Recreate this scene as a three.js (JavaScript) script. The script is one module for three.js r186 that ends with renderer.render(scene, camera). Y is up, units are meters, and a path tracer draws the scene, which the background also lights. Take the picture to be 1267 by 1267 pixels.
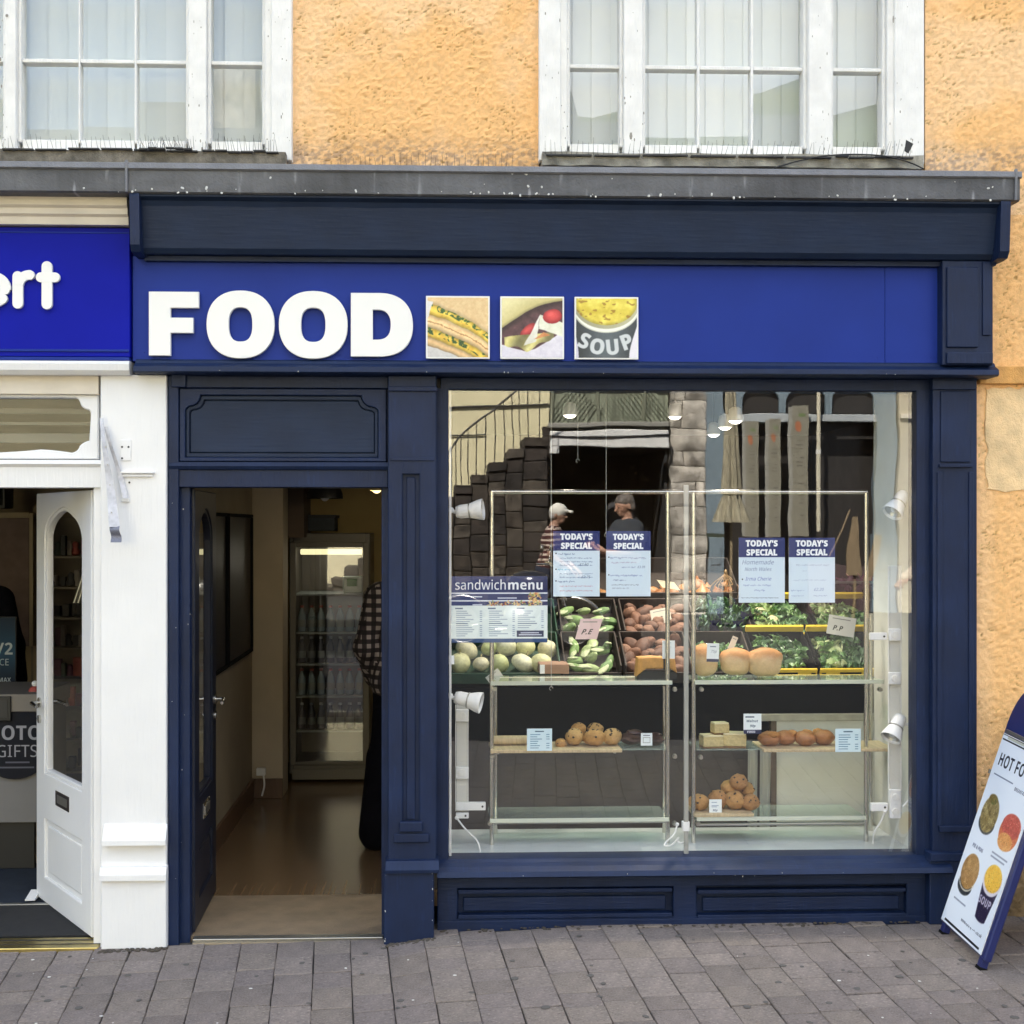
import * as THREE from 'three';
import { RoundedBoxGeometry } from 'three/addons/geometries/RoundedBoxGeometry.js';
import { mergeGeometries, mergeVertices } from 'three/addons/utils/BufferGeometryUtils.js';

// ---------------------------------------------------------------- camera, sky, sun, exposure
const scene = new THREE.Scene();
const FOC = 1680, SIZE = 1267, PU = 608, PV = 650, YAW = THREE.MathUtils.degToRad(2.2), EYE = new THREE.Vector3(0, 1.8, 6);
const camera = new THREE.PerspectiveCamera(2 * THREE.MathUtils.radToDeg(Math.atan(SIZE / 2 / FOC)), 1, 0.1, 900);
camera.position.copy(EYE);
camera.rotation.y = -YAW;
camera.setViewOffset(SIZE, SIZE, SIZE / 2 - PU, SIZE / 2 - PV, SIZE, SIZE);
scene.add(camera);

const renderer = new THREE.WebGLRenderer({ antialias: true });
renderer.shadowMap.enabled = true;
renderer.toneMapping = THREE.LinearToneMapping;
renderer.toneMappingExposure = 5.4;

const sunDir = new THREE.Vector3(-0.42, 1, -0.9).normalize();
const sun = new THREE.DirectionalLight(new THREE.Color(1, 0.95, 0.86), 5);
sun.position.copy(sunDir).multiplyScalar(40);
sun.castShadow = true;
Object.assign(sun.shadow.camera, { left: -22, right: 22, top: 22, bottom: -22, near: 1, far: 90 });
sun.shadow.mapSize.set(2048, 2048);
scene.add(sun, sun.target);

function mulberry(a) { return () => { a |= 0; a = (a + 0x6d2b79f5) | 0; let t = Math.imul(a ^ (a >>> 15), 1 | a); t = (t + Math.imul(t ^ (t >>> 7), 61 | t)) ^ t; return ((t ^ (t >>> 14)) >>> 0) / 4294967296; }; }
const rnd = mulberry(4711), rr = (a, b) => a + (b - a) * rnd(), pick = (a) => a[Math.floor(rnd() * a.length)];
const clamp = (x, a = 0, b = 1) => Math.min(b, Math.max(a, x)), mix = (a, b, t) => a + (b - a) * t, sstep = (a, b, x) => { const t = clamp((x - a) / (b - a)); return t * t * (3 - 2 * t); };
// value noise that tiles with period p (p = 0: no tiling)
const hash = (x, y, z) => { let h = Math.imul(x, 374761393) + Math.imul(y, 668265263) + Math.imul(z, 2147483647 - 58) | 0; h = Math.imul(h ^ (h >>> 13), 1274126177); return ((h ^ (h >>> 16)) >>> 0) / 4294967296; };
const md = (a, p) => p ? ((a % p) + p) % p : a;
function noise2(x, y, seed = 0, p = 0, q = p) {
  const i = Math.floor(x), j = Math.floor(y), f = x - i, g = y - j, u = f * f * (3 - 2 * f), v = g * g * (3 - 2 * g);
  const a = hash(md(i, p), md(j, q), seed), b = hash(md(i + 1, p), md(j, q), seed), c = hash(md(i, p), md(j + 1, q), seed), d = hash(md(i + 1, p), md(j + 1, q), seed);
  return mix(mix(a, b, u), mix(c, d, u), v);
}
function fbm(x, y, oct = 4, seed = 0, p = 0, q = p) { let s = 0, a = 0.5, n = 0; for (let k = 0; k < oct; k++) { s += a * noise2(x, y, seed + k * 17, p, q); n += a; a *= 0.5; x *= 2; y *= 2; p *= 2; q *= 2; } return s / n; }
const noise3 = (x, y, z, s = 0) => { const k = Math.floor(z), f = z - k, u = f * f * (3 - 2 * f); return mix(noise2(x, y, s + k * 7919), noise2(x, y, s + (k + 1) * 7919), u); };

{ // bright sky with thin broken cloud
  const W = 512, H = 256, d = new Float32Array(W * H * 4);
  for (let j = 0; j < H; j++) for (let i = 0; i < W; i++) {
    const el = ((j + 0.5) / H - 0.5) * Math.PI, az = (i + 0.5) / W * 2 * Math.PI, y = Math.sin(el);
    const h = Math.max(0, y), t = Math.pow(1 - h, 3);
    let c = [mix(0.24, 0.56, t), mix(0.36, 0.62, t), mix(0.58, 0.70, t)];
    const s = 1 / (h + 0.25), cx = Math.cos(az) * Math.cos(el) * s, cz = Math.sin(az) * Math.cos(el) * s;
    const cl = sstep(0.42, 0.62, fbm(cx * 1.6 + 40, cz * 1.6 + 40, 5, 3)) * 0.85;
    const cb = mix(0.75, 0.95, fbm(cx * 4 + 9, cz * 4 + 9, 4, 8));
    c = [mix(c[0], cb, cl), mix(c[1], cb, cl), mix(c[2], cb, cl)];
    const k = (j * W + i) * 4; d[k] = c[0] * 0.62; d[k + 1] = c[1] * 0.62; d[k + 2] = c[2] * 0.62; d[k + 3] = 1;
  }
  const sky = new THREE.DataTexture(d, W, H, THREE.RGBAFormat, THREE.FloatType);
  sky.mapping = THREE.EquirectangularReflectionMapping; sky.magFilter = THREE.LinearFilter; sky.needsUpdate = true;
  scene.background = sky; scene.environment = sky;
}

// ---------------------------------------------------------------- helpers
const RGT = new THREE.Vector3(Math.cos(YAW), 0, Math.sin(YAW)), LOOK = new THREE.Vector3(Math.sin(YAW), 0, -Math.cos(YAW));
function P(u, v, z) { // the point of the plane at depth z that was measured at (u, v) in the photograph
  const a = (u - PU) / FOC, b = -(v - PV) / FOC, dx = RGT.x * a + LOOK.x, dz = RGT.z * a + LOOK.z, t = (z - EYE.z) / dz;
  return [EYE.x + dx * t, EYE.y + b * t, z];
}
const X = (u, z) => P(u, 650, z)[0], Y = (v, z, u = 640) => P(u, v, z)[1];
const counts = new Map();
function numbered(n) { const c = counts.get(n) || 0; counts.set(n, c + 1); return c ? `${n}_${String(c).padStart(3, '0')}` : n; }
function tag(o, label, category, group, kind) { o.userData = { label, category }; if (group) o.userData.group = group; if (kind) o.userData.kind = kind; return o; }
function thing(name, label, category, base = [0, 0, 0], group, kind) {
  const o = new THREE.Group(); o.name = numbered(name); o.position.set(...base); o.base = base; scene.add(o);
  return tag(o, label, category, group, kind);
}
function clean(g) {
  g = g.index ? g.toNonIndexed() : g;
  for (const k of Object.keys(g.attributes)) if (!['position', 'normal', 'uv', 'color'].includes(k)) g.deleteAttribute(k);
  g.morphAttributes = {}; return g;
}
function boxUV(g) { // texture coordinates in metres, by the way each face looks
  const p = g.attributes.position, n = g.attributes.normal, uv = new Float32Array(p.count * 2);
  for (let i = 0; i < p.count; i += 3) {
    let ax = 0, ay = 0, az = 0; for (let k = 0; k < 3; k++) { ax += n.getX(i + k); ay += n.getY(i + k); az += n.getZ(i + k); }
    ax = Math.abs(ax); ay = Math.abs(ay); az = Math.abs(az);
    for (let k = 0; k < 3; k++) { const x = p.getX(i + k), y = p.getY(i + k), z = p.getZ(i + k), q = (i + k) * 2;
      if (az >= ax && az >= ay) { uv[q] = x; uv[q + 1] = y; } else if (ax >= ay) { uv[q] = z; uv[q + 1] = y; } else { uv[q] = x; uv[q + 1] = z; } }
  }
  g.setAttribute('uv', new THREE.BufferAttribute(uv, 2)); return g;
}
function baseOf(o) { for (let q = o; q; q = q.parent) if (q.base) return q.base; return [0, 0, 0]; }
function join(geos, keepUV) {
  let list = [].concat(geos).map(clean);
  const col = list.some((g) => g.attributes.color);
  if (col) for (const g of list) if (!g.attributes.color) g.setAttribute('color', new THREE.BufferAttribute(new Float32Array(g.attributes.position.count * 3).fill(1), 3));
  if (!keepUV) list = list.map(boxUV);
  return list.length === 1 ? list[0] : mergeGeometries(list);
}
// a mesh given in world coordinates, as a child of a thing or a part (or of the scene)
function mesh(name, geos, mat, parent = scene, keepUV = false) {
  const g = join(geos, keepUV), b = baseOf(parent); if (b[0] || b[1] || b[2]) g.translate(-b[0], -b[1], -b[2]);
  const m = new THREE.Mesh(g, mat); m.name = parent === scene ? numbered(name) : name; parent.add(m); return m;
}
const each = (name, geos, mat, parent) => geos.map((g) => mesh(name, [g], mat, parent));
const struct = (name, label, category, geos, mat, keepUV) => tag(mesh(name, geos, mat, scene, keepUV), label, category, null, 'structure');
function box(x0, x1, y0, y1, z0, z1, b = 0.003) {
  const w = Math.abs(x1 - x0), h = Math.abs(y1 - y0), d = Math.abs(z1 - z0), r = Math.min(b, w * 0.45, h * 0.45, d * 0.45);
  const g = r > 1e-4 ? new RoundedBoxGeometry(w, h, d, 1, r) : new THREE.BoxGeometry(w, h, d);
  return g.translate((x0 + x1) / 2, (y0 + y1) / 2, (z0 + z1) / 2);
}
const pbox = (u0, v0, u1, v1, z0, z1, b) => { const um = clamp((u0 + u1) / 2, 0, SIZE); return box(X(u0, z1), X(u1, z1), Y(v1, z1, um), Y(v0, z1, um), z0, z1, b); };
function cyl(a, b, r0, r1 = r0, seg = 12) {
  const A = new THREE.Vector3(...a), B = new THREE.Vector3(...b), d = B.clone().sub(A), L = d.length();
  return new THREE.CylinderGeometry(r1, r0, L, seg).applyQuaternion(new THREE.Quaternion().setFromUnitVectors(new THREE.Vector3(0, 1, 0), d.normalize())).translate((A.x + B.x) / 2, (A.y + B.y) / 2, (A.z + B.z) / 2);
}
const tube = (pts, r, seg = 24, rs = 8) => new THREE.TubeGeometry(new THREE.CatmullRomCurve3(pts.map((p) => new THREE.Vector3(...p))), seg, r, rs);
const lathe = (pts, seg = 20) => new THREE.LatheGeometry(pts.map((p) => new THREE.Vector2(...p)), seg);
function polyX(pts, x0, x1) { // closed outline of [z, y] points swept along x
  const g = new THREE.ExtrudeGeometry(new THREE.Shape(pts.map((p) => new THREE.Vector2(p[0], p[1]))), { depth: x1 - x0, bevelEnabled: false });
  return g.applyMatrix4(new THREE.Matrix4().makeBasis(new THREE.Vector3(0, 0, 1), new THREE.Vector3(0, 1, 0), new THREE.Vector3(-1, 0, 0))).translate(x1, 0, 0);
}
function slab(shape, z0, z1, bevel = 0.003, curve = 10) { // a shape in x, y with thickness
  const e = new THREE.ExtrudeGeometry(shape, { depth: z1 - z0 - bevel * 2, bevelEnabled: bevel > 0, bevelThickness: bevel, bevelSize: bevel, bevelOffset: -bevel, bevelSegments: 1, curveSegments: curve });
  return e.translate(0, 0, z0 + bevel);
}
const shp = (pts) => new THREE.Shape(pts.map((p) => new THREE.Vector2(p[0], p[1])));
const pth = (pts) => new THREE.Path(pts.map((p) => new THREE.Vector2(p[0], p[1])));
const rectPts = (x0, x1, y0, y1) => [[x0, y0], [x1, y0], [x1, y1], [x0, y1]];
function copyOf(o, pos, rot, scl, label, group) {
  const c = o.clone(); c.name = numbered(o.name.replace(/_\d{3}$/, '')); c.userData = { ...o.userData }; if (label) c.userData.label = label; if (group) c.userData.group = group;
  scene.add(c); c.position.set(...pos); if (rot) c.rotation.set(...rot); if (scl) c.scale.set(...[].concat(scl).length === 1 ? [scl, scl, scl] : scl); return c;
}
// ---------------------------------------------------------------- textures and materials
function dataTex(n, fn, srgb, m = n) {
  const d = new Uint8Array(n * m * 4);
  for (let j = 0; j < m; j++) for (let i = 0; i < n; i++) { const c = fn((i + 0.5) / n, (j + 0.5) / m, i, j), k = (j * n + i) * 4; const a = Array.isArray(c) ? c : [c, c, c]; for (let q = 0; q < 3; q++) d[k + q] = clamp(a[q]) * 255; d[k + 3] = 255; }
  const t = new THREE.DataTexture(d, n, m); t.wrapS = t.wrapT = THREE.RepeatWrapping; t.magFilter = THREE.LinearFilter; t.minFilter = THREE.LinearMipmapLinearFilter; t.generateMipmaps = true;
  if (srgb) t.colorSpace = THREE.SRGBColorSpace; t.needsUpdate = true; return t;
}
const rep = (t, sx, sy = sx) => { const c = t.clone(); c.repeat.set(1 / sx, 1 / sy); c.needsUpdate = true; return c; };
const T = {
  mottle: dataTex(256, (u, v) => 0.72 + 0.28 * clamp(fbm(u * 6, v * 6, 5, 1, 6) * 1.7 - 0.35)),
  soft: dataTex(256, (u, v) => 0.86 + 0.14 * clamp(fbm(u * 5, v * 5, 5, 2, 5) * 1.8 - 0.4)),
  worn: dataTex(512, (u, v) => { const b = fbm(u * 5, v * 5, 5, 61, 5), st = fbm(u * 90, v * 6, 3, 62, 90, 6), sc = sstep(0.7, 0.82, noise2(u * 150, v * 14, 63, 150, 14)) * sstep(0.5, 0.7, noise2(u * 9, v * 9, 64, 9)); return 0.56 + 0.34 * clamp(b * 1.6 - 0.3) + 0.1 * (st - 0.5) + 0.2 * sc; }),
  wave: dataTex(256, (u, v) => 0.7 * fbm(u * 4, v * 7, 2, 67, 4, 7) + 0.3 * fbm(u * 9, v * 12, 2, 68, 9, 12)),
  faint: dataTex(256, (u, v) => 0.95 + 0.05 * clamp(fbm(u * 4, v * 4, 5, 12, 4) * 1.8 - 0.4)),
  brush: dataTex(256, (u, v) => 0.8 * fbm(u * 60, v * 5, 3, 4, 60, 5) + 0.2 * fbm(u * 40, v * 40, 3, 6, 40)),
  brushX: dataTex(256, (u, v) => 0.8 * fbm(u * 5, v * 60, 3, 5, 5, 60) + 0.2 * fbm(u * 40, v * 40, 3, 6, 40)),
  grit: dataTex(512, (u, v) => 0.55 * fbm(u * 60, v * 60, 4, 9, 60) + 0.45 * fbm(u * 14, v * 14, 4, 10, 14)),
  speck: dataTex(512, (u, v) => { const f = fbm(u * 90, v * 90, 3, 21, 90), g = fbm(u * 7, v * 7, 4, 22, 7); return 0.5 + 0.34 * (f - 0.2) + 0.36 * (g - 0.2) + (f > 0.74 ? 0.25 : 0) - (f < 0.24 ? 0.2 : 0); }),
  stone: dataTex(512, (u, v) => { const g = fbm(u * 6, v * 6, 6, 31, 6), f = fbm(u * 40, v * 40, 3, 33, 40); return 0.25 + 0.75 * clamp(g * 1.5 - 0.35) * (0.7 + 0.5 * f); }),
  wood: dataTex(256, (u, v) => { const w = fbm(u * 40 + 3 * fbm(u * 3, v * 2, 2, 41, 3, 2), v * 2, 4, 42, 0); return 0.6 + 0.4 * w; }),
  lead: dataTex(512, (u, v) => { const s = fbm(u * 70, v * 2, 3, 51, 70, 2), b = fbm(u * 5, v * 5, 5, 52, 5); const drip = sstep(0.66, 0.8, s) * sstep(0.45, 0.62, noise2(u * 9, v * 1, 53, 9, 1)); return clamp(0.34 + 0.4 * (b - 0.4) + 0.15 * (s - 0.5) + 0.6 * drip); }),
};
const L = (r, g, b) => new THREE.Color().setRGB(r, g, b);
function mat(color, o = {}) {
  const { map, size = 1, bump, bsize = size, bs = 0.001, rough = 0.6, ...rest } = o;
  const p = { color: Array.isArray(color) ? L(...color) : new THREE.Color(color), roughness: rough, ...rest };
  if (map) p.map = rep(map, ...[].concat(size));
  if (bump) { p.bumpMap = rep(bump, ...[].concat(bsize)); p.bumpScale = bs; }
  return (rest.transmission !== undefined || rest.clearcoat !== undefined || rest.sheen !== undefined || rest.ior !== undefined) ? new THREE.MeshPhysicalMaterial(p) : new THREE.MeshStandardMaterial(p);
}
const M = {
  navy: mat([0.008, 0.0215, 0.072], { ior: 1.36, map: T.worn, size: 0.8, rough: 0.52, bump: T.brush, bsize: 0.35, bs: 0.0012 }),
  navyX: mat([0.008, 0.0215, 0.072], { ior: 1.36, map: T.worn, size: 0.73, rough: 0.52, bump: T.brushX, bsize: 0.35, bs: 0.0012 }),
  navyDull: mat([0.011, 0.024, 0.06], { ior: 1.35, map: T.mottle, size: 0.8, rough: 0.55, bump: T.brushX, bsize: 0.5, bs: 0.001 }),
  navyDoorShaded: mat([0.0055, 0.009, 0.024], { map: T.mottle, size: 0.9, rough: 0.45, bump: T.brush, bsize: 0.35, bs: 0.001 }),  // shade put into the leaf colour: darkened against the sky light on it
  chip: mat([0.5, 0.5, 0.48], { rough: 0.8 }),
  signBlue: mat([0.013, 0.036, 0.26], { map: T.soft, size: 1.3, rough: 0.5, ior: 1.25 }),
  signBlue2: mat([0.0025, 0.008, 0.34], { map: T.soft, size: 1.1, rough: 0.5, ior: 1.2 }),
  white: mat([0.8, 0.8, 0.8], { map: T.faint, size: 0.9, rough: 0.45, bump: T.brush, bsize: 0.4, bs: 0.001 }),
  whiteOld: mat([0.84, 0.83, 0.8], { map: T.soft, size: 0.35, rough: 0.6, bump: T.brush, bsize: 0.2, bs: 0.0018 }),
  cream: mat([0.72, 0.65, 0.54], { map: T.soft, size: 0.6, rough: 0.5 }),
  letter: mat([0.82, 0.82, 0.8], { rough: 0.35 }),
  lead: mat([0.24, 0.245, 0.265], { map: T.lead, size: [1.9, 0.42], rough: 0.55, metalness: 0.25, bump: T.grit, bsize: 0.5, bs: 0.004 }),
  leadTop: mat([0.2, 0.205, 0.225], { map: T.mottle, size: 0.5, rough: 0.6, metalness: 0.2, bump: T.grit, bsize: 0.4, bs: 0.004 }),
  black: mat([0.012, 0.012, 0.013], { rough: 0.5 }),
  blackMatt: mat([0.01, 0.01, 0.01], { rough: 0.9, ior: 1.15 }),
  iron: mat([0.04, 0.04, 0.042], { rough: 0.5, metalness: 0.4 }),
  chrome: mat([0.62, 0.6, 0.55], { rough: 0.22, metalness: 1 }),
  steel: mat([0.42, 0.41, 0.38], { rough: 0.35, metalness: 0.9 }),
  brass: mat([0.62, 0.5, 0.2], { rough: 0.32, metalness: 1, map: T.mottle, size: 0.2 }),
  pane: mat([1, 1, 1], { transmission: 1, thickness: 0, ior: 2.05, rough: 0, bump: T.wave, bsize: 1.7, bs: 0.00035 }),
  paneClear: mat([1, 1, 1], { transmission: 1, thickness: 0, ior: 1.5, rough: 0 }),
  paneOld: mat([1, 1, 1], { transmission: 1, thickness: 0, ior: 2.0, rough: 0 }),
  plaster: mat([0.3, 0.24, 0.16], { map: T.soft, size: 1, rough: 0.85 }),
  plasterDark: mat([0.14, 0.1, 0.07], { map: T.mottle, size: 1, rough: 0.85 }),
  paper: mat([0.8, 0.82, 0.84], { rough: 0.7 }),
  sillPale: mat([0.62, 0.59, 0.5], { map: T.stone, size: 0.5, rough: 0.9, bump: T.grit, bsize: 0.1, bs: 0.005 }),
  rust: mat([0.3, 0.27, 0.22], { map: T.stone, size: 0.3, rough: 0.9, bump: T.grit, bsize: 0.1, bs: 0.006 }),
};
function canvasTex(w, h, draw) {
  const c = document.createElement('canvas'); c.width = w; c.height = h; const g = c.getContext('2d'); draw(g, w, h);
  const t = new THREE.CanvasTexture(c); t.colorSpace = THREE.SRGBColorSpace; t.anisotropy = 8; return t;
}
const print = (t, rough = 0.45) => new THREE.MeshStandardMaterial({ map: t, roughness: rough });
// closed smooth surface of a field (negative inside) on a grid: naive surface nets
function nets(field, lo, hi, cell) {
  const n = [0, 1, 2].map((k) => Math.max(4, Math.ceil((hi[k] - lo[k]) / cell) + 1)), [nx, ny, nz] = n, f = new Float32Array(nx * ny * nz), at = (i, j, k) => i + nx * (j + ny * k);
  for (let k = 0; k < nz; k++) for (let j = 0; j < ny; j++) for (let i = 0; i < nx; i++) f[at(i, j, k)] = field(lo[0] + i * cell, lo[1] + j * cell, lo[2] + k * cell);
  const id = new Int32Array(f.length).fill(-1), v = [], idx = [];
  for (let k = 0; k < nz - 1; k++) for (let j = 0; j < ny - 1; j++) for (let i = 0; i < nx - 1; i++) {
    let cx = 0, cy = 0, cz = 0, c = 0;
    const ed = (a0, a1, a2, b0, b1, b2) => { const p = f[at(i + a0, j + a1, k + a2)], q = f[at(i + b0, j + b1, k + b2)]; if ((p < 0) !== (q < 0)) { const t = p / (p - q); cx += a0 + (b0 - a0) * t; cy += a1 + (b1 - a1) * t; cz += a2 + (b2 - a2) * t; c++; } };
    for (let a = 0; a < 2; a++) for (let b = 0; b < 2; b++) { ed(0, a, b, 1, a, b); ed(a, 0, b, a, 1, b); ed(a, b, 0, a, b, 1); }
    if (c) { id[at(i, j, k)] = v.length / 3; v.push(lo[0] + (i + cx / c) * cell, lo[1] + (j + cy / c) * cell, lo[2] + (k + cz / c) * cell); }
  }
  for (let k = 1; k < nz - 1; k++) for (let j = 1; j < ny - 1; j++) for (let i = 1; i < nx - 1; i++) {
    const s = f[at(i, j, k)] < 0;
    const quad = (a, b, c, d, flip) => { if (a < 0 || b < 0 || c < 0 || d < 0) return; flip ? idx.push(a, c, b, a, d, c) : idx.push(a, b, c, a, c, d); };
    if (s !== f[at(i + 1, j, k)] < 0) quad(id[at(i, j - 1, k - 1)], id[at(i, j, k - 1)], id[at(i, j, k)], id[at(i, j - 1, k)], !s);
    if (s !== f[at(i, j + 1, k)] < 0) quad(id[at(i - 1, j, k - 1)], id[at(i - 1, j, k)], id[at(i, j, k)], id[at(i, j, k - 1)], !s);
    if (s !== f[at(i, j, k + 1)] < 0) quad(id[at(i - 1, j - 1, k)], id[at(i, j - 1, k)], id[at(i, j, k)], id[at(i - 1, j, k)], !s);
  }
  const g = new THREE.BufferGeometry(); g.setAttribute('position', new THREE.Float32BufferAttribute(v, 3)); g.setIndex(idx); g.computeVertexNormals(); return g;
}
// tapered capsules [ax, ay, az, ra, bx, by, bz, rb] joined with a smooth minimum
function flesh(bones, cell, k = 0.03, grow = 0) {
  const lo = [9, 9, 9], hi = [-9, -9, -9];
  for (const b of bones) for (const o of [0, 4]) for (let q = 0; q < 3; q++) { lo[q] = Math.min(lo[q], b[o + q] - b[o + 3] - grow - k - cell * 2); hi[q] = Math.max(hi[q], b[o + q] + b[o + 3] + grow + k + cell * 2); }
  const field = (x, y, z) => {
    let s = 0, m = 1e9; const ds = [];
    for (const b of bones) {
      const dx = b[4] - b[0], dy = b[5] - b[1], dz = b[6] - b[2], l = dx * dx + dy * dy + dz * dz, t = l > 1e-9 ? clamp(((x - b[0]) * dx + (y - b[1]) * dy + (z - b[2]) * dz) / l) : 0;
      const d = Math.hypot(x - b[0] - dx * t, y - b[1] - dy * t, z - b[2] - dz * t) - mix(b[3], b[7], t) - grow; if (d < m) m = d; ds.push(d);
    }
    if (m > k * 3) return m;
    for (const d of ds) s += Math.exp(-(d - m) / (k * 0.45));
    return m - Math.log(s) * k * 0.45;
  };
  return nets(field, lo, hi, cell);
}
// ---------------------------------------------------------------- ground and paving
const G0 = [[-400, 1181], [0, 1174], [205, 1167], [475, 1159.5], [545, 1151], [700, 1145.5], [1150, 1139.5], [1600, 1137]].map(([u, v]) => [X(u, 0.06), Y(v, 0.06, u)]);
function h0(x) { if (x <= G0[0][0]) return G0[0][1]; for (let k = 1; k < G0.length; k++) if (x < G0[k][0]) return mix(G0[k - 1][1], G0[k][1], sstep(G0[k - 1][0], G0[k][0], x) * 0.5 + 0.5 * (x - G0[k - 1][0]) / (G0[k][0] - G0[k - 1][0])); return G0.at(-1)[1]; }
const gh = (x, z) => mix(mix(h0(x) - 0.05 * clamp(z, 0, 2.4), -0.08, sstep(2, 4, z)), 0.28, sstep(3.2, 8.5, z));
const M_joint = mat([0.085, 0.076, 0.068], { map: T.speck, size: 0.5, rough: 0.95 });
const M_street = mat([0.05, 0.048, 0.046], { map: T.speck, size: 0.9, rough: 0.9, bump: T.grit, bsize: 0.8, bs: 0.004 });
const pavement = (() => {
  const xs = [-400, -60, -14, ...Array.from({ length: 60 }, (_, i) => -6 + i * 0.2), 8, 16, 60, 400], zs = [-0.02, ...Array.from({ length: 30 }, (_, i) => 0.02 + i * 0.18)];
  const v = [], idx = [];
  for (const z of zs) for (const x of xs) v.push(x, gh(x, z) - 0.012, z);
  for (let j = 0; j < zs.length - 1; j++) for (let i = 0; i < xs.length - 1; i++) { const a = j * xs.length + i, b = a + 1, c = a + xs.length, d = c + 1; idx.push(a, c, b, b, c, d); }
  const g = new THREE.BufferGeometry(); g.setAttribute('position', new THREE.Float32BufferAttribute(v, 3)); g.setIndex(idx); g.computeVertexNormals();
  return struct('pavement', 'grey brown block paved pavement in front of the blue shopfront', 'pavement', [g], M_joint);
})();
{ // one sheet that carries the street and reaches the horizon
  const xs = [-800, -300, -60, -14, -8, ...Array.from({ length: 24 }, (_, i) => -5.5 + i * 0.5), 8, 14, 60, 300, 800], zs = [-800, -200, -20, -8, -0.5, 0, ...Array.from({ length: 30 }, (_, i) => 0.3 + i * 0.3), 10, 14, 18, 30, 80, 250, 800], v = [], idx = [];
  for (const z of zs) for (const x of xs) v.push(x, z <= 0 ? -0.16 : Math.max(gh(x, z) - (z < 5.1 ? 0.05 : 0.004), -0.16), z);
  for (let j = 0; j < zs.length - 1; j++) for (let i = 0; i < xs.length - 1; i++) { const a = j * xs.length + i, b = a + 1, c = a + xs.length, d = c + 1; idx.push(a, c, b, b, c, d); }
  const g = new THREE.BufferGeometry(); g.setAttribute('position', new THREE.Float32BufferAttribute(v, 3)); g.setIndex(idx); g.computeVertexNormals();
  struct('ground', 'grey street surface running past the shops', 'ground', [g], M_street);
}
{
  const tones = []; for (let k = 0; k < 11; k++) { const l = rr(0.2, 0.26), w = rr(0.82, 0.89); tones.push([l * 1.15, l * 0.96, l * w]); }
  const mats = tones.map((t, i) => mat(t, { map: T.speck, size: 0.37 + i * 0.05, rough: 0.88, bump: T.grit, bsize: 0.3, bs: 0.0035 }));
  const lens = [0.13, 0.16, 0.19, 0.21], W = 0.157, GAP = 0.0035, variants = new Map(), skew = 0.078, far = [];
  const shape = (l, k) => { const key = l + '_' + k; if (!variants.has(key)) { const g = clean(new RoundedBoxGeometry(W - GAP, 0.06, l - GAP, 1, 0.005)).translate(0, -0.03, 0); const p = g.attributes.position, r = mulberry(k * 31 + l * 1000 | 0);
      const cs = [0, 1, 2, 3].map(() => [(r() - 0.5) * 0.004, (r() - 0.5) * 0.005]);
      for (let i = 0; i < p.count; i++) { const q = (p.getX(i) > 0 ? 1 : 0) + (p.getZ(i) > 0 ? 2 : 0); p.setX(i, p.getX(i) + cs[q][0]); p.setZ(i, p.getZ(i) + cs[q][1]); }
      g.computeVertexNormals(); variants.set(key, boxUV(g)); } return variants.get(key); };
  for (let c = -26; c < 36; c++) {
    const inDoor = c * W > X(229, 0.05) && c * W < X(480, 0.05); let z = inDoor ? 0.072 : -0.14 - rr(0, 0.2);
    while (z < 5.1) {
      const l = pick(lens), zc = z + l / 2, xc = c * W + (zc * skew) * 1.0 + rr(-0.0012, 0.0012); z += l;
      const x = xc, zz = zc; if (zz < 0.0) continue;
      const seen = zz < 1.3 && x > -2.45 && x < 2.75;
      if (!seen && (x < -3.2 || x > 5.6)) continue;
      const y = gh(x, zz) + rr(-0.0025, 0.002), sx = (gh(x + 0.05, zz) - gh(x - 0.05, zz)) / 0.1, sz = (gh(x, zz + 0.05) - gh(x, zz - 0.05)) / 0.1;
      const o = new THREE.Object3D(); o.position.set(x, y, zz); o.rotation.set(-sz + rr(-0.006, 0.006), skew + rr(-0.006, 0.006), sx + rr(-0.006, 0.006)); o.updateMatrix();
      if (seen) { const m = new THREE.Mesh(shape(l, Math.floor(rnd() * 3)), pick(mats)); m.name = 'paver'; m.position.copy(o.position); m.rotation.copy(o.rotation); pavement.add(m); }
      else far.push(clean(shape(l, 0).clone()).applyMatrix4(o.matrix));
    }
  }
  const f = new THREE.Mesh(mergeGeometries(far), mats[0]); f.name = 'pavers_beyond'; f.userData = { kind: 'stuff' }; pavement.add(f);
}
// grit, leaves and bits of litter lying on the blocks
{
  const g = []; for (let k = 0; k < 30; k++) { const x = rr(-1.9, 2.3), z = rr(0.15, 1.15), s = rr(0.002, 0.009), q = new THREE.IcosahedronGeometry(s, 0); q.scale(1, 0.25, rr(0.5, 1.4)).rotateY(rr(0, 6)).translate(x, gh(x, z) + 0.002, z); g.push(q); }
  tag(mesh('litter', g, mat([0.62, 0.6, 0.56], { rough: 0.9 })), 'pale specks of litter lying scattered over the paving blocks', 'litter', null, 'stuff');
}

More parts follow.
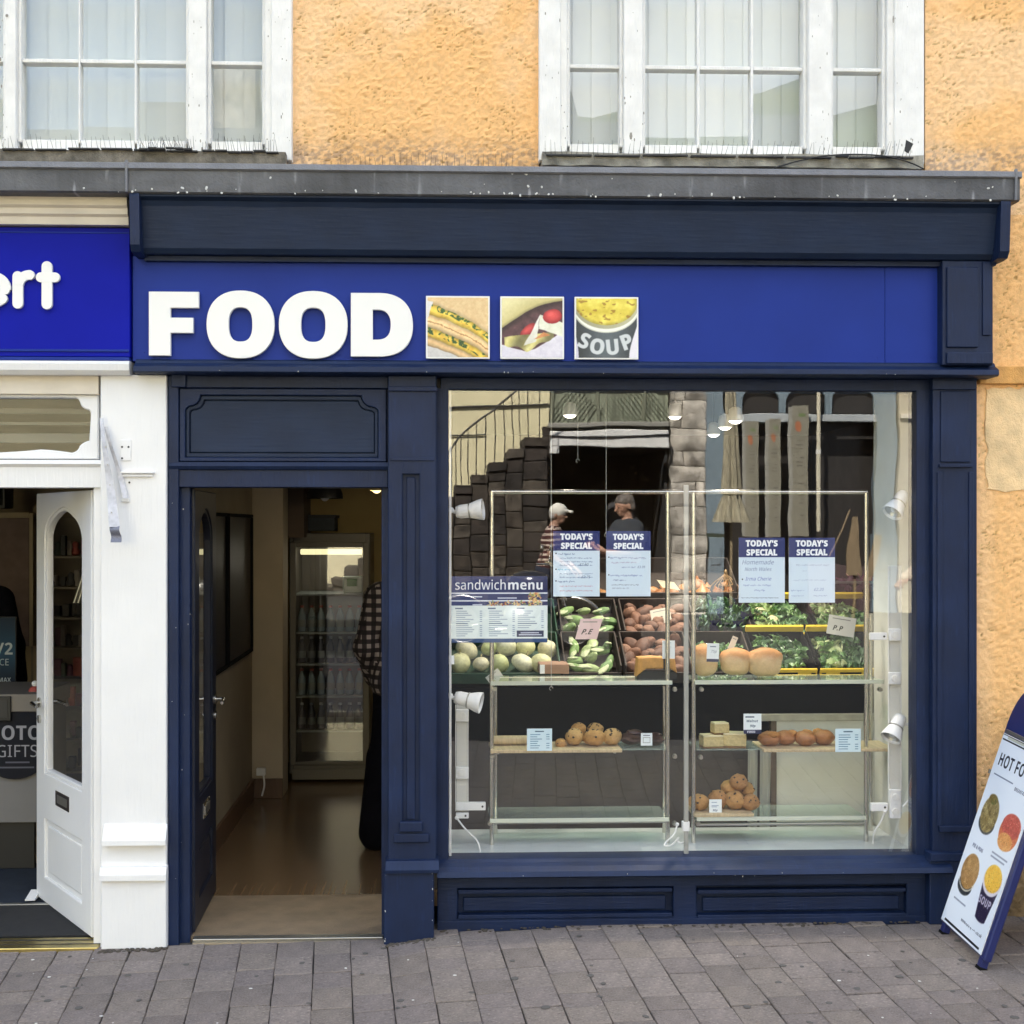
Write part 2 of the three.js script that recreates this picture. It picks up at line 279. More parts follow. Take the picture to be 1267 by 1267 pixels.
{
  const g = []; for (let k = 0; k < 70; k++) { const x = rr(-2, 2.4), z = rr(0.12, 1.2), r = rr(0.006, 0.017), q = new THREE.CylinderGeometry(r, r * 1.06, 0.0024, 9).scale(1, 1, rr(0.6, 1.3)).rotateY(rr(0, 6)).translate(x, gh(x, z) + 0.0012, z); g.push(q); }
  tag(mesh('gum_spots', g, mat([0.1, 0.092, 0.085], { rough: 0.95 })), 'dark trodden spots of old chewing gum on the paving', 'gum spots', null, 'stuff');
  const d = []; for (let k = 0; k < 260; k++) { const w = k % 4, x = w === 0 ? rr(X(124, 0.1), X(207, 0.1)) : w === 1 ? rr(X(475, 0.14), X(538, 0.14)) : rr(X(541, 0.05), X(1212, 0.05)), z = (w === 0 ? 0.112 : w === 1 ? 0.147 : 0.06) + Math.pow(rnd(), 2) * 0.035, r = rr(0.003, 0.011); d.push(new THREE.IcosahedronGeometry(r, 0).scale(1.3, 0.45, 1).rotateY(rr(0, 6)).translate(x, gh(x, z) + 0.001, z)); }
  tag(mesh('dirt', d, mat([0.075, 0.062, 0.048], { map: T.mottle, size: 0.1, rough: 1 })), 'crumbs of dark dirt gathered along the foot of the shopfronts', 'dirt', null, 'stuff');
}

// ---------------------------------------------------------------- the rendered building
const ZW = 0; // face of the rendered wall
const house = thing('rendered_building', 'orange roughcast building over the blue and white shopfronts, with white sash windows', 'building', [0, 0, -4]);
const WALLX = [-9, 9];
function roughWall(x0, x1, y0, y1, z, cell, colour) { // a sheet of roughcast with real lumps and pits
  const nx = Math.ceil((x1 - x0) / cell), ny = Math.ceil((y1 - y0) / cell), g = new THREE.PlaneGeometry(x1 - x0, y1 - y0, nx, ny).translate((x0 + x1) / 2, (y0 + y1) / 2, z);
  const p = g.attributes.position, col = new Float32Array(p.count * 3);
  for (let i = 0; i < p.count; i++) {
    const x = p.getX(i), y = p.getY(i), edge = Math.min(x - x0, x1 - x, y - y0, y1 - y), k = clamp(edge / 0.02);
    const a = fbm(x * 58 + 60, y * 68 + 60, 3, 71), b = fbm(x * 8, y * 8 + 30, 3, 72), pit = sstep(0.74, 0.9, noise2(x * 105 + 90, y * 150 + 40, 73)) * sstep(0.45, 0.7, noise2(x * 13, y * 13 + 9, 74)), lump = Math.pow(a, 2);
    p.setZ(i, z + k * (0.0085 * (lump - 0.25) + 0.006 * (b - 0.5) - 0.004 * pit));
    const c = colour(x, y, pit, a, b); col.set(c, i * 3);
  }
  g.computeVertexNormals(); g.setAttribute('color', new THREE.BufferAttribute(col, 3)); return g;
}
const ledgeY = Y(207, 0, 500);
function orange(x, y, pit, a, b) {
  const d = 1 - sstep(0.0, 0.15, y - ledgeY - 0.07 * fbm(x * 9, y * 4, 3, 75)), grime = clamp(d * 1.1) * (0.3 + 0.85 * sstep(0.4, 0.62, fbm(x * 70, y * 95, 3, 76))), pale = sstep(0.45, 0.7, fbm(x * 3.1, y * 3.1, 4, 77));
  let c = [mix(0.9, 0.92, pale), mix(0.525, 0.595, pale), mix(0.22, 0.31, pale)];
  const base = mix(1, 0.6, grime * (y > ledgeY ? 1 : 0)), pf = 1 - 0.42 * pit - 0.12 * sstep(0.5, 0.3, a);
  return [c[0] * base * pf, c[1] * mix(1, 0.64, grime * (y > ledgeY ? 1 : 0)) * pf, c[2] * mix(1, 0.8, grime * (y > ledgeY ? 1 : 0)) * pf * (1 - 0.2 * pit)];
}
function orangeLow(x, y, pit, a, b) {
  const c = orange(x, 50, pit, a, b), d = (1 - sstep(0.1, 0.62, y - h0(x) + 0.35 * (fbm(x * 6, y * 6, 4, 78) - 0.5))), m = fbm(x * 22, y * 22, 4, 79);
  const dirt = [mix(0.06, 0.3, m), mix(0.05, 0.22, m), mix(0.035, 0.12, m)];
  return c.map((q, i) => mix(q, dirt[i], d * 0.9));
}
const M_render = mat([1, 1, 1], { vertexColors: true, rough: 0.92, bump: T.grit, bsize: 0.16, bs: 0.004 });
const M_renderPlain = mat([0.8, 0.45, 0.15], { map: T.mottle, size: 0.6, rough: 0.92, bump: T.grit, bsize: 0.2, bs: 0.01 });
const WIN = [{ u0: -330, u1: 361 }, { u0: 667, u1: 1144 }];
{
  const top = Y(-40, 0, 500), yl = Y(246, 0, 600), XC = [X(361, 0) + 0.002, X(667, 0) - 0.002], XR = X(1144, 0) + 0.002;
  mesh('wall', [
    roughWall(XC[0], XC[1], yl - 0.05, top, ZW, 0.0045, orange),
    roughWall(XR, X(1300, 0), yl - 0.05, top, ZW, 0.006, orange),
    roughWall(X(1205, 0), X(1300, 0), gh(2.3, 0) - 0.05, yl - 0.05, ZW, 0.006, orangeLow),
  ], M_render, house);
  const yT = 9.9, z1 = -0.035, zb = -0.3, g = [];
  const wx = [X(-330, 0), XC[0], XC[1], XR]; // window openings end at these
  const yb = Y(200, 0), yw = 4.75;
  g.push(box(WALLX[0], wx[0], yb - 0.3, yT, zb, z1, 0), box(XC[0], XC[1], yb - 0.3, yT, zb, z1, 0), box(XR, WALLX[1], yb - 0.3, yT, zb, z1, 0));
  g.push(box(wx[0], XC[0], yw, yT, zb, z1, 0), box(XC[1], XR, yw, yT, zb, z1, 0), box(wx[0], XC[0], yb - 0.3, yb, zb, z1, 0), box(XC[1], XR, yb - 0.3, yb, zb, z1, 0));
  g.push(box(X(1212, 0), WALLX[1], -0.2, yb - 0.3, zb, z1, 0)); // right of the shop
  g.push(box(WALLX[0], X(-330, 0) - 1, -0.3, yb - 0.3, zb, z1, 0));
  g.push(box(X(-330, 0) - 1, X(1212, 0), Y(462, 0), yb - 0.3, zb, z1, 0)); // behind the signs
  g.push(box(WALLX[0], WALLX[0] + 0.3, -0.3, yT, -8, zb, 0), box(WALLX[1] - 0.3, WALLX[1], -0.3, yT, -8, zb, 0), box(WALLX[0], WALLX[1], -0.3, yT, -8.3, -8, 0));
  mesh('wall', g, M_renderPlain, house);
  // upper floor: slab over the shops, rooms behind the windows, flat roof with a low parapet
  mesh('floor_slab', box(WALLX[0] + 0.3, WALLX[1] - 0.3, 2.75, 3.0, -8, zb, 0), M.plaster, house);
  mesh('room_wall', [box(WALLX[0] + 0.3, WALLX[1] - 0.3, 3.0, 4.75, -2.2, -2.05, 0), box(XC[0] + 0.1, XC[0] + 0.2, 3.0, 4.75, -2.05, zb, 0), box(XC[1] - 0.2, XC[1] - 0.1, 3.0, 4.75, -2.05, zb, 0)], M.plaster, house);
  mesh('roof', [box(WALLX[0] - 0.1, WALLX[1] + 0.1, 9.9, 10.0, -8.4, 0.12, 0.01), box(WALLX[0] + 0.3, WALLX[1] - 0.3, 4.8, 4.9, -8, -0.3, 0)], mat([0.12, 0.12, 0.13], { map: T.mottle, rough: 0.8 }), house);
  // smooth stone quoin, string course and bare patch at the right end
  const M_quoin = mat([0.92, 0.66, 0.36], { map: T.mottle, size: 0.35, rough: 0.9, bump: T.grit, bsize: 0.25, bs: 0.006 });
  const qo = []; for (let k = 0; k <= 40; k++) { const u = mix(1330, 1222, k / 40); qo.push([u, 606 + 7 * (noise2(u * 0.09, 3, 81) - 0.5)]); } for (let k = 1; k <= 40; k++) { const v = mix(606, 480, k / 40); qo.push([1220 + 8 * (noise2(v * 0.07, 9, 82) - 0.5), v]); } for (let k = 1; k <= 40; k++) { const u = mix(1220, 1330, k / 40); qo.push([u, 480 + 6 * (noise2(u * 0.1, 14, 83) - 0.5)]); } mesh('quoin', [slab(shp(qo.map(([u, v]) => [X(u, 0.01), Y(v, 0.01, 1240)]).reverse()), -0.03, 0.0065, 0.003)], M_quoin, house).userData.label = 'pale stone block let into the orange wall';
  mesh('string_course', [pbox(1212, 453, 1330, 475, -0.05, 0.03, 0.005)], mat([0.8, 0.42, 0.13], { map: T.mottle, size: 0.3, rough: 0.9, bump: T.grit, bsize: 0.2, bs: 0.006 }), house);
}
// lead covered cornice ledge over both shops
{
  const z = 0.28, yt = Y(207, z), yb = Y(243, z), x0 = X(-330, z), x1 = X(1262, z);
  const led = mesh('lead_cornice', [polyX([[-0.03, yt + 0.035], [z - 0.012, yt + 0.004], [z, yt - 0.002], [z, yb + 0.006], [z - 0.01, yb], [-0.03, yb]], x0, x1)], M.lead, house);
  mesh('lead_roll', [polyX([[z - 0.006, yt + 0.006], [z + 0.011, yt], [z + 0.013, yt - 0.022], [z + 0.004, yt - 0.028], [z - 0.006, yt - 0.026]], x0, x1 + 0.004)], M.leadTop, led);
  const seams = [157, 1256].map((u) => [cyl([X(u, z), yt + 0.004, z + 0.012], [X(u, z), yb + 0.003, z + 0.006], 0.006, 0.006, 8), cyl([X(u, z), yt + 0.006, z + 0.008], [X(u, 0) , yt + 0.036, -0.0], 0.008, 0.008, 8)]).flat();
  each('lead_seam', seams, M.leadTop, led);
  const bits = []; for (let k = 0; k < 70; k++) { const x = rr(x0 + 1.4, x1 - 0.1), s = rr(0.0015, 0.006); bits.push(new THREE.IcosahedronGeometry(s, 0).scale(rr(0.7, 2), 1, 0.4).rotateZ(rr(0, 3)).translate(x, k % 3 ? rr(yb + 0.002, yb + 0.018) : rr(yb, yt), z + 0.001)); }
  mesh('bird_lime', bits, mat([0.6, 0.6, 0.58], { rough: 0.9 }), led).userData.kind = 'stuff';
}
// sash windows
function upperWindow(cols, rows, vSill, outer, zf, sillMat) { // cols: pane columns in px by sash, rows: pane rows in px
  const w = new THREE.Group(); w.name = 'window'; house.add(w);
  const vT = -150, um = (outer[0] + outer[1]) / 2, ux = clamp(um, 0, SIZE), yy = (v) => Y(v, zf, ux), xx = (u) => X(u, zf);
  const fr = [], g0 = cols[0][0][0], g1 = cols.at(-1).at(-1)[1];
  fr.push(box(xx(outer[0]), xx(g0 - 12), yy(vSill + 8), yy(vT), -0.1, 0.05, 0.006), box(xx(g1 + 12), xx(outer[1]), yy(vSill + 8), yy(vT), -0.1, 0.05, 0.006)); // outer boards
  fr.push(box(xx(g0 - 13), xx(g0 - 4), yy(vSill), yy(vT), -0.1, 0.035, 0.004), box(xx(g1 + 4), xx(g1 + 13), yy(vSill), yy(vT), -0.1, 0.035, 0.004));
  for (let s = 0; s < cols.length - 1; s++) { const a = cols[s].at(-1)[1], b = cols[s + 1][0][0]; fr.push(box(xx(a + 4), xx(b - 4), yy(vSill), yy(vT), -0.1, 0.045, 0.006)); }
  fr.push(box(xx(g0 - 4), xx(g1 + 4), yy(vSill), yy(rows.at(-1)[1] + 14), -0.1, 0.028, 0.004));
  fr.push(box(xx(outer[0]), xx(outer[1]), yy(vT), yy(vT - 40), -0.1, 0.05, 0.004));
  each('frame', fr, M.whiteOld, w);
  const sash = [], panes = [];
  for (const s of cols) {
    const a = s[0][0], b = s.at(-1)[1], z0 = -0.06, z1 = 0.0;
    sash.push(box(xx(a - 4), xx(a), yy(rows.at(-1)[1] + 4), yy(vT), z0, z1 + 0.012), box(xx(b), xx(b + 4), yy(rows.at(-1)[1] + 4), yy(vT), z0, z1 + 0.012));
    for (let k = 0; k < s.length - 1; k++) sash.push(box(xx(s[k][1]), xx(s[k + 1][0]), yy(rows.at(-1)[1] + 4), yy(vT), z0, z1, 0.004));
    for (let r = 0; r < rows.length; r++) {
      for (const c of s) {
        sash.push(box(xx(c[0]), xx(c[1]), yy(rows[r][1] + (r === rows.length - 1 ? 14 : 5)), yy(rows[r][1]), z0 + 0.001, z1 - 0.001, 0.004));
        const p = new THREE.Mesh(new THREE.PlaneGeometry(xx(c[1]) - xx(c[0]) + 0.02, yy(rows[r][0]) - yy(rows[r][1]) + 0.02), M.paneOld);
        p.name = 'pane'; p.position.set((xx(c[0]) + xx(c[1])) / 2 - house.base[0], (yy(rows[r][0]) + yy(rows[r][1])) / 2 - house.base[1], -0.03 - house.base[2]); p.rotation.set(rr(-0.012, 0.012), rr(-0.016, 0.016), 0); w.add(p);
      }
    }
  }
  mesh('sash', sash, M.whiteOld, w);
  const M_bl = [[0.76, 0.81, 0.78], [0.73, 0.78, 0.75], [0.79, 0.83, 0.8]].map((c) => mat(c, { rough: 0.9, transmission: 0.2, thickness: 0 }));
  const step = 0.087, X0 = xx(g0) - 0.1, X1 = xx(g1) + 0.1; let g = null;
  for (let x = X0; x < X1; x += step) {
    g = g || box(-0.046, 0.046, -0.55, 0.55, -0.0012, 0.0012, 0);
    const m = new THREE.Mesh(g, pick(M_bl)); m.name = 'blind_slat'; m.position.set(x - house.base[0], yy(70) + 0.1 - house.base[1], -0.16 - house.base[2]); m.rotation.y = 0.13 + rr(-0.05, 0.05); w.add(m);
  }
  // weathered sill timber
  const silx0 = xx(outer[0] + 3), silx1 = xx(outer[1] - 6);
  const sl = new THREE.BoxGeometry(silx1 - silx0, 1, 0.14, 90, 2, 3).scale(1, yy(vSill + 1) - yy(vSill + 17), 1).translate((silx0 + silx1) / 2, (yy(vSill + 1) + yy(vSill + 17)) / 2, 0.03), sp = sl.attributes.position;
  for (let i = 0; i < sp.count; i++) { const x = sp.getX(i), y = sp.getY(i), z = sp.getZ(i); sp.setY(i, y + 0.012 * (fbm(x * 9, y * 30, 3, 91) - 0.5)); sp.setZ(i, z + 0.014 * (fbm(x * 14, y * 60, 3, 92) - 0.5)); }
  sl.computeVertexNormals();
  const si = mesh('sill', [sl], sillMat, w); si.userData.label = 'rotten grey window sill with flaking paint';
  return { yy, xx };
}
{ // flaking paint on the window boards
  const g = []; for (let k = 0; k < 130; k++) { const us = [[0, 9], [326, 360], [232, 256], [669, 704], [772, 798], [1004, 1030], [1099, 1142]], q = us[k % 7], u = rr(...q), v = 188 - Math.pow(rnd(), 1.6) * 180, big = rnd() < 0.06; g.push(new THREE.IcosahedronGeometry(big ? rr(0.006, 0.011) : rr(0.0015, 0.004), 0).scale(rr(0.4, 0.9), rr(0.8, 2.4), 0.15).translate(X(u, 0.05), Y(v, 0.05, u), (k % 7 === 2 || k % 7 === 4 || k % 7 === 5) ? 0.045 : 0.05)); }
  mesh('bare_wood', g, mat([0.3, 0.28, 0.24], { rough: 0.9 }), house).userData.kind = 'stuff';
  mesh('broken_corner', [slab(shp([[1121, 173], [1130, 178], [1124, 190], [1119, 187]].map(([u, v]) => [X(u, 0.05), Y(v, 0.05, u)])), 0.04, 0.052, 0.001)], M.black, house).userData.label = 'dark hole in the corner board of the right upper window';
}
upperWindow([[[-320, -250], [-246, -176]], [[-150, -90], [-60, 0]], [[23, 93], [95.5, 163], [166, 228]], [[259, 323]]], [[-120, -30], [-27, 67], [73, 168]], 187, [-330, 361], 0.05, M.rust);
upperWindow([[[706, 768]], [[800, 865], [868.5, 932], [935.5, 997]], [[1034, 1095]]], [[-120, -26], [-21, 77], [84, 176]], 193, [667, 1144], 0.05, M.sillPale);
// bird spikes on the sills and along the wall
function spikes(name, label, u0, u1, v, z, n, hgt, tilt, seed, group) {
  const t = thing(name, label, 'bird spikes', [X((u0 + u1) / 2, z), Y(v, z), z], group), r = mulberry(seed), a = P(u0, v, z), b = P(u1, v, z), g = [], s = [];
  for (let k = 0; k < n; k++) { const f = (k + r() * 0.5) / n, x = mix(a[0], b[0], f), y = mix(a[1], b[1], f), L2 = hgt * (0.55 + 0.6 * r()); g.push(cyl([x, y, z], [x + (r() - 0.5) * tilt, y + L2, z + 0.012 + r() * 0.03], 0.0009, 0.0005, 4)); if (r() < 0.3) g.push(cyl([x, y, z + 0.005], [x + (r() - 0.5) * tilt * 2, y - L2 * 0.6, z + 0.04], 0.0009, 0.0005, 4)); }
  for (let k = 0; k < 6; k++) { const f0 = k / 6 + 0.005, f1 = (k + 1) / 6 - 0.005, dy = (r() - 0.5) * 0.008; s.push(box(mix(a[0], b[0], f0), mix(a[0], b[0], f1), a[1] - 0.004 + dy, a[1] + 0.003 + dy, z - 0.01, z + 0.01, 0.001)); }
  mesh('spike', g, M.iron, t).userData.kind = 'stuff'; mesh('strip', s, M.iron, t); return t;
}
spikes('bird_spike_strip', 'row of thin dark bird spikes along the sill of the left upper window', 2, 246, 184, 0.105, 40, 0.05, 0.012, 5);
spikes('bird_spike_strip', 'short bent bird spikes at the right end of the left upper window sill', 250, 345, 187, 0.105, 26, 0.06, 0.02, 6);
spikes('bird_spike_strip', 'tangled dark bird spikes hanging below the middle of the left upper sill', 172, 238, 184, 0.13, 34, 0.04, 0.04, 7);
spikes('bird_spike_strip', 'long row of bird spikes along the sill of the right upper window', 674, 1030, 191, 0.105, 56, 0.055, 0.014, 8);
spikes('bird_spike_strip', 'bird spikes near the broken corner of the right upper window', 1034, 1130, 194, 0.105, 18, 0.06, 0.02, 9);
spikes('bird_spike_strip', 'few stubby bird spikes on the ledge below the orange wall', 420, 640, 206, 0.09, 30, 0.05, 0.01, 10);
{
  const z = 0.13, t = thing('loose_cable', 'black cable bowed over the sill at the right upper window', 'cable', P(960, 206, z));
  mesh('cable', [tube([P(958, 208, 0.12), P(985, 200, z), P(1020, 193, z + 0.01), P(1060, 191, z + 0.01), P(1100, 194, z), P(1128, 202, z), P(1143, 209, 0.12)], 0.0032, 40, 6)], M.black, t);
}

// ---------------------------------------------------------------- the blue shopfront
const front = thing('blue_shopfront', 'dark blue painted timber shopfront with pilasters, large display window and open doorway', 'shopfront', [X(690, 0), 0, 0]);
const ZS = 0.1; // face of the fascia
{
  // cove board under the lead, with end blocks
  const yT = Y(243, 0.24), yB = Y(317, 0.17), xa = X(174, 0.24), xb = X(1238, 0.24);
  mesh('cornice_board', [polyX([[-0.03, yT - 0.001], [0.262, yT - 0.001], [0.262, yT - 0.018], [0.235, yT - 0.03], [0.225, yT - 0.05], [0.19, yB + 0.02], [0.17, yB], [-0.03, yB]], xa, xb)], M.navyDull, front);
  const endBlock = (u0, u1) => { const x0 = X(u0, 0.26), x1 = X(u1, 0.26), yb = Y(315, 0.26); return polyX([[-0.03, yT - 0.002], [0.272, yT - 0.002], [0.275, yT - 0.02], [0.262, yb + 0.03], [0.24, yb + 0.004], [0.2, yb], [-0.03, yb]], x0, x1); };
  mesh('end_block', [endBlock(161, 173)], M.navy, front); mesh('end_block', [endBlock(1237, 1249), polyX([[-0.03, Y(302, 0.2)], [0.2, Y(302, 0.2)], [0.16, Y(322, 0.2)], [-0.03, Y(322, 0.2)]], X(1229, 0.2), X(1237, 0.2))], M.navy, front);
  mesh('frieze', [box(X(176, 0.17), X(1232, 0.17), Y(326, 0.13), yB - 0.001, -0.03, 0.13, 0.002)], M.navyX, front);
  // moulding under the sign
  const m0 = Y(448, 0.12), m1 = Y(463, 0.16);
  mesh('moulding', [polyX([[-0.03, m0 + 0.006], [0.112, m0 + 0.006], [0.12, m0], [0.128, m0 - 0.012], [0.15, m0 - 0.022], [0.165, m0 - 0.03], [0.168, m1 + 0.006], [0.155, m1], [-0.03, m1]], X(165, 0.165), X(1236, 0.165))], M.navyX, front);
  mesh('lintel', [box(X(545, 0.05), X(1160, 0.05), Y(482, 0.03), m1 - 0.001, -0.12, 0.03, 0.004)], M.navyX, front);
  // console at the right end of the sign, with raised panel
  const cp = mesh('console', [pbox(1166, 322, 1229, 452, -0.03, 0.16, 0.006), pbox(1172, 436, 1229, 450, 0.16, 0.176, 0.004)], M.navy, front);
  mesh('panel', [pbox(1172, 330, 1211, 430, 0.155, 0.172, 0.006), pbox(1216, 324, 1226, 415, 0.155, 0.168, 0.004)], M.navy, cp);
  // right pilaster
  const pr = mesh('pilaster', [pbox(1154, 462, 1209, 1066, -0.1, 0.07, 0.004), pbox(1154, 470, 1209, 482, 0.07, 0.085, 0.004), pbox(1150, 1064, 1212, 1144, -0.1, 0.1, 0.005), pbox(1152, 1056, 1210, 1066, -0.1, 0.112, 0.004)], M.navy, front);
  each('moulding', [pbox(1164, 484, 1201, 572, 0.068, 0.078, 0.005), pbox(1163, 574, 1204, 578, 0.068, 0.086, 0.002), pbox(1160, 584, 1166, 1022, 0.068, 0.078, 0.003), pbox(1199, 584, 1205, 1022, 0.068, 0.078, 0.003), pbox(1163, 1022, 1204, 1030, 0.068, 0.09, 0.004)], M.navy, pr);
  // pilaster between door and window, with fluted panel, base and plinth
  const x0 = X(480, 0.1), x1 = X(540, 0.1), yb = Y(1070, 0.1), yt = m1 - 0.001, s = shp(rectPts(x0, x1, yb, yt));
  s.holes.push(pth(rectPts(X(498, 0.1), X(519, 0.1), Y(1020, 0.1), Y(587, 0.1))));
  const pl = mesh('pilaster', [slab(s, 0.02, 0.1, 0.004), box(x0 + 0.003, x1 - 0.003, yb, yt - 0.01, -0.1, 0.079, 0)], M.navy, front);
  each('moulding', [pbox(480, 478, 541, 484, 0.1, 0.112, 0.004), pbox(483, 566, 537, 570, 0.1, 0.106, 0.002), pbox(494, 1017, 523, 1030, 0.098, 0.118, 0.006), pbox(487, 1032, 531, 1043, 0.098, 0.112, 0.005)], M.navy, pl);
  mesh('flute', [pbox(503, 590, 514, 1014, 0.074, 0.086, 0.004)], M.navy, pl);
  const gy = gh(X(505, 0.1), 0.12) - 0.03;
  mesh('plinth', [box(X(475, 0.14), X(537, 0.14), gy, Y(1079, 0.14), -0.1, 0.14, 0.005), polyX([[-0.1, Y(1079, 0.15)], [0.156, Y(1079, 0.15)], [0.158, Y(1075, 0.15)], [0.13, Y(1064, 0.13)], [-0.1, Y(1064, 0.13)]], X(477, 0.15), X(543, 0.15))], M.navy, pl);
  // left jamb and post
  const jb = gh(X(215, 0.06), 0.05) - 0.02;
  mesh('jamb', [box(X(208, 0.06), X(221, 0.06), jb, yt, -0.1, 0.06, 0.004), box(X(221, 0.02) + 0.0005, X(235, 0.02), jb, Y(602, 0.02), -0.1, 0.02, 0.004)], M.navy, front);
  mesh('jamb', [box(X(472, 0.02), X(480.5, 0.02), jb, Y(602, 0.02), -0.1, 0.015, 0.003)], M.navy, front);
  // head over the door: rails, ogee cornered panel
  const px = (u) => X(u, 0.05), py = (v) => Y(v, 0.05, 350);
  mesh('door_head', [box(px(221), px(480), py(603), py(581), -0.1, 0.05, 0.004), polyX([[-0.1, py(581)], [0.06, py(581)], [0.068, py(577)], [0.058, py(572)], [-0.1, py(572)]], px(210), px(481)), box(px(221), px(480), py(571.5), py(470), -0.1, 0.015, 0), box(px(221), px(480), py(480), yt, -0.1, 0.055, 0.003), box(px(213), px(231), py(480), py(465), 0, 0.075, 0.003)], M.navy, front);
  const outer = shp(rectPts(px(222), px(478), py(571), py(481)));
  const q = (a, b) => [px(a), py(b)], hole = new THREE.Path();
  hole.moveTo(...q(229, 566)); hole.lineTo(...q(229, 508)); hole.quadraticCurveTo(...q(231, 502), ...q(238, 502)); hole.quadraticCurveTo(...q(246, 500), ...q(248, 489)); hole.lineTo(...q(447, 489)); hole.quadraticCurveTo(...q(449, 500), ...q(457, 502)); hole.quadraticCurveTo(...q(466, 503), ...q(468, 508)); hole.lineTo(...q(468, 566)); hole.closePath();
  outer.holes.push(hole);
  const in2 = new THREE.Shape(); const p2 = hole.getPoints(8); in2.setFromPoints(p2); const cx = px(348), cy = py(527);
  const inner = p2.map((p) => [cx + (p.x - cx) * 0.975, cy + (p.y - cy) * 0.9]); in2.holes.push(pth(inner));
  const in3 = shp(p2.map((p) => [cx + (p.x - cx) * 0.962, cy + (p.y - cy) * 0.85]));
  const hp = mesh('panel_frame', [slab(outer, 0.012, 0.05, 0.003, 8)], M.navyX, front);
  mesh('panel', [slab(in2, 0.012, 0.034, 0.004, 8), slab(in3, 0.012, 0.024, 0.005, 8)], M.navyDull, hp);
  // display window frame and sill
  const [w] = each('window_frame', [box(X(539, 0.03), X(555, 0.03), Y(1064, 0.03), Y(480, 0.03), -0.08, 0.03, 0.004), box(X(1134, 0.03), X(1155, 0.03), Y(1064, 0.03), Y(480, 0.03), -0.08, 0.03, 0.004)], M.navy, front);
  const sy = Y(1062, 0.03), sb = Y(1087, 0.13);
  mesh('sill', [polyX([[-0.08, sy], [0.03, sy - 0.002], [0.05, sy - 0.012], [0.09, sy - 0.02], [0.125, sy - 0.035], [0.138, sy - 0.055], [0.135, sb + 0.01], [0.12, sb], [-0.08, sb]], X(541, 0.1), X(1176, 0.1))], M.navyX, w);
  const pane = mesh('display_pane', [new THREE.PlaneGeometry(X(1136, 0) - X(553, 0), Y(480, 0) - Y(1064, 0)).translate((X(553, 0) + X(1136, 0)) / 2, (Y(480, 0) + Y(1064, 0)) / 2, -0.004)], M.pane, w);
  pane.name = 'display_pane';
  // stallriser with two panels
  const rb = gh(1, 0) - 0.09, zr = 0.045;
  const ru = [[566, 833], [862, 1122]], rs = shp(rectPts(X(541, zr), X(1154, zr), rb, sb - 0.001));
  for (const [a, b] of ru) rs.holes.push(pth(rectPts(X(a, zr), X(b, zr), Y(1136, zr), Y(1099, zr))));
  const st = mesh('stallriser', [slab(rs, 0.0, zr, 0.004), box(X(541, zr) + 0.003, X(1153, zr), rb, sb - 0.01, -0.1, 0.001, 0)], M.navyX, front);
  for (const [a, b] of ru) mesh('panel', [pbox(a + 1, 1100, b - 1, 1105, 0.002, 0.052, 0.003), pbox(a + 1, 1131, b - 1, 1136, 0.002, 0.05, 0.003), pbox(a + 7, 1109, b - 9, 1127, 0.001, 0.018, 0.008)], M.navyX, st);
  mesh('toe_board', [box(X(541, 0.03), X(1154, 0.03), rb - 0.02, Y(1139, 0.055), 0.0, 0.052, 0.003)], M.navyX, st);
  // chips in the paint, showing pale undercoat
  const ch = []; for (let k = 0; k < 40; k++) {
    const way = [0, 4, 3, 1, 0, 4, 3, 2][k % 8]; let x, y, z; const s = rr(0.001, 0.003);
    if (way === 0) { x = rr(X(545, 0.12), X(1170, 0.12)); y = sb + rr(0.0, 0.02); z = 0.135; } else if (way === 1) { x = X(536, 0.14) - rr(0, 0.006); y = rr(0.02, 0.3); z = 0.14; } else if (way === 2) { x = X(476, 0.14) + rr(0, 0.005); y = rr(0.0, 0.36); z = 0.14; } else if (way === 3) { x = rr(X(208, 0.06), X(235, 0.06)); y = rr(0.1, 2); z = x > X(221, 0.06) ? 0.0205 : 0.0605; } else { x = rr(X(170, 0.168), X(1230, 0.168)); y = m1 + rr(0.004, 0.01); z = 0.168; }
    ch.push(new THREE.IcosahedronGeometry(s, 0).scale(1, rr(0.6, 2.2), 0.25).translate(x, y, z));
  }
  mesh('paint_chip', ch, M.chip, front).userData.kind = 'stuff';
}
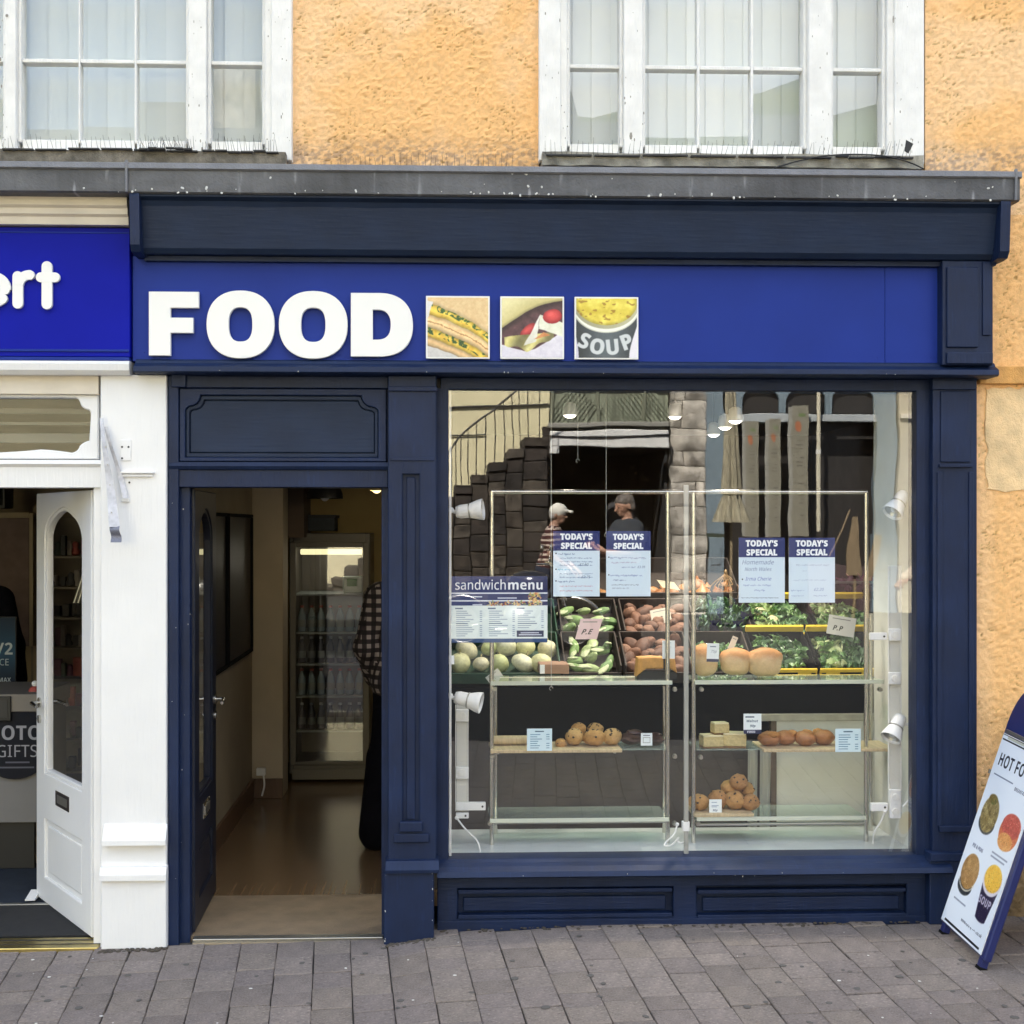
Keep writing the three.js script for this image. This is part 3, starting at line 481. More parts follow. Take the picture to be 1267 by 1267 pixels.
// fascia sign with raised letters and picture panels
{
  const z = ZS, z2 = ZS + 0.03, sg = thing('shop_sign', 'long blue fascia sign reading FOOD with three square food pictures', 'sign', [X(664, z), Y(385, z), z]);
  each('sign_board', [box(X(164, z), X(1095, z) - 0.0008, Y(449, z), Y(320, z), -0.02, z, 0.0015), box(X(1095, z) + 0.0008, X(1164, z), Y(449, z), Y(320, z), -0.02, z, 0.0015)], M.signBlue, sg); each('screw', [[178, 332], [178, 438], [600, 330], [1086, 331], [1086, 440], [1104, 331], [1152, 440]].map(([u, v]) => cyl([X(u, z), Y(v, z), z - 0.002], [X(u, z), Y(v, z), z + 0.002], 0.004, 0.003, 10)), M.signBlue, sg);
  const x = (u) => X(u, z2), y = (v) => Y(v, z2, 400);
  const ring = (u, v, ru, rv, iu, iv, p = 2.25) => {
    const o = new THREE.Shape(), h = new THREE.Path(), sup = (t, a, b, e) => [x(u) + (x(u + a) - x(u)) * Math.sign(Math.cos(t)) * Math.pow(Math.abs(Math.cos(t)), 2 / e), y(v) + (y(v - b) - y(v)) * Math.sign(Math.sin(t)) * Math.pow(Math.abs(Math.sin(t)), 2 / e)];
    const a = [], b = []; for (let k = 0; k < 56; k++) { const t = k / 56 * Math.PI * 2; a.push(sup(t, ru, rv, p)); b.push(sup(t, iu, iv, 2.6)); }
    const s = shp(a); s.holes.push(pth(b)); return s;
  };
  const letters = [
    shp([[184, 441], [184, 362], [246, 362], [246, 382], [211, 382], [211, 394], [239, 394], [239, 413], [211, 413], [211, 441]].map(([a, b]) => [x(a), y(b)])),
    ring(297.5, 402, 42, 42, 14.5, 21), ring(387.5, 402, 42.5, 42, 15, 21),
  ];
  const D = new THREE.Shape(); D.moveTo(x(434), y(441)); D.lineTo(x(434), y(362)); D.lineTo(x(470), y(362)); D.bezierCurveTo(x(497), y(362), x(511), y(378), x(511), y(402)); D.bezierCurveTo(x(511), y(427), x(496), y(441), x(469), y(441)); D.closePath();
  const dh = new THREE.Path(); dh.moveTo(x(460.5), y(420.5)); dh.lineTo(x(460.5), y(382)); dh.lineTo(x(467), y(382)); dh.bezierCurveTo(x(479), y(382), x(484), y(389), x(484), y(401)); dh.bezierCurveTo(x(484), y(414), x(479), y(420.5), x(466), y(420.5)); dh.closePath(); D.holes.push(dh); letters.push(D);
  for (const s of letters) mesh('letter', [slab(s, z + 0.006, z2, 0.002, 16)], M.letter, sg);
  const lerp3 = (a, b, t) => a.map((q, i) => mix(q, b[i], t)), nz = (x, y, s, o = 4) => fbm(x + 50, y + 50, o, s);
  const pixels = (g, fn) => { const im = g.createImageData(256, 256); for (let j = 0; j < 256; j++) for (let i = 0; i < 256; i++) { const c = fn(i / 256, j / 256), k = (j * 256 + i) * 4; for (let q = 0; q < 3; q++) im.data[k + q] = clamp(c[q] / 255) * 255; im.data[k + 3] = 255; } g.putImageData(im, 0, 0); };
  const bread = (n, s) => lerp3([214, 172, 118], [240, 212, 160], n).map((q) => q * s), tomato = (x, y, cx, cy, rx, ry, t) => { const c = Math.cos(t), q = Math.sin(t), a = ((x - cx) * c + (y - cy) * q) / rx, b = (-(x - cx) * q + (y - cy) * c) / ry; return [a * a + b * b, a, b]; };
  const pics = [
    (g) => pixels(g, (x0, y0) => { const x = x0 + 0.03 * (nz(x0 * 5, y0 * 5, 601) - 0.5), y = y0 + 0.05 * (nz(x0 * 6, y0 * 6, 602) - 0.5), d = y - 0.56 * x + 0.1 * Math.sin(x * 2.4), n = nz(x * 22, y * 22, 603), f = nz(x * 60, y * 60, 604, 2);
      const band = (a, b) => clamp((d - a) / (b - a)), shade = (t) => 0.66 + 0.42 * Math.sin(Math.PI * clamp(t * 0.9 + 0.08)); const green = (lo, hi, s, dens) => d > lo && d < hi && nz(x * 26, y * 26, s, 2) > dens && nz(x * 7, y * 7, s + 1, 2) > 0.42;
      let c; if (x + y * 0.35 < 0.12 && d > 0.05 && d < 0.42) c = [226, 222, 220]; else if (d < 0.1) c = bread(n * 0.8 + 0.3, 0.98 - 0.14 * sstep(0.02, 0.1, d)); else if (d < 0.27) { const t = band(0.1, 0.27); c = lerp3([200, 156, 46], [246, 218, 96], n * 1.1).map((q) => q * shade(t) * 1.02); if (green(0.1, 0.19, 611, 0.5)) c = lerp3([34, 66, 24], [96, 128, 60], f); } else if (d < 0.5) { const t = band(0.27, 0.5); c = bread(n, shade(t) * 1.04); if (Math.abs(d - 0.39 + 0.03 * (f - 0.5)) < 0.012) c = c.map((q, i) => q * [0.74, 0.66, 0.58][i]); } else if (d < 0.66) { const t = band(0.5, 0.66); c = lerp3([196, 150, 42], [242, 214, 92], n * 1.1).map((q) => q * shade(t)); if (green(0.5, 0.6, 621, 0.48)) c = lerp3([24, 54, 20], [80, 112, 52], f); } else if (d < 0.8) c = bread(n * 0.7, shade(band(0.66, 0.8)) * 0.94); else c = [214, 210, 206].map((q) => q - 20 * n);
      return c.map((q) => q + 14 * (f - 0.5)); }),
    (g) => pixels(g, (x0, y0) => { const x = x0 + 0.03 * (nz(x0 * 5, y0 * 5, 631) - 0.5), y = y0 + 0.03 * (nz(x0 * 5, y0 * 5, 632) - 0.5), n = nz(x * 14, y * 14, 633), f = nz(x * 60, y * 60, 634, 2); let c = lerp3([206, 200, 212], [232, 228, 234], n);
      const top = 0.5 - 0.44 * x - 0.1 * Math.sin(x * 3), low = 0.86 - 0.28 * Math.abs(x - 0.4) - 0.35 * Math.max(0, x - 0.55); if (y > top && y < low + 0.04) c = lerp3([58, 34, 40], [112, 76, 80], n).map((q) => q * (1 - 0.35 * sstep(top + 0.14, top, y)));
      let q = tomato(x, y, 0.83, 0.31, 0.16, 0.12, -0.2); if (q[0] < 1) c = lerp3([226, 84, 80], [150, 26, 34], clamp(q[0] * 0.9 + q[2] * 0.25)).map((v) => v + 60 * Math.max(0, 0.25 - (q[1] + 0.25) ** 2 - (q[2] + 0.45) ** 2)); q = tomato(x, y, 0.43, 0.54, 0.16, 0.075, -0.75); if (q[0] < 1) c = lerp3([216, 82, 80], [132, 26, 34], clamp(q[0] + q[2] * 0.3));
      const tri = (ax, ay, bx, by, cx, cy) => { const s = (px, py, qx, qy) => (x - qx) * (py - qy) - (px - qx) * (y - qy), a = s(ax, ay, bx, by), b = s(bx, by, cx, cy), e = s(cx, cy, ax, ay); return (a < 0) === (b < 0) && (b < 0) === (e < 0); }; if (y > 0.66 - 0.1 * x && y < low + 0.02 + 0.03 * Math.sin(x * 18) && x > 0.04 && x < 0.86) c = lerp3([186, 170, 92], [232, 226, 160], n).map((v) => v * (0.8 + 0.24 * Math.sin(x * 14 + y * 9))); if (tri(0.63, 0.28, 0.36, 0.8, 0.56, 0.74)) c = lerp3([212, 208, 190], [248, 247, 236], n * 0.7 + (0.7 - y)); if (tri(0.63, 0.28, 0.6, 0.52, 1.02, 0.66) || tri(0.63, 0.28, 1.02, 0.42, 1.02, 0.66)) c = q[0] < 0 ? c : tomato(x, y, 0.83, 0.31, 0.16, 0.12, -0.2)[0] < 1 ? c : lerp3([214, 212, 186], [242, 243, 224], n); if (tri(0.52, 0.7, 0.68, 0.58, 0.8, 0.63)) c = lerp3([186, 110, 62], [226, 158, 100], n);
      if (y < top) { const t = clamp((top - y) / 0.5); c = lerp3([196, 182, 118], [238, 228, 174], clamp(t * 1.5) * 0.8 + 0.25 * n).map((v) => v * (0.8 + 0.2 * sstep(0, 0.06, top - y))); } return c.map((v) => v + 12 * (f - 0.5)); }),
    (g) => { pixels(g, (x, y) => { const n = nz(x * 9, y * 9, 651), f = nz(x * 50, y * 50, 652, 2), e = (a, b, cy) => ((x - 0.49) / a) ** 2 + ((y - cy) / b) ** 2; let c = lerp3([206, 200, 214], [230, 226, 232], x); const wl = -0.06 + 0.1 * sstep(0.2, 1, y), wr = 1.04 - 0.17 * sstep(0.2, 1, y); if (x > wl && x < wr) { const t = (x - wl) / (wr - wl); c = lerp3([40, 46, 50], [88, 97, 102], Math.pow(Math.sin(Math.PI * clamp(t * 0.86 + 0.02)), 1.3)).map((q) => q + 8 * (n - 0.5)); } const r = e(0.56, 0.45, 0.13); if (r < 1) c = lerp3([170, 170, 150], [240, 241, 226], clamp((1 - r) * 8 + 0.25 * x)); if (e(0.54, 0.42, 0.09) < 1) c = [176, 172, 140].map((q) => q * (0.9 + 0.2 * x)); const s = e(0.52, 0.4, 0.05); if (s < 1) { c = lerp3([198, 172, 46], [238, 224, 104], clamp(n * 1.3 - 0.1)).map((q) => q * (0.84 + 0.2 * sstep(0, 0.3, 1 - s))); if (nz(x * 13, y * 20, 653, 2) > 0.68) c = lerp3(c, [150, 104, 34], 0.7); } return c.map((q) => q + 10 * (f - 0.5)); });
      g.fillStyle = '#ced2d2'; g.strokeStyle = '#ced2d2'; g.lineWidth = 4; g.font = 'bold 88px sans-serif'; g.textAlign = 'center'; [['S', 24, 212, 0.36], ['O', 84, 238, 0.16], ['U', 156, 240, -0.1], ['P', 222, 216, -0.34]].forEach(([c, a, b, t]) => { g.save(); g.translate(a, b); g.rotate(t); g.fillText(c, 0, 0); g.strokeText(c, 0, 0); g.restore(); }); },
  ];
  [[527, 606], [619, 698], [711, 790]].forEach(([a, b], k) => {
    const p = mesh('picture_panel', [box(x(a), x(b), y(443), y(365), z + 0.008, z + 0.028, 0.002)], M.letter, sg); p.userData.label = ['picture of filled sandwiches', 'picture of a filled roll with tomato', 'picture of a pot of yellow soup marked SOUP'][k];
    const t = canvasTex(256, 256, (g) => { pics[k](g); g.filter = 'blur(1.2px)'; g.drawImage(g.canvas, 0, 0); g.filter = 'none'; }), pl = new THREE.PlaneGeometry(x(b) - x(a) - 0.014, y(365) - y(443) - 0.014).translate((x(a) + x(b)) / 2, (y(365) + y(443)) / 2, z + 0.0292);
    mesh('print', [pl], print(t), p, true);
  });
}
// doors: leaf built along +x from its hinge, then turned open
function door(name, label, hinge, w, hgt, turn, m, glassTop, glassBottom, ptX) {
  const t = thing(name, label, 'door', hinge); t.rotation.y = turn; const b = t.base; t.base = [0, 0, 0];
  const th = 0.044, s = shp(rectPts(0, w, 0, hgt)), hole = (x0, x1, y0, y1) => { const p = new THREE.Path(); p.moveTo(x0, y0); p.lineTo(x1, y0); p.lineTo(x1, y1 - 0.13); p.quadraticCurveTo(x1 - 0.02, y1 - 0.06, mix(x1, x0, 0.25), y1 - 0.03); p.quadraticCurveTo((x0 + x1) / 2, y1 + 0.025, mix(x0, x1, 0.25), y1 - 0.03); p.quadraticCurveTo(x0 + 0.02, y1 - 0.06, x0, y1 - 0.13); p.closePath(); return p; };
  const gx0 = 0.13, gx1 = w - 0.13; s.holes.push(hole(gx0, gx1, glassBottom, glassTop));
  const px0 = 0.13, px1 = w - 0.13, py0 = 0.12, py1 = glassBottom - 0.22; s.holes.push(pth(rectPts(px0, px1, py0, py1)));
  const leaf = mesh('leaf', [slab(s, -th / 2, th / 2, 0.004, 10)], m, t);
  const bead = new THREE.Shape(hole(gx0 - 0.0, gx1, glassBottom, glassTop).getPoints(10)); bead.holes.push(hole(gx0 + 0.018, gx1 - 0.018, glassBottom + 0.018, glassTop - 0.018));
  mesh('glazing_bead', [slab(bead, -0.016, 0.016, 0.003, 10)], m, leaf);
  mesh('pane', [new THREE.ShapeGeometry(new THREE.Shape(hole(gx0 + 0.005, gx1 - 0.005, glassBottom + 0.005, glassTop - 0.005).getPoints(10)))], M.paneClear, leaf);
  const pn = shp(rectPts(px0 - 0.002, px1 + 0.002, py0 - 0.002, py1 + 0.002)); mesh('panel', [slab(pn, -0.008, 0.008, 0.002), box(px0 + 0.03, px1 - 0.03, py0 + 0.03, py1 - 0.03, -0.014, 0.014, 0.006)], m, leaf);
  for (const q of [-1, 1]) {
    mesh('handle', [cyl([w - 0.06, 0.95, q * th / 2], [w - 0.06, 0.95, q * (th / 2 + 0.045)], 0.009), cyl([w - 0.065, 0.95, q * (th / 2 + 0.043)], [w - 0.17, 0.945, q * (th / 2 + 0.05)], 0.009, 0.008), cyl([w - 0.06, 0.95, q * th / 2], [w - 0.06, 0.95, q * (th / 2 + 0.008)], 0.025)], M.chrome, t);
    mesh('lock', [cyl([w - 0.06, 0.87, q * th / 2], [w - 0.06, 0.87, q * (th / 2 + 0.01)], 0.02)], M.chrome, t);
    const pw = mesh('letter_plate', [box(w * 0.5 - 0.1, w * 0.5 + 0.1, glassBottom - 0.125, glassBottom - 0.055, q * th / 2 - 0.003, q * th / 2 + 0.004, 0.002)], ptX || M.chrome, t);
    mesh('flap', [box(w * 0.5 - 0.075, w * 0.5 + 0.075, glassBottom - 0.11, glassBottom - 0.07, q * th / 2 - 0.004, q * th / 2 + 0.008, 0.002)], M.steel, pw);
  }
  t.base = b; return t;
}
const FLOOR = Y(1161, 0.03, 350), FLOOR2 = Y(1170, 0.05, 60);
door('shop_door', 'dark blue half glazed door standing open in the FOOD shop doorway', [X(236, -0.05), FLOOR + 0.012, -0.03], 0.68, Y(605, 0) - FLOOR - 0.015, THREE.MathUtils.degToRad(91.5), M.navyDoorShaded, Y(632, -0.2) - FLOOR, 0.57);
// ---------------------------------------------------------------- the white shopfront on the left
const front2 = thing('white_shopfront', 'white painted shopfront on the left with moulded pilaster, transom light and cream cornice', 'shopfront', [X(60, 0.08), 0, 0]);
{
  const xl = X(-330, 0.1), z = 0.1;
  const y = (v, zz = z) => Y(v, zz, 80);
  mesh('cornice', [polyX([[-0.03, y(243, 0.16)], [0.2, y(243, 0.16)], [0.2, y(256, 0.16)], [0.185, y(259, 0.16)], [0.185, y(266, 0.16)], [0.17, y(269, 0.16)], [0.165, y(278, 0.16)], [-0.03, y(278, 0.16)]], xl, X(160, 0.16) - 0.002)], M.cream, front2);
  mesh('moulding', [polyX([[-0.03, y(446, 0.13)], [0.13, y(446, 0.13)], [0.14, y(450, 0.13)], [0.135, y(458, 0.13)], [0.115, y(463, 0.13)], [-0.03, y(463, 0.13)]], xl, X(160, 0.13))], M.white, front2);
  mesh('header', [box(xl, X(122, 0.07), y(488, 0.07), y(463.5, 0.07), -0.1, 0.07, 0.004)], M.cream, front2);
  // transom light with curved corners
  const zt = 0.05, X5 = (u) => X(u, zt), Y5 = (v) => Y(v, zt, 80), s = shp(rectPts(xl, X5(122), Y5(568), Y5(487.5))), h = new THREE.Path();
  const q = (u, v) => [X5(u), Y5(v)];
  h.moveTo(...q(-60, 562)); h.lineTo(...q(-60, 492)); h.lineTo(...q(92, 492)); h.quadraticCurveTo(...q(97, 492), ...q(99, 499)); h.quadraticCurveTo(...q(101, 506), ...q(109, 507)); h.quadraticCurveTo(...q(112, 508), ...q(112, 514)); h.lineTo(...q(110, 545)); h.quadraticCurveTo(...q(102, 547), ...q(98, 552)); h.quadraticCurveTo(...q(96, 559), ...q(88, 560)); h.quadraticCurveTo(...q(70, 557), ...q(50, 556)); h.quadraticCurveTo(...q(20, 560), ...q(-60, 562)); h.closePath();
  s.holes.push(h); const tr = mesh('transom', [slab(s, -0.02, zt, 0.006, 8)], M.white, front2);
  mesh('pane', [new THREE.ShapeGeometry(new THREE.Shape(h.getPoints(8))).translate(0, 0, 0.01)], M.paneClear, tr); each('blind_slat', [[505, 512], [522, 526], [536, 548]].map(([a, b]) => pbox(-120, a, 112, b, -0.19, -0.18, 0.003)), mat([0.16, 0.16, 0.14], { rough: 0.8 }), tr);
  mesh('beam', [polyX([[-0.1, y(569, 0.08)], [0.075, y(569, 0.08)], [0.08, y(574, 0.08)], [0.065, y(578, 0.08)], [0.06, y(603, 0.06)], [-0.1, y(603, 0.06)]], xl, X(126, 0.07))], M.white, front2);
  // wide pilaster
  const gy = gh(X(165, 0.1), 0.1) - 0.02, p = mesh('pilaster', [box(X(124, 0.08), X(206, 0.08), gy, Y(463.5, 0.08, 150), -0.12, 0.08, 0.006), box(X(116, 0.04), X(124, 0.08) - 0.0005, gy, y(603, 0.04), -0.12, 0.045, 0.003)], M.white, front2);
  const f = (u0, v0, u1, v1, a, b, c) => pbox(u0, v0, u1, v1, a, b, c);
  mesh('base_moulding', [polyX([[0.07, Y(1017, 0.09)], [0.088, Y(1017, 0.09)], [0.122, Y(1036, 0.12)], [0.122, Y(1042, 0.12)], [0.07, Y(1042, 0.12)]], X(128, 0.1), X(206, 0.1))], M.white, p);
  mesh('base_moulding', [polyX([[0.07, Y(1068, 0.1)], [0.11, Y(1068, 0.1)], [0.125, Y(1078, 0.12)], [0.125, Y(1085, 0.12)], [0.07, Y(1085, 0.12)]], X(124, 0.11), X(206, 0.11))], M.white, p);
  mesh('plinth', [box(X(125, 0.105), X(205.5, 0.105), gy, Y(1085.5, 0.105, 165), 0.05, 0.105, 0.006)], M.white, p);
  each('moulding', [f(148, 583, 191, 586, 0.078, 0.1, 0.003), f(150, 586.5, 189, 590, 0.078, 0.092, 0.003)], M.white, p);
  each('bracket_plate', [f(149, 544, 162, 570, 0.078, 0.086, 0.002), f(150, 617, 160, 621, 0.078, 0.09, 0.002)], M.white, p);
  each('screw_hole', [[151, 553], [159, 553], [151, 567], [160, 597]].map(([u, v]) => cyl(P(u, v, 0.085), P(u, v, 0.0875), 0.0045)), M.iron, p);
  // brass threshold
  mesh('threshold', [box(xl, X(121, 0.1), FLOOR2 - 0.035, FLOOR2 + 0.006, -0.05, 0.1, 0.006)], M.brass, front2);
  each('groove', [box(xl, X(121, 0.1), FLOOR2 + 0.004, FLOOR2 + 0.008, -0.01, 0.0, 0), box(xl, X(121, 0.1), FLOOR2 + 0.004, FLOOR2 + 0.008, 0.05, 0.055, 0)], M.iron, front2);
}
{ // the neighbour's blue sign with rounded letters
  const z = 0.13, t = thing('neighbour_sign', 'bright blue sign ending in rounded white letters ert over the white shopfront', 'sign', [X(60, z), Y(360, z, 60), z]);
  const y = (v) => Y(v, z, 40), x = (u) => X(u, z);
  mesh('sign_board', [box(X(-330, z), x(160.5), y(441), y(281), -0.02, z, 0.003)], M.signBlue2, t);
  each('trim', [box(X(-330, z), x(160), y(288.2), y(286.6), z - 0.001, z + 0.004, 0.001), box(X(-330, z), x(160), y(435), y(432), z - 0.001, z + 0.006, 0.002), box(X(-330, z), x(160), y(446), y(441.5), -0.02, z + 0.004, 0.002)], M.signBlue, t);
  const k = x(1) - x(0), cap = (u0, v0, u1, v1, r, n) => { const a = Math.atan2(y(v1) - y(v0), x(u1) - x(u0)), pts = []; for (let i = 0; i <= 10; i++) { const q = a + Math.PI / 2 + i / 10 * Math.PI; pts.push([x(u0) + Math.cos(q) * r * k, y(v0) + Math.sin(q) * r * k]); } for (let i = 0; i <= 10; i++) { const q = a - Math.PI / 2 + i / 10 * Math.PI; pts.push([x(u1) + Math.cos(q) * r * k, y(v1) + Math.sin(q) * r * k]); } return slab(shp(pts), z + 0.004, z + 0.02 + n * 0.0006, 0.001, 6); };
  const arc = (u, v, R, r, a0, a1, n) => { const o = [], i = []; for (let q = 0; q <= 30; q++) { const a = mix(a0, a1, q / 30); o.push([x(u) + Math.cos(a) * (R + r) * k, y(v) + Math.sin(a) * (R + r) * k]); i.unshift([x(u) + Math.cos(a) * (R - r) * k, y(v) + Math.sin(a) * (R - r) * k]); } return slab(shp([...o, ...i]), z + 0.004, z + 0.02 + n * 0.0006, 0.001); };
  mesh('letter', [cap(59.5, 330.5, 59.5, 377, 6.6, 0), cap(52, 344, 69.5, 344, 6.2, 1)], M.letter, t);
  mesh('letter', [cap(23.5, 343, 23.5, 376.5, 6.5, 0), arc(38, 354.5, 13.5, 6, 1.55, 3.1, 1), cap(38, 341, 38.5, 341.4, 6, 2)], M.letter, t);
  mesh('letter', [arc(-7, 359.5, 16, 6.3, 0, 5.5, 0), cap(-20, 360.5, 8.5, 360.5, 5, 1), cap(4.4, 371, 4.8, 370.7, 6.2, 2)], M.letter, t);
}
{ // torn banner holder on the white pilaster
  const t = thing('flag_bracket', 'bent white plastic bracket hanging askew on the white pilaster', 'bracket', P(140, 590, 0.13));
  const strip = (a, b, w0, w1, za, zb, th) => { const A = P(a[0], a[1], za), B = P(b[0], b[1], zb), k = 1 / 285, g = new THREE.BoxGeometry(1, 1, th, 1, 14, 1), p = g.attributes.position; for (let i = 0; i < p.count; i++) { const f = 0.5 - p.getY(i), w = mix(w0, w1, f) * k; p.setXYZ(i, mix(A[0], B[0], f) + p.getX(i) * w, mix(A[1], B[1], f), mix(A[2], B[2], f) + p.getZ(i) + 0.01 * Math.sin(f * 7) + 0.012 * p.getX(i) * Math.sin(f * 5)); } g.computeVertexNormals(); return g; };
  const pl = mat([0.62, 0.62, 0.66], { map: T.mottle, size: 0.1, rough: 0.4 });
  mesh('strip', [strip([125.5, 517], [142, 652], 4, 12, 0.11, 0.19, 0.004)], pl, t); mesh('arm', [strip([131, 528], [156, 616], 4, 6, 0.115, 0.1, 0.008)], pl, t);
  mesh('printed_end', [strip([141.8, 651], [144, 671], 12, 12, 0.1905, 0.195, 0.005)], mat([0.2, 0.21, 0.27], { map: T.mottle, size: 0.02, rough: 0.5 }), t);
  each('rivet', [[131, 553], [133, 575], [136, 600], [138, 634]].map(([u, v], i) => cyl(P(u, v, 0.128 + i * 0.016), P(u, v, 0.15 + i * 0.016), 0.003)), M.steel, t);
}
{
  const hx = X(119, -0.03), D = 6.75, ex = (57 - 543.5) / FOC * 6.72, ez = -0.72, w = Math.hypot(ex - hx, ez + 0.03);
  door('shop_door', 'white half glazed door standing open with dark letter plate at the left shop', [hx, FLOOR2 + 0.012, -0.03], w, Y(604, 0, 110) - FLOOR2 - 0.02, Math.atan2(0.69, ex - hx), M.white, Y(630, -0.35, 80) - FLOOR2, 0.62, mat([0.06, 0.045, 0.045], { rough: 0.3, metalness: 0.7 }));
}
// ---------------------------------------------------------------- inside the left shop
const M_floorBlue = mat([0.02, 0.032, 0.055], { map: T.speck, size: 0.4, rough: 0.9 }), M_clutter = mat([0.22, 0.19, 0.15], { map: T.mottle, size: 0.5, rough: 0.8 });
const PARTX = -1.24;
{
  const xl = WALLX[0] + 0.3;
  struct('shop_floor', 'dark blue carpet inside the left shop', 'floor', [box(xl, PARTX - 0.12, FLOOR2 - 0.05, FLOOR2, -4.4, -0.05, 0)], M_floorBlue);
  struct('interior_wall', 'cream wall at the back of the left shop', 'wall', [box(xl, PARTX - 0.12, FLOOR2, 2.75, -4.5, -4.4, 0)], M.plaster);
  struct('interior_wall', 'plain partition wall between the two shops', 'wall', [box(PARTX - 0.12, PARTX, -0.1, 2.75, -4.4, -0.12, 0)], M.plaster);
  struct('shop_ceiling', 'pale ceiling of the left shop', 'ceiling', [box(xl, PARTX - 0.12, 2.45, 2.5, -4.4, -0.12, 0)], M.plaster);
  const dm = thing('doormat', 'dark grey entrance mat inside the left shop doorway', 'mat', [X(50, -0.3), FLOOR2, -0.3]);
  mesh('pile', [box(X(-200, -0.3), X(112, -0.06), FLOOR2 + 0.002, FLOOR2 + 0.012, -0.55, -0.06, 0.003)], mat([0.03, 0.03, 0.032], { map: T.speck, size: 0.2, rough: 1, bump: T.grit, bsize: 0.06, bs: 0.004 }), dm); mesh('edge', [box(X(-200, -0.3), X(112, -0.06), FLOOR2 + 0.002, FLOOR2 + 0.014, -0.58, -0.552, 0.003)], M.steel, dm);
  const ds = thing('door_stop', 'small white wedge holding the white door open', 'door stop', P(40, 1126, -0.68)); mesh('wedge', [polyX([[-0.72, FLOOR2 + 0.012], [-0.62, FLOOR2 + 0.012], [-0.62, FLOOR2 + 0.018], [-0.72, FLOOR2 + 0.04]], X(34, -0.66), X(46, -0.66))], M.white, ds); mesh('tab', [box(X(44, -0.68), X(48, -0.68), FLOOR2 + 0.03, FLOOR2 + 0.07, -0.72, -0.7)], M.white, ds);
  // brown display board and shelf of goods at the back
  const zb = -3.6, bd = thing('display_board', 'tall brown display board on the back wall of the left shop', 'display board', P(-10, 720, zb));
  mesh('board', [pbox(-140, 641, 36, 800, zb - 0.05, zb, 0.004)], mat([0.13, 0.085, 0.075], { map: T.mottle, size: 0.4, rough: 0.7 }), bd); mesh('frame', [pbox(36, 635, 41, 800, zb - 0.06, zb + 0.02, 0.004), pbox(-140, 634, 36, 641, zb - 0.06, zb + 0.02, 0.004)], M.plaster, bd);
  const dk = thing('wall_box', 'small black box fixed high on the left shop wall', 'wall box', P(0, 613, zb)); mesh('casing', [pbox(-30, 598, 6, 629, zb - 0.2, zb, 0.006)], M.black, dk); mesh('grille', [pbox(-26, 602, 3, 625, zb, zb + 0.006, 0.002)], M.blackMatt, dk);
  const sh = thing('goods_rack', 'wall rack crowded with small gift goods in the left shop', 'rack', P(70, 800, -3.9));
  mesh('back_panel', [pbox(38, 640, 130, 1000, -4.3, -4.2, 0.004)], M_clutter, sh); mesh('upright', [pbox(41, 625, 46, 985, -3.95, -3.9, 0.004)], M.plaster, sh);
  const cols = [[0.35, 0.04, 0.04], [0.05, 0.05, 0.06], [0.25, 0.22, 0.2], [0.4, 0.08, 0.07], [0.07, 0.1, 0.08], [0.5, 0.45, 0.4], [0.03, 0.03, 0.035], [0.16, 0.05, 0.1]].map((c) => mat(c, { map: T.mottle, size: 0.15, rough: 0.6 }));
  let n = 0; for (let r = 0; r < 8; r++) { const v = 655 + r * 38; mesh('shelf', [pbox(44, v + 33, 128, v + 36, -4.2, -3.85, 0.002)], M_clutter, sh);
    for (let u = 47; u < 122; u += rr(6, 12)) { const w = rr(4, 9), hgt = rr(12, 28), z = rr(-4.1, -3.95); const g = n++ % 3 ? tag(mesh('gift_box', [pbox(u, v + 33 - hgt, u + w, v + 32.5, z - 0.05, z, 0.004)], pick(cols)), `small boxed gift on rack shelf ${['one', 'two', 'three', 'four', 'five', 'six', 'seven', 'eight'][r]} from the top, left shop`, 'box', `boxed gifts on rack shelf ${r + 1}`) : tag(mesh('gift_ornament', [lathe([[0.001, 0], [0.03, 0.004], [0.035, 0.03], [0.018, 0.06], [0.024, 0.085], [0.014, 0.1], [0.001, 0.105]], 10).translate(...P(u + 4, v + 32.5, z))], pick(cols)), `small ornament on rack shelf ${['one', 'two', 'three', 'four', 'five', 'six', 'seven', 'eight'][r]} from the top, left shop`, 'ornament', `ornaments on rack shelf ${r + 1}`); } }
  const rl = thing('banner_stand', 'slanting silver banner poles seen through the white door glass', 'stand', P(98, 740, -2)); mesh('pole', [cyl(P(92, 746, -2), P(110, 690, -2), 0.011)], M.steel, rl); mesh('pole', [cyl(P(97, 746, -2), P(115, 690, -2), 0.011)], M.steel, rl); mesh('foot', [cyl(P(104, 850, -2), P(116, 800, -2), 0.012), box(X(90, -2), X(120, -2), FLOOR2, FLOOR2 + 0.03, -2.1, -1.9)], M.steel, rl);
  // half price board
  const zp = -2.0, hp = thing('price_board', 'dark blue half price poster board in the left shop', 'poster', P(-6, 806, zp)); mesh('board', [pbox(-44, 763, 20, 852, zp - 0.02, zp, 0.004)], M.black, hp);
  const tx = canvasTex(256, 360, (g) => { const q = g.createLinearGradient(0, 0, 0, 360); q.addColorStop(0, '#152638'); q.addColorStop(0.5, '#1f4660'); q.addColorStop(1, '#0c1524'); g.fillStyle = q; g.fillRect(0, 0, 256, 360); g.fillStyle = '#aab4b8'; g.font = 'bold 84px sans-serif'; g.fillText('1/2', 118, 190); g.font = '46px sans-serif'; g.fillText('PRICE', 104, 245); g.font = 'bold 30px sans-serif'; g.fillText('MAX', 168, 330); });
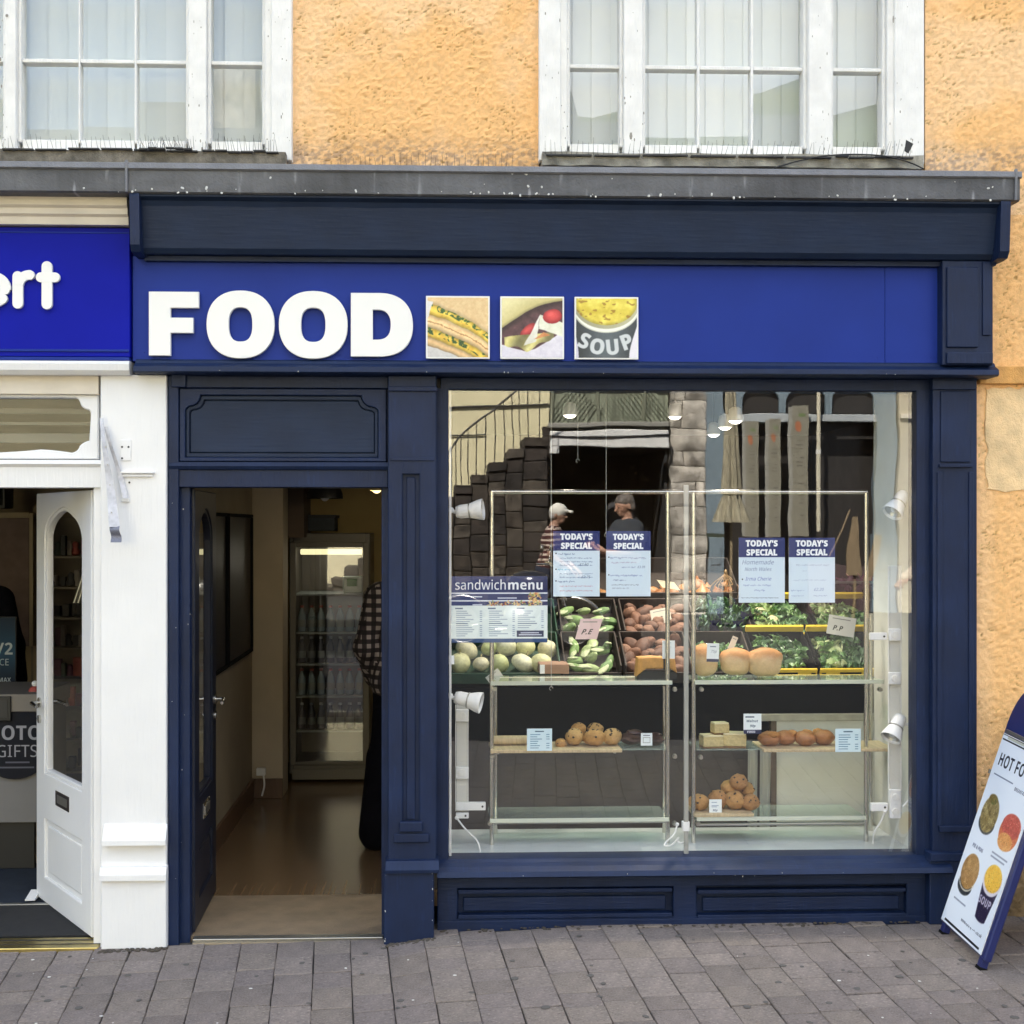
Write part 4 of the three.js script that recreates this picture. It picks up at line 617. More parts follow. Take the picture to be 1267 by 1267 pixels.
  mesh('print', [new THREE.PlaneGeometry(X(19, zp) - X(-43, zp), Y(764, zp, 0) - Y(851, zp, 0)).translate((X(19, zp) + X(-43, zp)) / 2, (Y(764, zp, 0) + Y(851, zp, 0)) / 2, zp + 0.002)], print(tx, 0.8), hp, true); mesh('stem', [cyl([X(-12, zp), FLOOR2, zp - 0.01], [X(-12, zp), Y(850, zp, 0), zp - 0.01], 0.012)], M.black, hp); mesh('foot', [lathe([[0.001, 0], [0.16, 0], [0.16, 0.012], [0.001, 0.03]]).translate(X(-12, zp), FLOOR2, zp - 0.01)], M.black, hp);
  // white counter with round dark FOTO GIFTS sign
  const zc = -1.25, ct = thing('counter', 'white gift counter inside the left shop doorway', 'counter', [X(-20, zc), FLOOR2, zc]); const cx = (u) => X(u, zc), cy = (v) => Y(v, zc, 20);
  mesh('front_panel', [box(cx(-200), cx(50), cy(1018), cy(880), zc - 0.06, zc, 0.005)], mat([0.2, 0.195, 0.195], { map: T.soft, rough: 0.7 }), ct); mesh('top', [box(cx(-200), cx(52), cy(880), cy(858), zc - 0.55, zc + 0.03, 0.006)], mat([0.2, 0.18, 0.16], { rough: 0.6 }), ct); mesh('plinth', [box(cx(-200), cx(40), FLOOR2, cy(1018.5), zc - 0.5, zc - 0.04, 0.004)], M.black, ct); mesh('end_panel', [box(cx(40), cx(50), FLOOR2 + 0.02, cy(880.5), zc - 0.5, zc - 0.062, 0.004)], M.plaster, ct);
  const rs = thing('round_sign', 'round dark sign with FOTO GIFTS lettering on the white counter', 'sign', P(18, 919, zc + 0.02)), r = (X(58, zc) - X(-2, zc)) * 0.77;
  const rp = P(18, 919, zc + 0.02); mesh('disc', [cyl([rp[0], rp[1], zc + 0.002], [rp[0], rp[1], zc + 0.018], r, r, 40)], M.black, rs);
  const tf = canvasTex(256, 256, (g) => { g.fillStyle = '#15161f'; g.fillRect(0, 0, 256, 256); g.fillStyle = '#9c9ca4'; g.textAlign = 'center'; g.font = 'bold 70px sans-serif'; g.fillText('FOTO', 132, 118); g.font = '58px sans-serif'; g.fillText('GIFTS', 136, 178); g.fillStyle = '#5c5c68'; g.fillRect(96, 194, 84, 6); g.fillRect(76, 212, 120, 6); });
  mesh('print', [new THREE.CircleGeometry(r * 0.985, 40).translate(P(18, 919, 0)[0] * 0 + P(18, 919, zc + 0.02)[0], P(18, 919, zc + 0.02)[1], zc + 0.0195)], print(tf, 0.9), rs, true);
  const fr = thing('photo_frame', 'small black picture frame leaning on the left shop counter', 'picture frame', P(4, 878, zc + 0.05)); mesh('frame', [pbox(-24, 862, 13, 892, zc + 0.03, zc + 0.045, 0.003)], M.black, fr); mesh('glass', [pbox(-20, 866, 9, 888, zc + 0.045, zc + 0.048, 0.001)], M.iron, fr);
  const or = thing('red_ornament', 'small red ornament standing on the left shop counter', 'ornament', P(43, 859, zc - 0.1)); const op = P(43, 861, zc - 0.1); mesh('body', [lathe([[0.001, 0], [0.03, 0], [0.034, 0.03], [0.02, 0.05], [0.001, 0.055]], 12).translate(...op)], cols[3], or); mesh('head', [new THREE.SphereGeometry(0.017, 10, 8).translate(op[0], op[1] + 0.065, op[2])], M.paper, or);
}
// ---------------------------------------------------------------- inside the food shop
const M_woodFloor = mat([0.2, 0.125, 0.066], { map: T.wood, size: [0.35, 1.4], rough: 0.22, ior: 1.6 });
const SHX = X(1140, 0) + 0.05, BACK = -6.3, CEIL = 2.62;
const M_glow = (r, g, b) => new THREE.MeshStandardMaterial({ color: 0x000000, emissive: L(r, g, b), emissiveIntensity: 1 });
{
  struct('shop_floor', 'brown timber floor inside the food shop', 'floor', [box(PARTX, SHX + 1.2, FLOOR - 0.06, FLOOR, BACK, -0.66, 0)], M_woodFloor);
  struct('doorway_floor', 'worn tan mat floor just inside the food shop doorway', 'floor', [box(PARTX, X(480, 0), FLOOR - 0.06, FLOOR + 0.003, -0.658, 0.0, 0)], mat([0.24, 0.175, 0.11], { map: T.mottle, size: 0.5, rough: 0.85, bump: T.grit, bsize: 0.2, bs: 0.004 }));
  struct('shop_ceiling', 'ceiling of the food shop', 'ceiling', [box(PARTX, SHX + 1.2, CEIL, CEIL + 0.1, BACK, -0.13, 0)], mat([0.3, 0.27, 0.22], { rough: 0.9 }));
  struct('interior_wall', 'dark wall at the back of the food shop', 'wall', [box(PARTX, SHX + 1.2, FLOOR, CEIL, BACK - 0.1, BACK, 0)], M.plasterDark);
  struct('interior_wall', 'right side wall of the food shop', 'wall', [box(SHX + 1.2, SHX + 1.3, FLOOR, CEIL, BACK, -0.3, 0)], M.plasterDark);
  struct('interior_wall', 'yellowish wall behind the drinks fridge', 'wall', [box(PARTX, 0.1, FLOOR, CEIL, -4.5, -4.4, 0)], mat([0.5, 0.37, 0.15], { map: T.soft, rough: 0.85 }));
  struct('interior_wall', 'short pier of pale wall beside the drinks fridge', 'wall', [box(PARTX, X(350, -3.05), FLOOR, CEIL, -3.35, -3.05, 0.004)], mat([0.5, 0.42, 0.3], { map: T.soft, rough: 0.85 }));
  struct('interior_wall', 'dark bulkhead over the passage beside the pier', 'wall', [box(X(350, -3.4), X(376, -3.4), Y(665, -3.4), CEIL, -3.9, -3.4, 0)], M.plasterDark);
  struct('skirting_board', 'brown skirting board along the left wall of the food shop', 'skirting', [box(PARTX, PARTX + 0.018, FLOOR, FLOOR + 0.13, -3.05, -0.7, 0.003), box(PARTX + 0.018, X(350, -3.05), FLOOR, FLOOR + 0.13, -3.05, -3.03, 0.003)], mat([0.14, 0.075, 0.04], { map: T.wood, size: 0.5, rough: 0.4 }));
  const th = thing('threshold', 'worn pale metal strip across the food shop doorway', 'threshold', [X(355, 0.05), FLOOR, 0.04]);
  mesh('strip', [box(X(238, 0.05), X(474, 0.05), FLOOR - 0.03, FLOOR + 0.008, 0.0, 0.055, 0.004)], M.steel, th); mesh('nosing', [box(X(238, 0.06), X(474, 0.06), FLOOR - 0.045, FLOOR - 0.006, 0.0552, 0.066, 0.003)], M.plaster, th);
  // dark pictures on the left wall
  for (const [d0, d1, l] of [[7.32, 7.86, 'nearer dark framed board on the left wall of the food shop'], [7.9, 8.9, 'farther and wider dark framed board on the left wall of the food shop']]) {
    const z0 = EYE.z - d0, z1 = EYE.z - d1, t = thing('notice_board', l, 'board', [PARTX, 1.4, (z0 + z1) / 2]);
    mesh('frame', [box(PARTX + 0.001, PARTX + 0.03, 0.98, 1.0, z1, z0), box(PARTX + 0.001, PARTX + 0.03, 1.85, 1.87, z1, z0), box(PARTX + 0.001, PARTX + 0.03, 1.001, 1.849, z1, z1 + 0.02), box(PARTX + 0.001, PARTX + 0.03, 1.001, 1.849, z0 - 0.02, z0)], M.blackMatt, t); mesh('board', [box(PARTX + 0.001, PARTX + 0.015, 1.0, 1.85, z1 + 0.02, z0 - 0.02, 0)], mat([0.035, 0.03, 0.028], { map: T.mottle, size: 0.4, rough: 0.5 }), t);
  }
  const so = thing('wall_socket', 'small pale socket low on the pier beside the fridge', 'socket', P(322, 957, -2.95)); mesh('plate', [pbox(317, 951, 328, 960, -2.98, -2.94, 0.004)], M.whiteOld, so); mesh('lead', [tube([P(326, 958, -2.94), P(327, 972, -2.92), P(324, 985, -2.9)], 0.006, 12, 6)], M.whiteOld, so);
  // drinks fridge
  const zf = -3.6, x0 = X(358, zf), x1 = X(458, zf), y = (v) => Y(v, zf, 408), fl = thing('drinks_fridge', 'tall glass doored drinks fridge with lit header at the end of the shop passage', 'fridge', [(x0 + x1) / 2, FLOOR, zf - 0.3]);
  const mf = mat([0.14, 0.125, 0.1], { rough: 0.45, metalness: 0.2 }), inner = mat([0.24, 0.27, 0.26], { rough: 0.6 });
  mesh('cabinet', [box(x0, x0 + 0.03, FLOOR + 0.06, y(660), zf - 0.6, zf, 0.004), box(x1 - 0.03, x1, FLOOR + 0.06, y(660), zf - 0.6, zf, 0.004), box(x0 + 0.03, x1 - 0.03, FLOOR + 0.06, FLOOR + 0.12, zf - 0.6, zf - 0.001, 0.004), box(x0 + 0.031, x1 - 0.031, FLOOR + 0.12, y(672), zf - 0.6, zf - 0.56, 0), box(x0 + 0.03, x1 - 0.03, y(672), y(660), zf - 0.6, zf, 0.004)], mf, fl);
  const dr = mesh('door', [box(x0 + 0.005, x0 + 0.05, y(945), y(671), zf + 0.001, zf + 0.04, 0.005), box(x1 - 0.05, x1 - 0.005, y(945), y(671), zf + 0.001, zf + 0.04, 0.005), box(x0 + 0.05, x1 - 0.05, y(945), y(941), zf + 0.001, zf + 0.038, 0.004), box(x0 + 0.05, x1 - 0.05, y(677), y(671), zf + 0.001, zf + 0.038, 0.004)], mf, fl);
  mesh('pane', [new THREE.PlaneGeometry(x1 - x0 - 0.1, y(677) - y(941)).translate((x0 + x1) / 2, (y(677) + y(941)) / 2, zf + 0.02)], M.pane, dr); mesh('handle', [box(x1 - 0.035, x1 - 0.02, y(840), y(800), zf + 0.04, zf + 0.07, 0.004)], M.steel, dr);
  mesh('grille', [box(x0 + 0.02, x1 - 0.02, y(964), y(951), zf + 0.001, zf + 0.02, 0.003), ...Array.from({ length: 22 }, (_, i) => box(x0 + 0.04 + i * 0.022, x0 + 0.052 + i * 0.022, y(962), y(953), zf + 0.019, zf + 0.024, 0))], mf, fl);
  const lampY = y(683); mesh('lamp', [box(x0 + 0.07, x1 - 0.06, lampY - 0.02, lampY + 0.02, zf - 0.09, zf - 0.06, 0.008)], M_glow(0.22, 0.2, 0.11), fl);
  const li = new THREE.PointLight(L(1, 0.95, 0.8), 0.018, 3, 2); li.position.set((x0 + x1) / 2, lampY - 0.03, zf - 0.13); li.castShadow = true; scene.add(li);
  const rowsV = [[735, 0], [783, 1], [822, 2], [862, 1], [905, 2]]; const wv = ['top', 'second', 'third', 'fourth', 'bottom'];
  const bm = [mat([0.1, 0.17, 0.19], { rough: 0.25 }), mat([0.2, 0.26, 0.28], { rough: 0.2 }), mat([0.05, 0.05, 0.06], { rough: 0.3 })], lab = mat([0.18, 0.2, 0.19], { rough: 0.6 }), caps = [mat([0.1, 0.15, 0.3], {}), mat([0.35, 0.08, 0.06], {}), mat([0.5, 0.5, 0.5], {})];
  rowsV.forEach(([v, k], r) => {
    const sy = y(v); mesh('shelf', [box(x0 + 0.032, x1 - 0.032, sy - 0.012, sy, zf - 0.5, zf - 0.04, 0.002)], inner, fl);
    if (r === 0) return;
    const b0 = thing('drink_bottle', `drink bottle standing on the ${wv[r]} shelf of the drinks fridge`, 'bottle', [0, 0, 0], `bottles on the ${wv[r]} fridge shelf`);
    mesh('bottle', [lathe([[0.001, 0], [0.026, 0], [0.029, 0.006], [0.029, 0.09], [0.026, 0.12], [0.012, 0.155], [0.011, 0.17], [0.001, 0.17]], 12)], bm[k], b0); mesh('cap', [lathe([[0.001, 0.17], [0.013, 0.17], [0.013, 0.185], [0.001, 0.186]], 10)], caps[k], b0); mesh('sleeve', [lathe([[0.0295, 0.035], [0.0297, 0.036], [0.0297, 0.085], [0.0295, 0.086]], 12)], lab, b0);
    for (let i = 0; i < 7; i++) { const pos = [x0 + 0.075 + i * 0.068, sy, zf - 0.12 - rr(0, 0.02)]; if (i === 0) b0.position.set(...pos); else copyOf(b0, pos, [0, rr(0, 6), 0]); }
  });
  { const sy = y(735), w = thing('food_pack', 'green and white salad pack on the top fridge shelf', 'food pack', [0, 0, 0]); mesh('tray', [box(x1 - 0.2, x1 - 0.06, sy, sy + 0.12, zf - 0.2, zf - 0.1, 0.01)], mat([0.35, 0.4, 0.36], { rough: 0.3 }), w); mesh('label', [box(x1 - 0.17, x1 - 0.1, sy + 0.05, sy + 0.1, zf - 0.1, zf - 0.097, 0)], mat([0.08, 0.22, 0.06], {}), w); }
  const bx = thing('storage_box', 'dark carton standing on top of the drinks fridge', 'box', P(394, 659, zf - 0.2)); mesh('carton', [pbox(372, 640, 414, 657, zf - 0.4, zf - 0.1, 0.004)], mat([0.03, 0.04, 0.045], { map: T.mottle, size: 0.1, rough: 0.6 }), bx); mesh('lid', [pbox(370, 637, 416, 641, zf - 0.41, zf - 0.09, 0.003)], M.black, bx);
  // pendant lamps over the passage
  const pd = (label, u, v, z, r, lit, m) => { const p = P(u, v, z), t = thing('pendant_lamp', label, 'lamp', p); mesh('shade', [lathe([[r, 0], [r * 0.98, 0.03], [r * 0.8, 0.09], [r * 0.4, 0.13], [0.02, 0.15], [0.02, 0.17], [0.015, 0.17], [0.015, 0.148], [r * 0.38, 0.125], [r * 0.78, 0.085], [r * 0.95, 0.028], [r * 0.97, 0]], 24).translate(...p)], m, t); mesh('flex', [cyl([p[0], p[1] + 0.16, p[2]], [p[0], CEIL, p[2]], 0.005)], M.black, t); mesh('bulb', [new THREE.SphereGeometry(0.03, 12, 8).translate(p[0], p[1] + 0.012, p[2])], lit ? M_glow(0.5, 0.38, 0.18) : M.paper, t); if (lit) { const q = new THREE.PointLight(L(1, 0.8, 0.5), 0.06, 6, 2); q.position.set(p[0], p[1] + 0.012, p[2]); q.castShadow = true; scene.add(q); } };
  pd('black dome pendant lamp hanging over the passage near the fridge', 402, 617, -3.0, 0.12, false, M.black); pd('small lit pendant lamp at the top right of the doorway', 466, 607, -2.4, 0.045, true, mat([0.35, 0.25, 0.1], { rough: 0.5 }));
  // ceiling downlights behind the display window
  const dl = [[705, 512], [835, 514], [883, 536], [897, 527], [910, 519]]; const nm = ['leftmost lit white downlight hanging above the window display', 'second lit white downlight from the left above the window display', 'lowest of three slanted ceiling spotlights in the shop', 'middle of three slanted ceiling spotlights in the shop', 'uppermost of three slanted ceiling spotlights in the shop'];
  dl.forEach(([u, v], i) => { const p = P(u, v, [-0.75, -0.78, -1.35, -0.85, -0.45][i]), t = thing('downlight', nm[i], 'downlight', p); mesh('ring', [lathe([[0.012, 0.06], [0.03, 0.05], [0.037, 0.01], [0.037, -0.008], [0.033, -0.008], [0.033, 0.01], [0.012, 0.055]], 20).translate(...p)], M.white, t); mesh('bulb', [lathe([[0.001, -0.022], [0.016, -0.02], [0.028, -0.012], [0.032, 0.002], [0.024, 0.012], [0.001, 0.014]], 16).translate(...p)], M_glow(1.6, 1.5, 1.25), t); mesh('stem', [cyl([p[0], p[1] + 0.055, p[2]], [p[0], CEIL, p[2]], 0.0016)], M.iron, t); const s = new THREE.SpotLight(L(1, 0.93, 0.78), 0.62, 8, 1.05, 0.7, 2); s.position.set(p[0], p[1] - 0.035, p[2]); s.target.position.set(p[0], 0, p[2] - 0.15); s.castShadow = true; scene.add(s, s.target); });
}
// ---------------------------------------------------------------- the window display
const M_display = mat([0.62, 0.66, 0.66], { map: T.soft, size: 0.8, rough: 0.35 }), M_wallPale = mat([0.66, 0.66, 0.6], { map: T.soft, size: 0.8, rough: 0.6 });
const DFL = Y(1061, -0.05); // floor of the display
{
  const t = thing('display_platform', 'pale raised floor and white side walls of the shop window display', 'display platform', [X(840, -0.3), DFL, -0.3]);
  mesh('floor', [box(X(550, -0.1), X(1140, -0.08), DFL - 0.03, DFL, -0.62, -0.02, 0.002)], M_display, t);
  mesh('riser', [box(X(550, -0.1), X(1140, -0.08), FLOOR, DFL - 0.031, -0.62, -0.6, 0)], M.plasterDark, t);
  const sw = mesh('side_wall', [box(X(1136, -0.03), X(1136, -0.03) + 0.05, DFL, CEIL, -0.64, -0.082, 0.002)], M_wallPale, t);
  mesh('side_wall', [box(X(552, -0.03) - 0.05, X(552, -0.03), DFL, CEIL, -0.3, -0.082, 0.002)], M_wallPale, t);
  mesh('trim', [box(X(555.5, -0.02), X(558.5, -0.02), Y(1058, -0.02), Y(482, -0.02), -0.05, -0.012, 0.002)], M.whiteOld, t);
  mesh('trim', [box(X(1092, -0.62), X(1136, -0.03), DFL + 0.001, CEIL, -0.66, -0.642, 0.002)], M_wallPale, t);
  // pale board and brown post at the back right
  const zb = -0.68, bp = thing('back_board', 'pale grey board with top rail behind the right side of the display', 'board', [X(1010, zb), DFL, zb]);
  mesh('board', [pbox(958, 888, 1098, 1034, zb - 0.02, zb, 0.002)], M_wallPale, bp); mesh('rail', [pbox(942, 884, 1100, 892, zb - 0.03, zb + 0.015, 0.003)], mat([0.4, 0.39, 0.33], { map: T.mottle, size: 0.3, rough: 0.6 }), bp); mesh('post', [pbox(954, 886, 961, 1036, zb - 0.03, zb + 0.012, 0.003)], mat([0.13, 0.09, 0.06], { map: T.wood, size: 0.3, rough: 0.6 }), bp);
  const cu = thing('white_sheet', 'two pale folded sheets hanging beside the brown post', 'sheet', P(938, 955, zb)); for (const [a, b] of [[924, 937], [939, 953]]) { const g = new THREE.PlaneGeometry(X(b, zb) - X(a, zb), Y(925, zb) - Y(1030, zb), 12, 10), p = g.attributes.position; for (let i = 0; i < p.count; i++) p.setZ(i, 0.008 * Math.sin(p.getX(i) * 180) + 0.006 * Math.sin(p.getY(i) * 9)); g.computeVertexNormals(); mesh('fold', [g.translate((X(a, zb) + X(b, zb)) / 2, Y(977, zb), zb + 0.01)], mat([0.42, 0.42, 0.38], { rough: 0.9 }), cu); }
}
// tubular display frames with glass shelves
const ZR = -0.3;
{
  const t = thing('display_rack', 'bright metal tube frame with glass shelves standing in the shop window', 'display frame', [X(840, ZR), DFL, ZR]);
  const yTop = Y(608.5, ZR), post = (u, z, vt = 608) => mesh('post', [cyl([X(u, z), DFL, z], [X(u, z), Y(vt, z), z], 0.0105, 0.0105, 14)], M.chrome, t);
  post(608.5, ZR); post(1071.5, ZR); post(826, ZR); post(858, ZR); post(1077, -0.52, 760); post(613, -0.52, 850); post(822, -0.52, 850);
  mesh('rail', [cyl([X(608, ZR), yTop, ZR], [X(1073, ZR), yTop, ZR], 0.0105, 0.0105, 14)], M.chrome, t); mesh('rail', [cyl([X(862, ZR), Y(1022, ZR), ZR], [X(1073, ZR), Y(1022, ZR), ZR], 0.008)], M.steel, t); mesh('rail', [cyl([X(608, ZR), Y(1018, ZR), ZR], [X(828, ZR), Y(1018, ZR), ZR], 0.006)], M.steel, t);
  const shelf = (u0, u1, v) => mesh('glass_shelf', [box(X(u0, -0.27), X(u1, -0.27), Y(v + 1, -0.27), Y(v - 1.5, -0.27), -0.56, -0.27, 0.001)], mat([0.8, 0.9, 0.84], { transmission: 0.85, thickness: 0, rough: 0.05, ior: 1.5 }), t), edge = (u0, u1, v) => mesh('shelf_edge', [box(X(u0, -0.265), X(u1, -0.265), Y(v + 2, -0.265), Y(v - 3, -0.265), -0.2695, -0.265, 0.001)], mat([0.72, 0.76, 0.66], { rough: 0.25, transmission: 0.25, thickness: 0 }), t);
  for (const [a, b, v] of [[607, 832, 846], [860, 1094, 846], [606, 828, 1016], [862, 1072, 1016]]) { shelf(a, b, v); edge(a, b, v); }
  for (const [u, v] of [[612, 853], [835, 853], [868, 853], [1089, 853], [609, 936], [835, 936], [867, 937], [606, 1019], [835, 1019], [864, 1019]]) { const p = P(u, v, ZR + 0.02); mesh('fixing', [cyl([p[0], p[1], p[2] - 0.01], [p[0], p[1], p[2] + 0.012], 0.0115, 0.009, 14)], M.steel, t); }
  // silicone joint between the two sheets of plate glass
  const j = thing('glass_joint', 'pale vertical strip fixed behind the middle of the display glass', 'strip', [X(848.5, -0.03), DFL, -0.03]); mesh('strip', [box(X(846, -0.03), X(851.5, -0.03), Y(1058, -0.03), Y(600, -0.03), -0.035, -0.02, 0.002)], mat([0.5, 0.5, 0.46], { rough: 0.3, transmission: 0.35, thickness: 0 }), j); mesh('clip', [box(X(844, -0.03), X(853, -0.03), Y(1030, -0.03), Y(1018, -0.03), -0.05, -0.019, 0.003)], M.white, j);
}
// wooden boards with bakery goods
const M_board = mat([0.62, 0.48, 0.29], { map: T.wood, size: 0.25, rough: 0.5 });
function tray(label, u0, u1, v0, v1, dep = 0.24) { const z = -0.26, t = thing('serving_board', label, 'board', [X((u0 + u1) / 2, z), Y(v1, z), z]); mesh('board', [box(X(u0, z), X(u1, z), Y(v1, z), Y(v0, z), z - dep, z, 0.003)], M_board, t); for (const u of [u0 + 8, u1 - 10]) mesh('support', [box(X(u, z), X(u + 3, z), Y(v1 + 2, z), Y(v1, z) - 0.0005, z - dep, z - 0.02, 0.001)], M.steel, t); return Y(v0, z); }
const yL = tray('pale wooden board carrying cookies on the left side of the window', 607, 770, 928, 932), yRt = tray('pale wooden board carrying round pastries on the right side of the window', 945, 1108, 929, 933), yLow = tray('small pale wooden board carrying scones low in the middle of the window', 859, 933, 1009, 1013);
tag(mesh('rolled_paper', [cyl([X(608, -0.4), yL + 0.024, -0.4], [X(655, -0.4), yL + 0.024, -0.4], 0.022, 0.022, 16)], M_board), 'pale rolled cake lying at the left end of the left board', 'cake');
// lumpy food shapes
function lump(r, sx, sy, sz, amp, fr, seed, detail = 3) { const g = mergeVertices(new THREE.IcosahedronGeometry(r, detail)).toNonIndexed(); g.deleteAttribute('uv'); const m = mergeVertices((() => { g.deleteAttribute('normal'); return g; })()), p = m.attributes.position; for (let i = 0; i < p.count; i++) { const x = p.getX(i) / r, y = p.getY(i) / r, z = p.getZ(i) / r, k = 1 + amp * (noise3(x * fr + 7, y * fr + 7, z * fr + 7, seed) - 0.5) * 2 + amp * 0.5 * (noise3(x * fr * 2.7 + 3, y * fr * 2.7 + 9, z * fr * 2.7 + 5, seed + 3) - 0.5); p.setXYZ(i, x * r * sx * k, y * r * sy * k, z * r * sz * k); } m.computeVertexNormals(); return m; }
const crumb = (c, s = 0.05) => mat(c, { map: T.mottle, size: s, rough: 0.75, bump: T.grit, bsize: 0.05, bs: 0.002 });
function place(protos, list, labelled) { // list: [x, y, z, ry, s, rx]; the first of each kind is the built one
  list.forEach((q, i) => { const p = protos[i % protos.length], first = !p.used; p.used = true; const o = first ? p : copyOf(p, [0, 0, 0]); o.position.set(q[0], q[1], q[2]); o.rotation.set(q[5] || 0, q[3] || 0, q[6] || 0); const s = q[4] || 1; o.scale.set(s * rr(0.9, 1.1), s * rr(0.9, 1.1), s * rr(0.9, 1.1)); });
}
function protoThing(name, label, category, group, build) { const t = thing(name, label, category, [0, 0, 0], group); build(t); return t; }
{
  const cookieM = [crumb([0.5, 0.27, 0.09]), crumb([0.42, 0.21, 0.07]), crumb([0.52, 0.31, 0.12])], chipM = mat([0.035, 0.018, 0.01], { rough: 0.4 });
  const cookie = (label, group, k, nchip, m) => protoThing('cookie', label, 'cookie', group, (t) => { mesh('biscuit', [lump(0.048, 1, 0.86, 0.9, 0.09, 3, 100 + k).translate(0, 0.042, 0)], m, t); const c = []; for (let i = 0; i < nchip; i++) { const a = rr(0, 6.28), e = rr(0, 1.3), r = 0.045; c.push(new THREE.IcosahedronGeometry(rr(0.004, 0.007), 1).translate(Math.cos(a) * Math.cos(e) * r, 0.042 + Math.sin(e) * r * 0.86, Math.sin(a) * Math.cos(e) * r * 0.9)); } if (nchip) mesh('chocolate_chip', c, chipM, t).userData.kind = 'stuff'; });
  const l1 = 'golden domed cookie with dark chips on the left wooden board';
  const cs = [cookie(l1, 'cookies on the left wooden board', 1, 16, cookieM[0]), cookie(l1, 'cookies on the left wooden board', 2, 14, cookieM[2])];
  place(cs, [694, 711, 735, 758].map((u, i) => [X(u, -0.36), yL + (i === 0 ? -0.01 : 0), -0.36 - 0.02 * (i % 2), i * 1.3, [0.62, 1, 1.02, 1.0][i]]).concat([[X(716, -0.44), yL + 0.03, -0.45, 2, 0.8], [X(737, -0.44), yL + 0.035, -0.45, 3, 0.8]]));
  const l2 = 'round brown pastry with glossy crust on the right wooden board';
  const ps = [0, 1].map((k) => protoThing('pastry', l2, 'pastry', 'pastries on the right wooden board', (t) => { mesh('crust', [lump(0.05, 1.05, 0.74, 0.95, 0.07, 2.4, 140 + k).translate(0, 0.036, 0)], mat([0.36, 0.145, 0.045], { map: T.mottle, size: 0.08, rough: 0.38, bump: T.grit, bsize: 0.06, bs: 0.002 }), t); mesh('filling', [lump(0.026, 1, 0.6, 1, 0.2, 3, 150 + k).translate(0.012, 0.058, 0.028)], crumb([0.5, 0.23, 0.07]), t); }));
  place(ps, [952, 973, 996, 1020].map((u, i) => [X(u, -0.36), yRt, -0.36 - 0.02 * (i % 2), i * 1.1, 1.0]));
  const l3 = 'knobbly golden scone on the low middle board';
  const sc = [0, 1].map((k) => protoThing('scone', l3, 'scone', 'scones on the low middle board', (t) => { mesh('crust', [lump(0.046, 1, 0.88, 0.95, 0.13, 3.4, 160 + k).translate(0, 0.04, 0)], cookieM[k], t); const c = []; for (let i = 0; i < 12; i++) { const a = rr(0, 6.28), e = rr(0, 1.3), r = 0.044; c.push(new THREE.IcosahedronGeometry(rr(0.003, 0.006), 1).translate(Math.cos(a) * Math.cos(e) * r, 0.04 + Math.sin(e) * r * 0.88, Math.sin(a) * Math.cos(e) * r * 0.95)); } mesh('fruit', c, chipM, t).userData.kind = 'stuff'; }));
  place(sc, [[X(864, -0.36), yLow, -0.35, 0, 1], [X(888, -0.38), yLow, -0.38, 1, 1], [X(908, -0.38), yLow, -0.36, 2.4, 1], [X(926, -0.38), yLow, -0.34, 3.3, 0.95], [X(902, -0.42), yLow + 0.055, -0.41, 4, 0.9], [X(913, -0.4), yLow + 0.085, -0.38, 5, 0.95], [X(924, -0.42), yLow + 0.04, -0.43, 1.7, 0.9]]);
  const dk = protoThing('chocolate_cake', 'dark chocolate cake piece at the right end of the left board', 'cake', 'dark cake pieces', (t) => { mesh('sponge', [lump(0.05, 1.1, 0.6, 0.9, 0.22, 3, 170).translate(0, 0.03, 0)], crumb([0.06, 0.028, 0.018]), t); mesh('icing', [lump(0.03, 1.2, 0.5, 0.9, 0.2, 3, 171).translate(0.004, 0.055, 0.01)], mat([0.05, 0.02, 0.014], { rough: 0.35 }), t); });
  place([dk], [[X(783, -0.4), yL, -0.4, 0, 1], [X(811, -0.42), yL - 0.005, -0.42, 2, 0.9]]);
  tag(mesh('glass_tray', [box(X(770, -0.3), X(828, -0.3), yL - 0.012, yL - 0.004, -0.54, -0.3, 0.002)], mat([0.8, 0.9, 0.85], { transmission: 0.85, thickness: 0, rough: 0.05, ior: 1.5 })), 'clear glass shelf under the dark cakes beside the left board', 'shelf');
  const cake = protoThing('cake_slice', 'pale yellow iced cake slice stacked beside the small white price card', 'cake slice', 'pale cake slices', (t) => { mesh('sponge', [box(-0.052, 0.052, 0, 0.05, -0.04, 0.04, 0.006)], crumb([0.62, 0.5, 0.24]), t); mesh('icing', [box(-0.05, 0.05, 0.0495, 0.058, -0.038, 0.038, 0.004)], mat([0.68, 0.6, 0.38], { rough: 0.4 }), t); mesh('crust', [box(-0.051, 0.051, -0.006, -0.0005, -0.04, 0.04, 0.002)], crumb([0.3, 0.16, 0.06]), t); });
  const yc = Y(924, -0.36); place([cake], [[X(880, -0.36), yc, -0.36, 0.08, 1], [X(908, -0.38), yc, -0.37, -0.2, 1], [X(891, -0.36), yc + 0.06, -0.37, 0.15, 0.8]]);
  tag(mesh('glass_tray', [box(X(862, -0.3), X(950, -0.3), yc - 0.014, yc - 0.007, -0.54, -0.3, 0.002)], mat([0.8, 0.9, 0.85], { transmission: 0.85, thickness: 0, rough: 0.05, ior: 1.5 })), 'clear glass shelf under the pale cake slices', 'shelf');
}
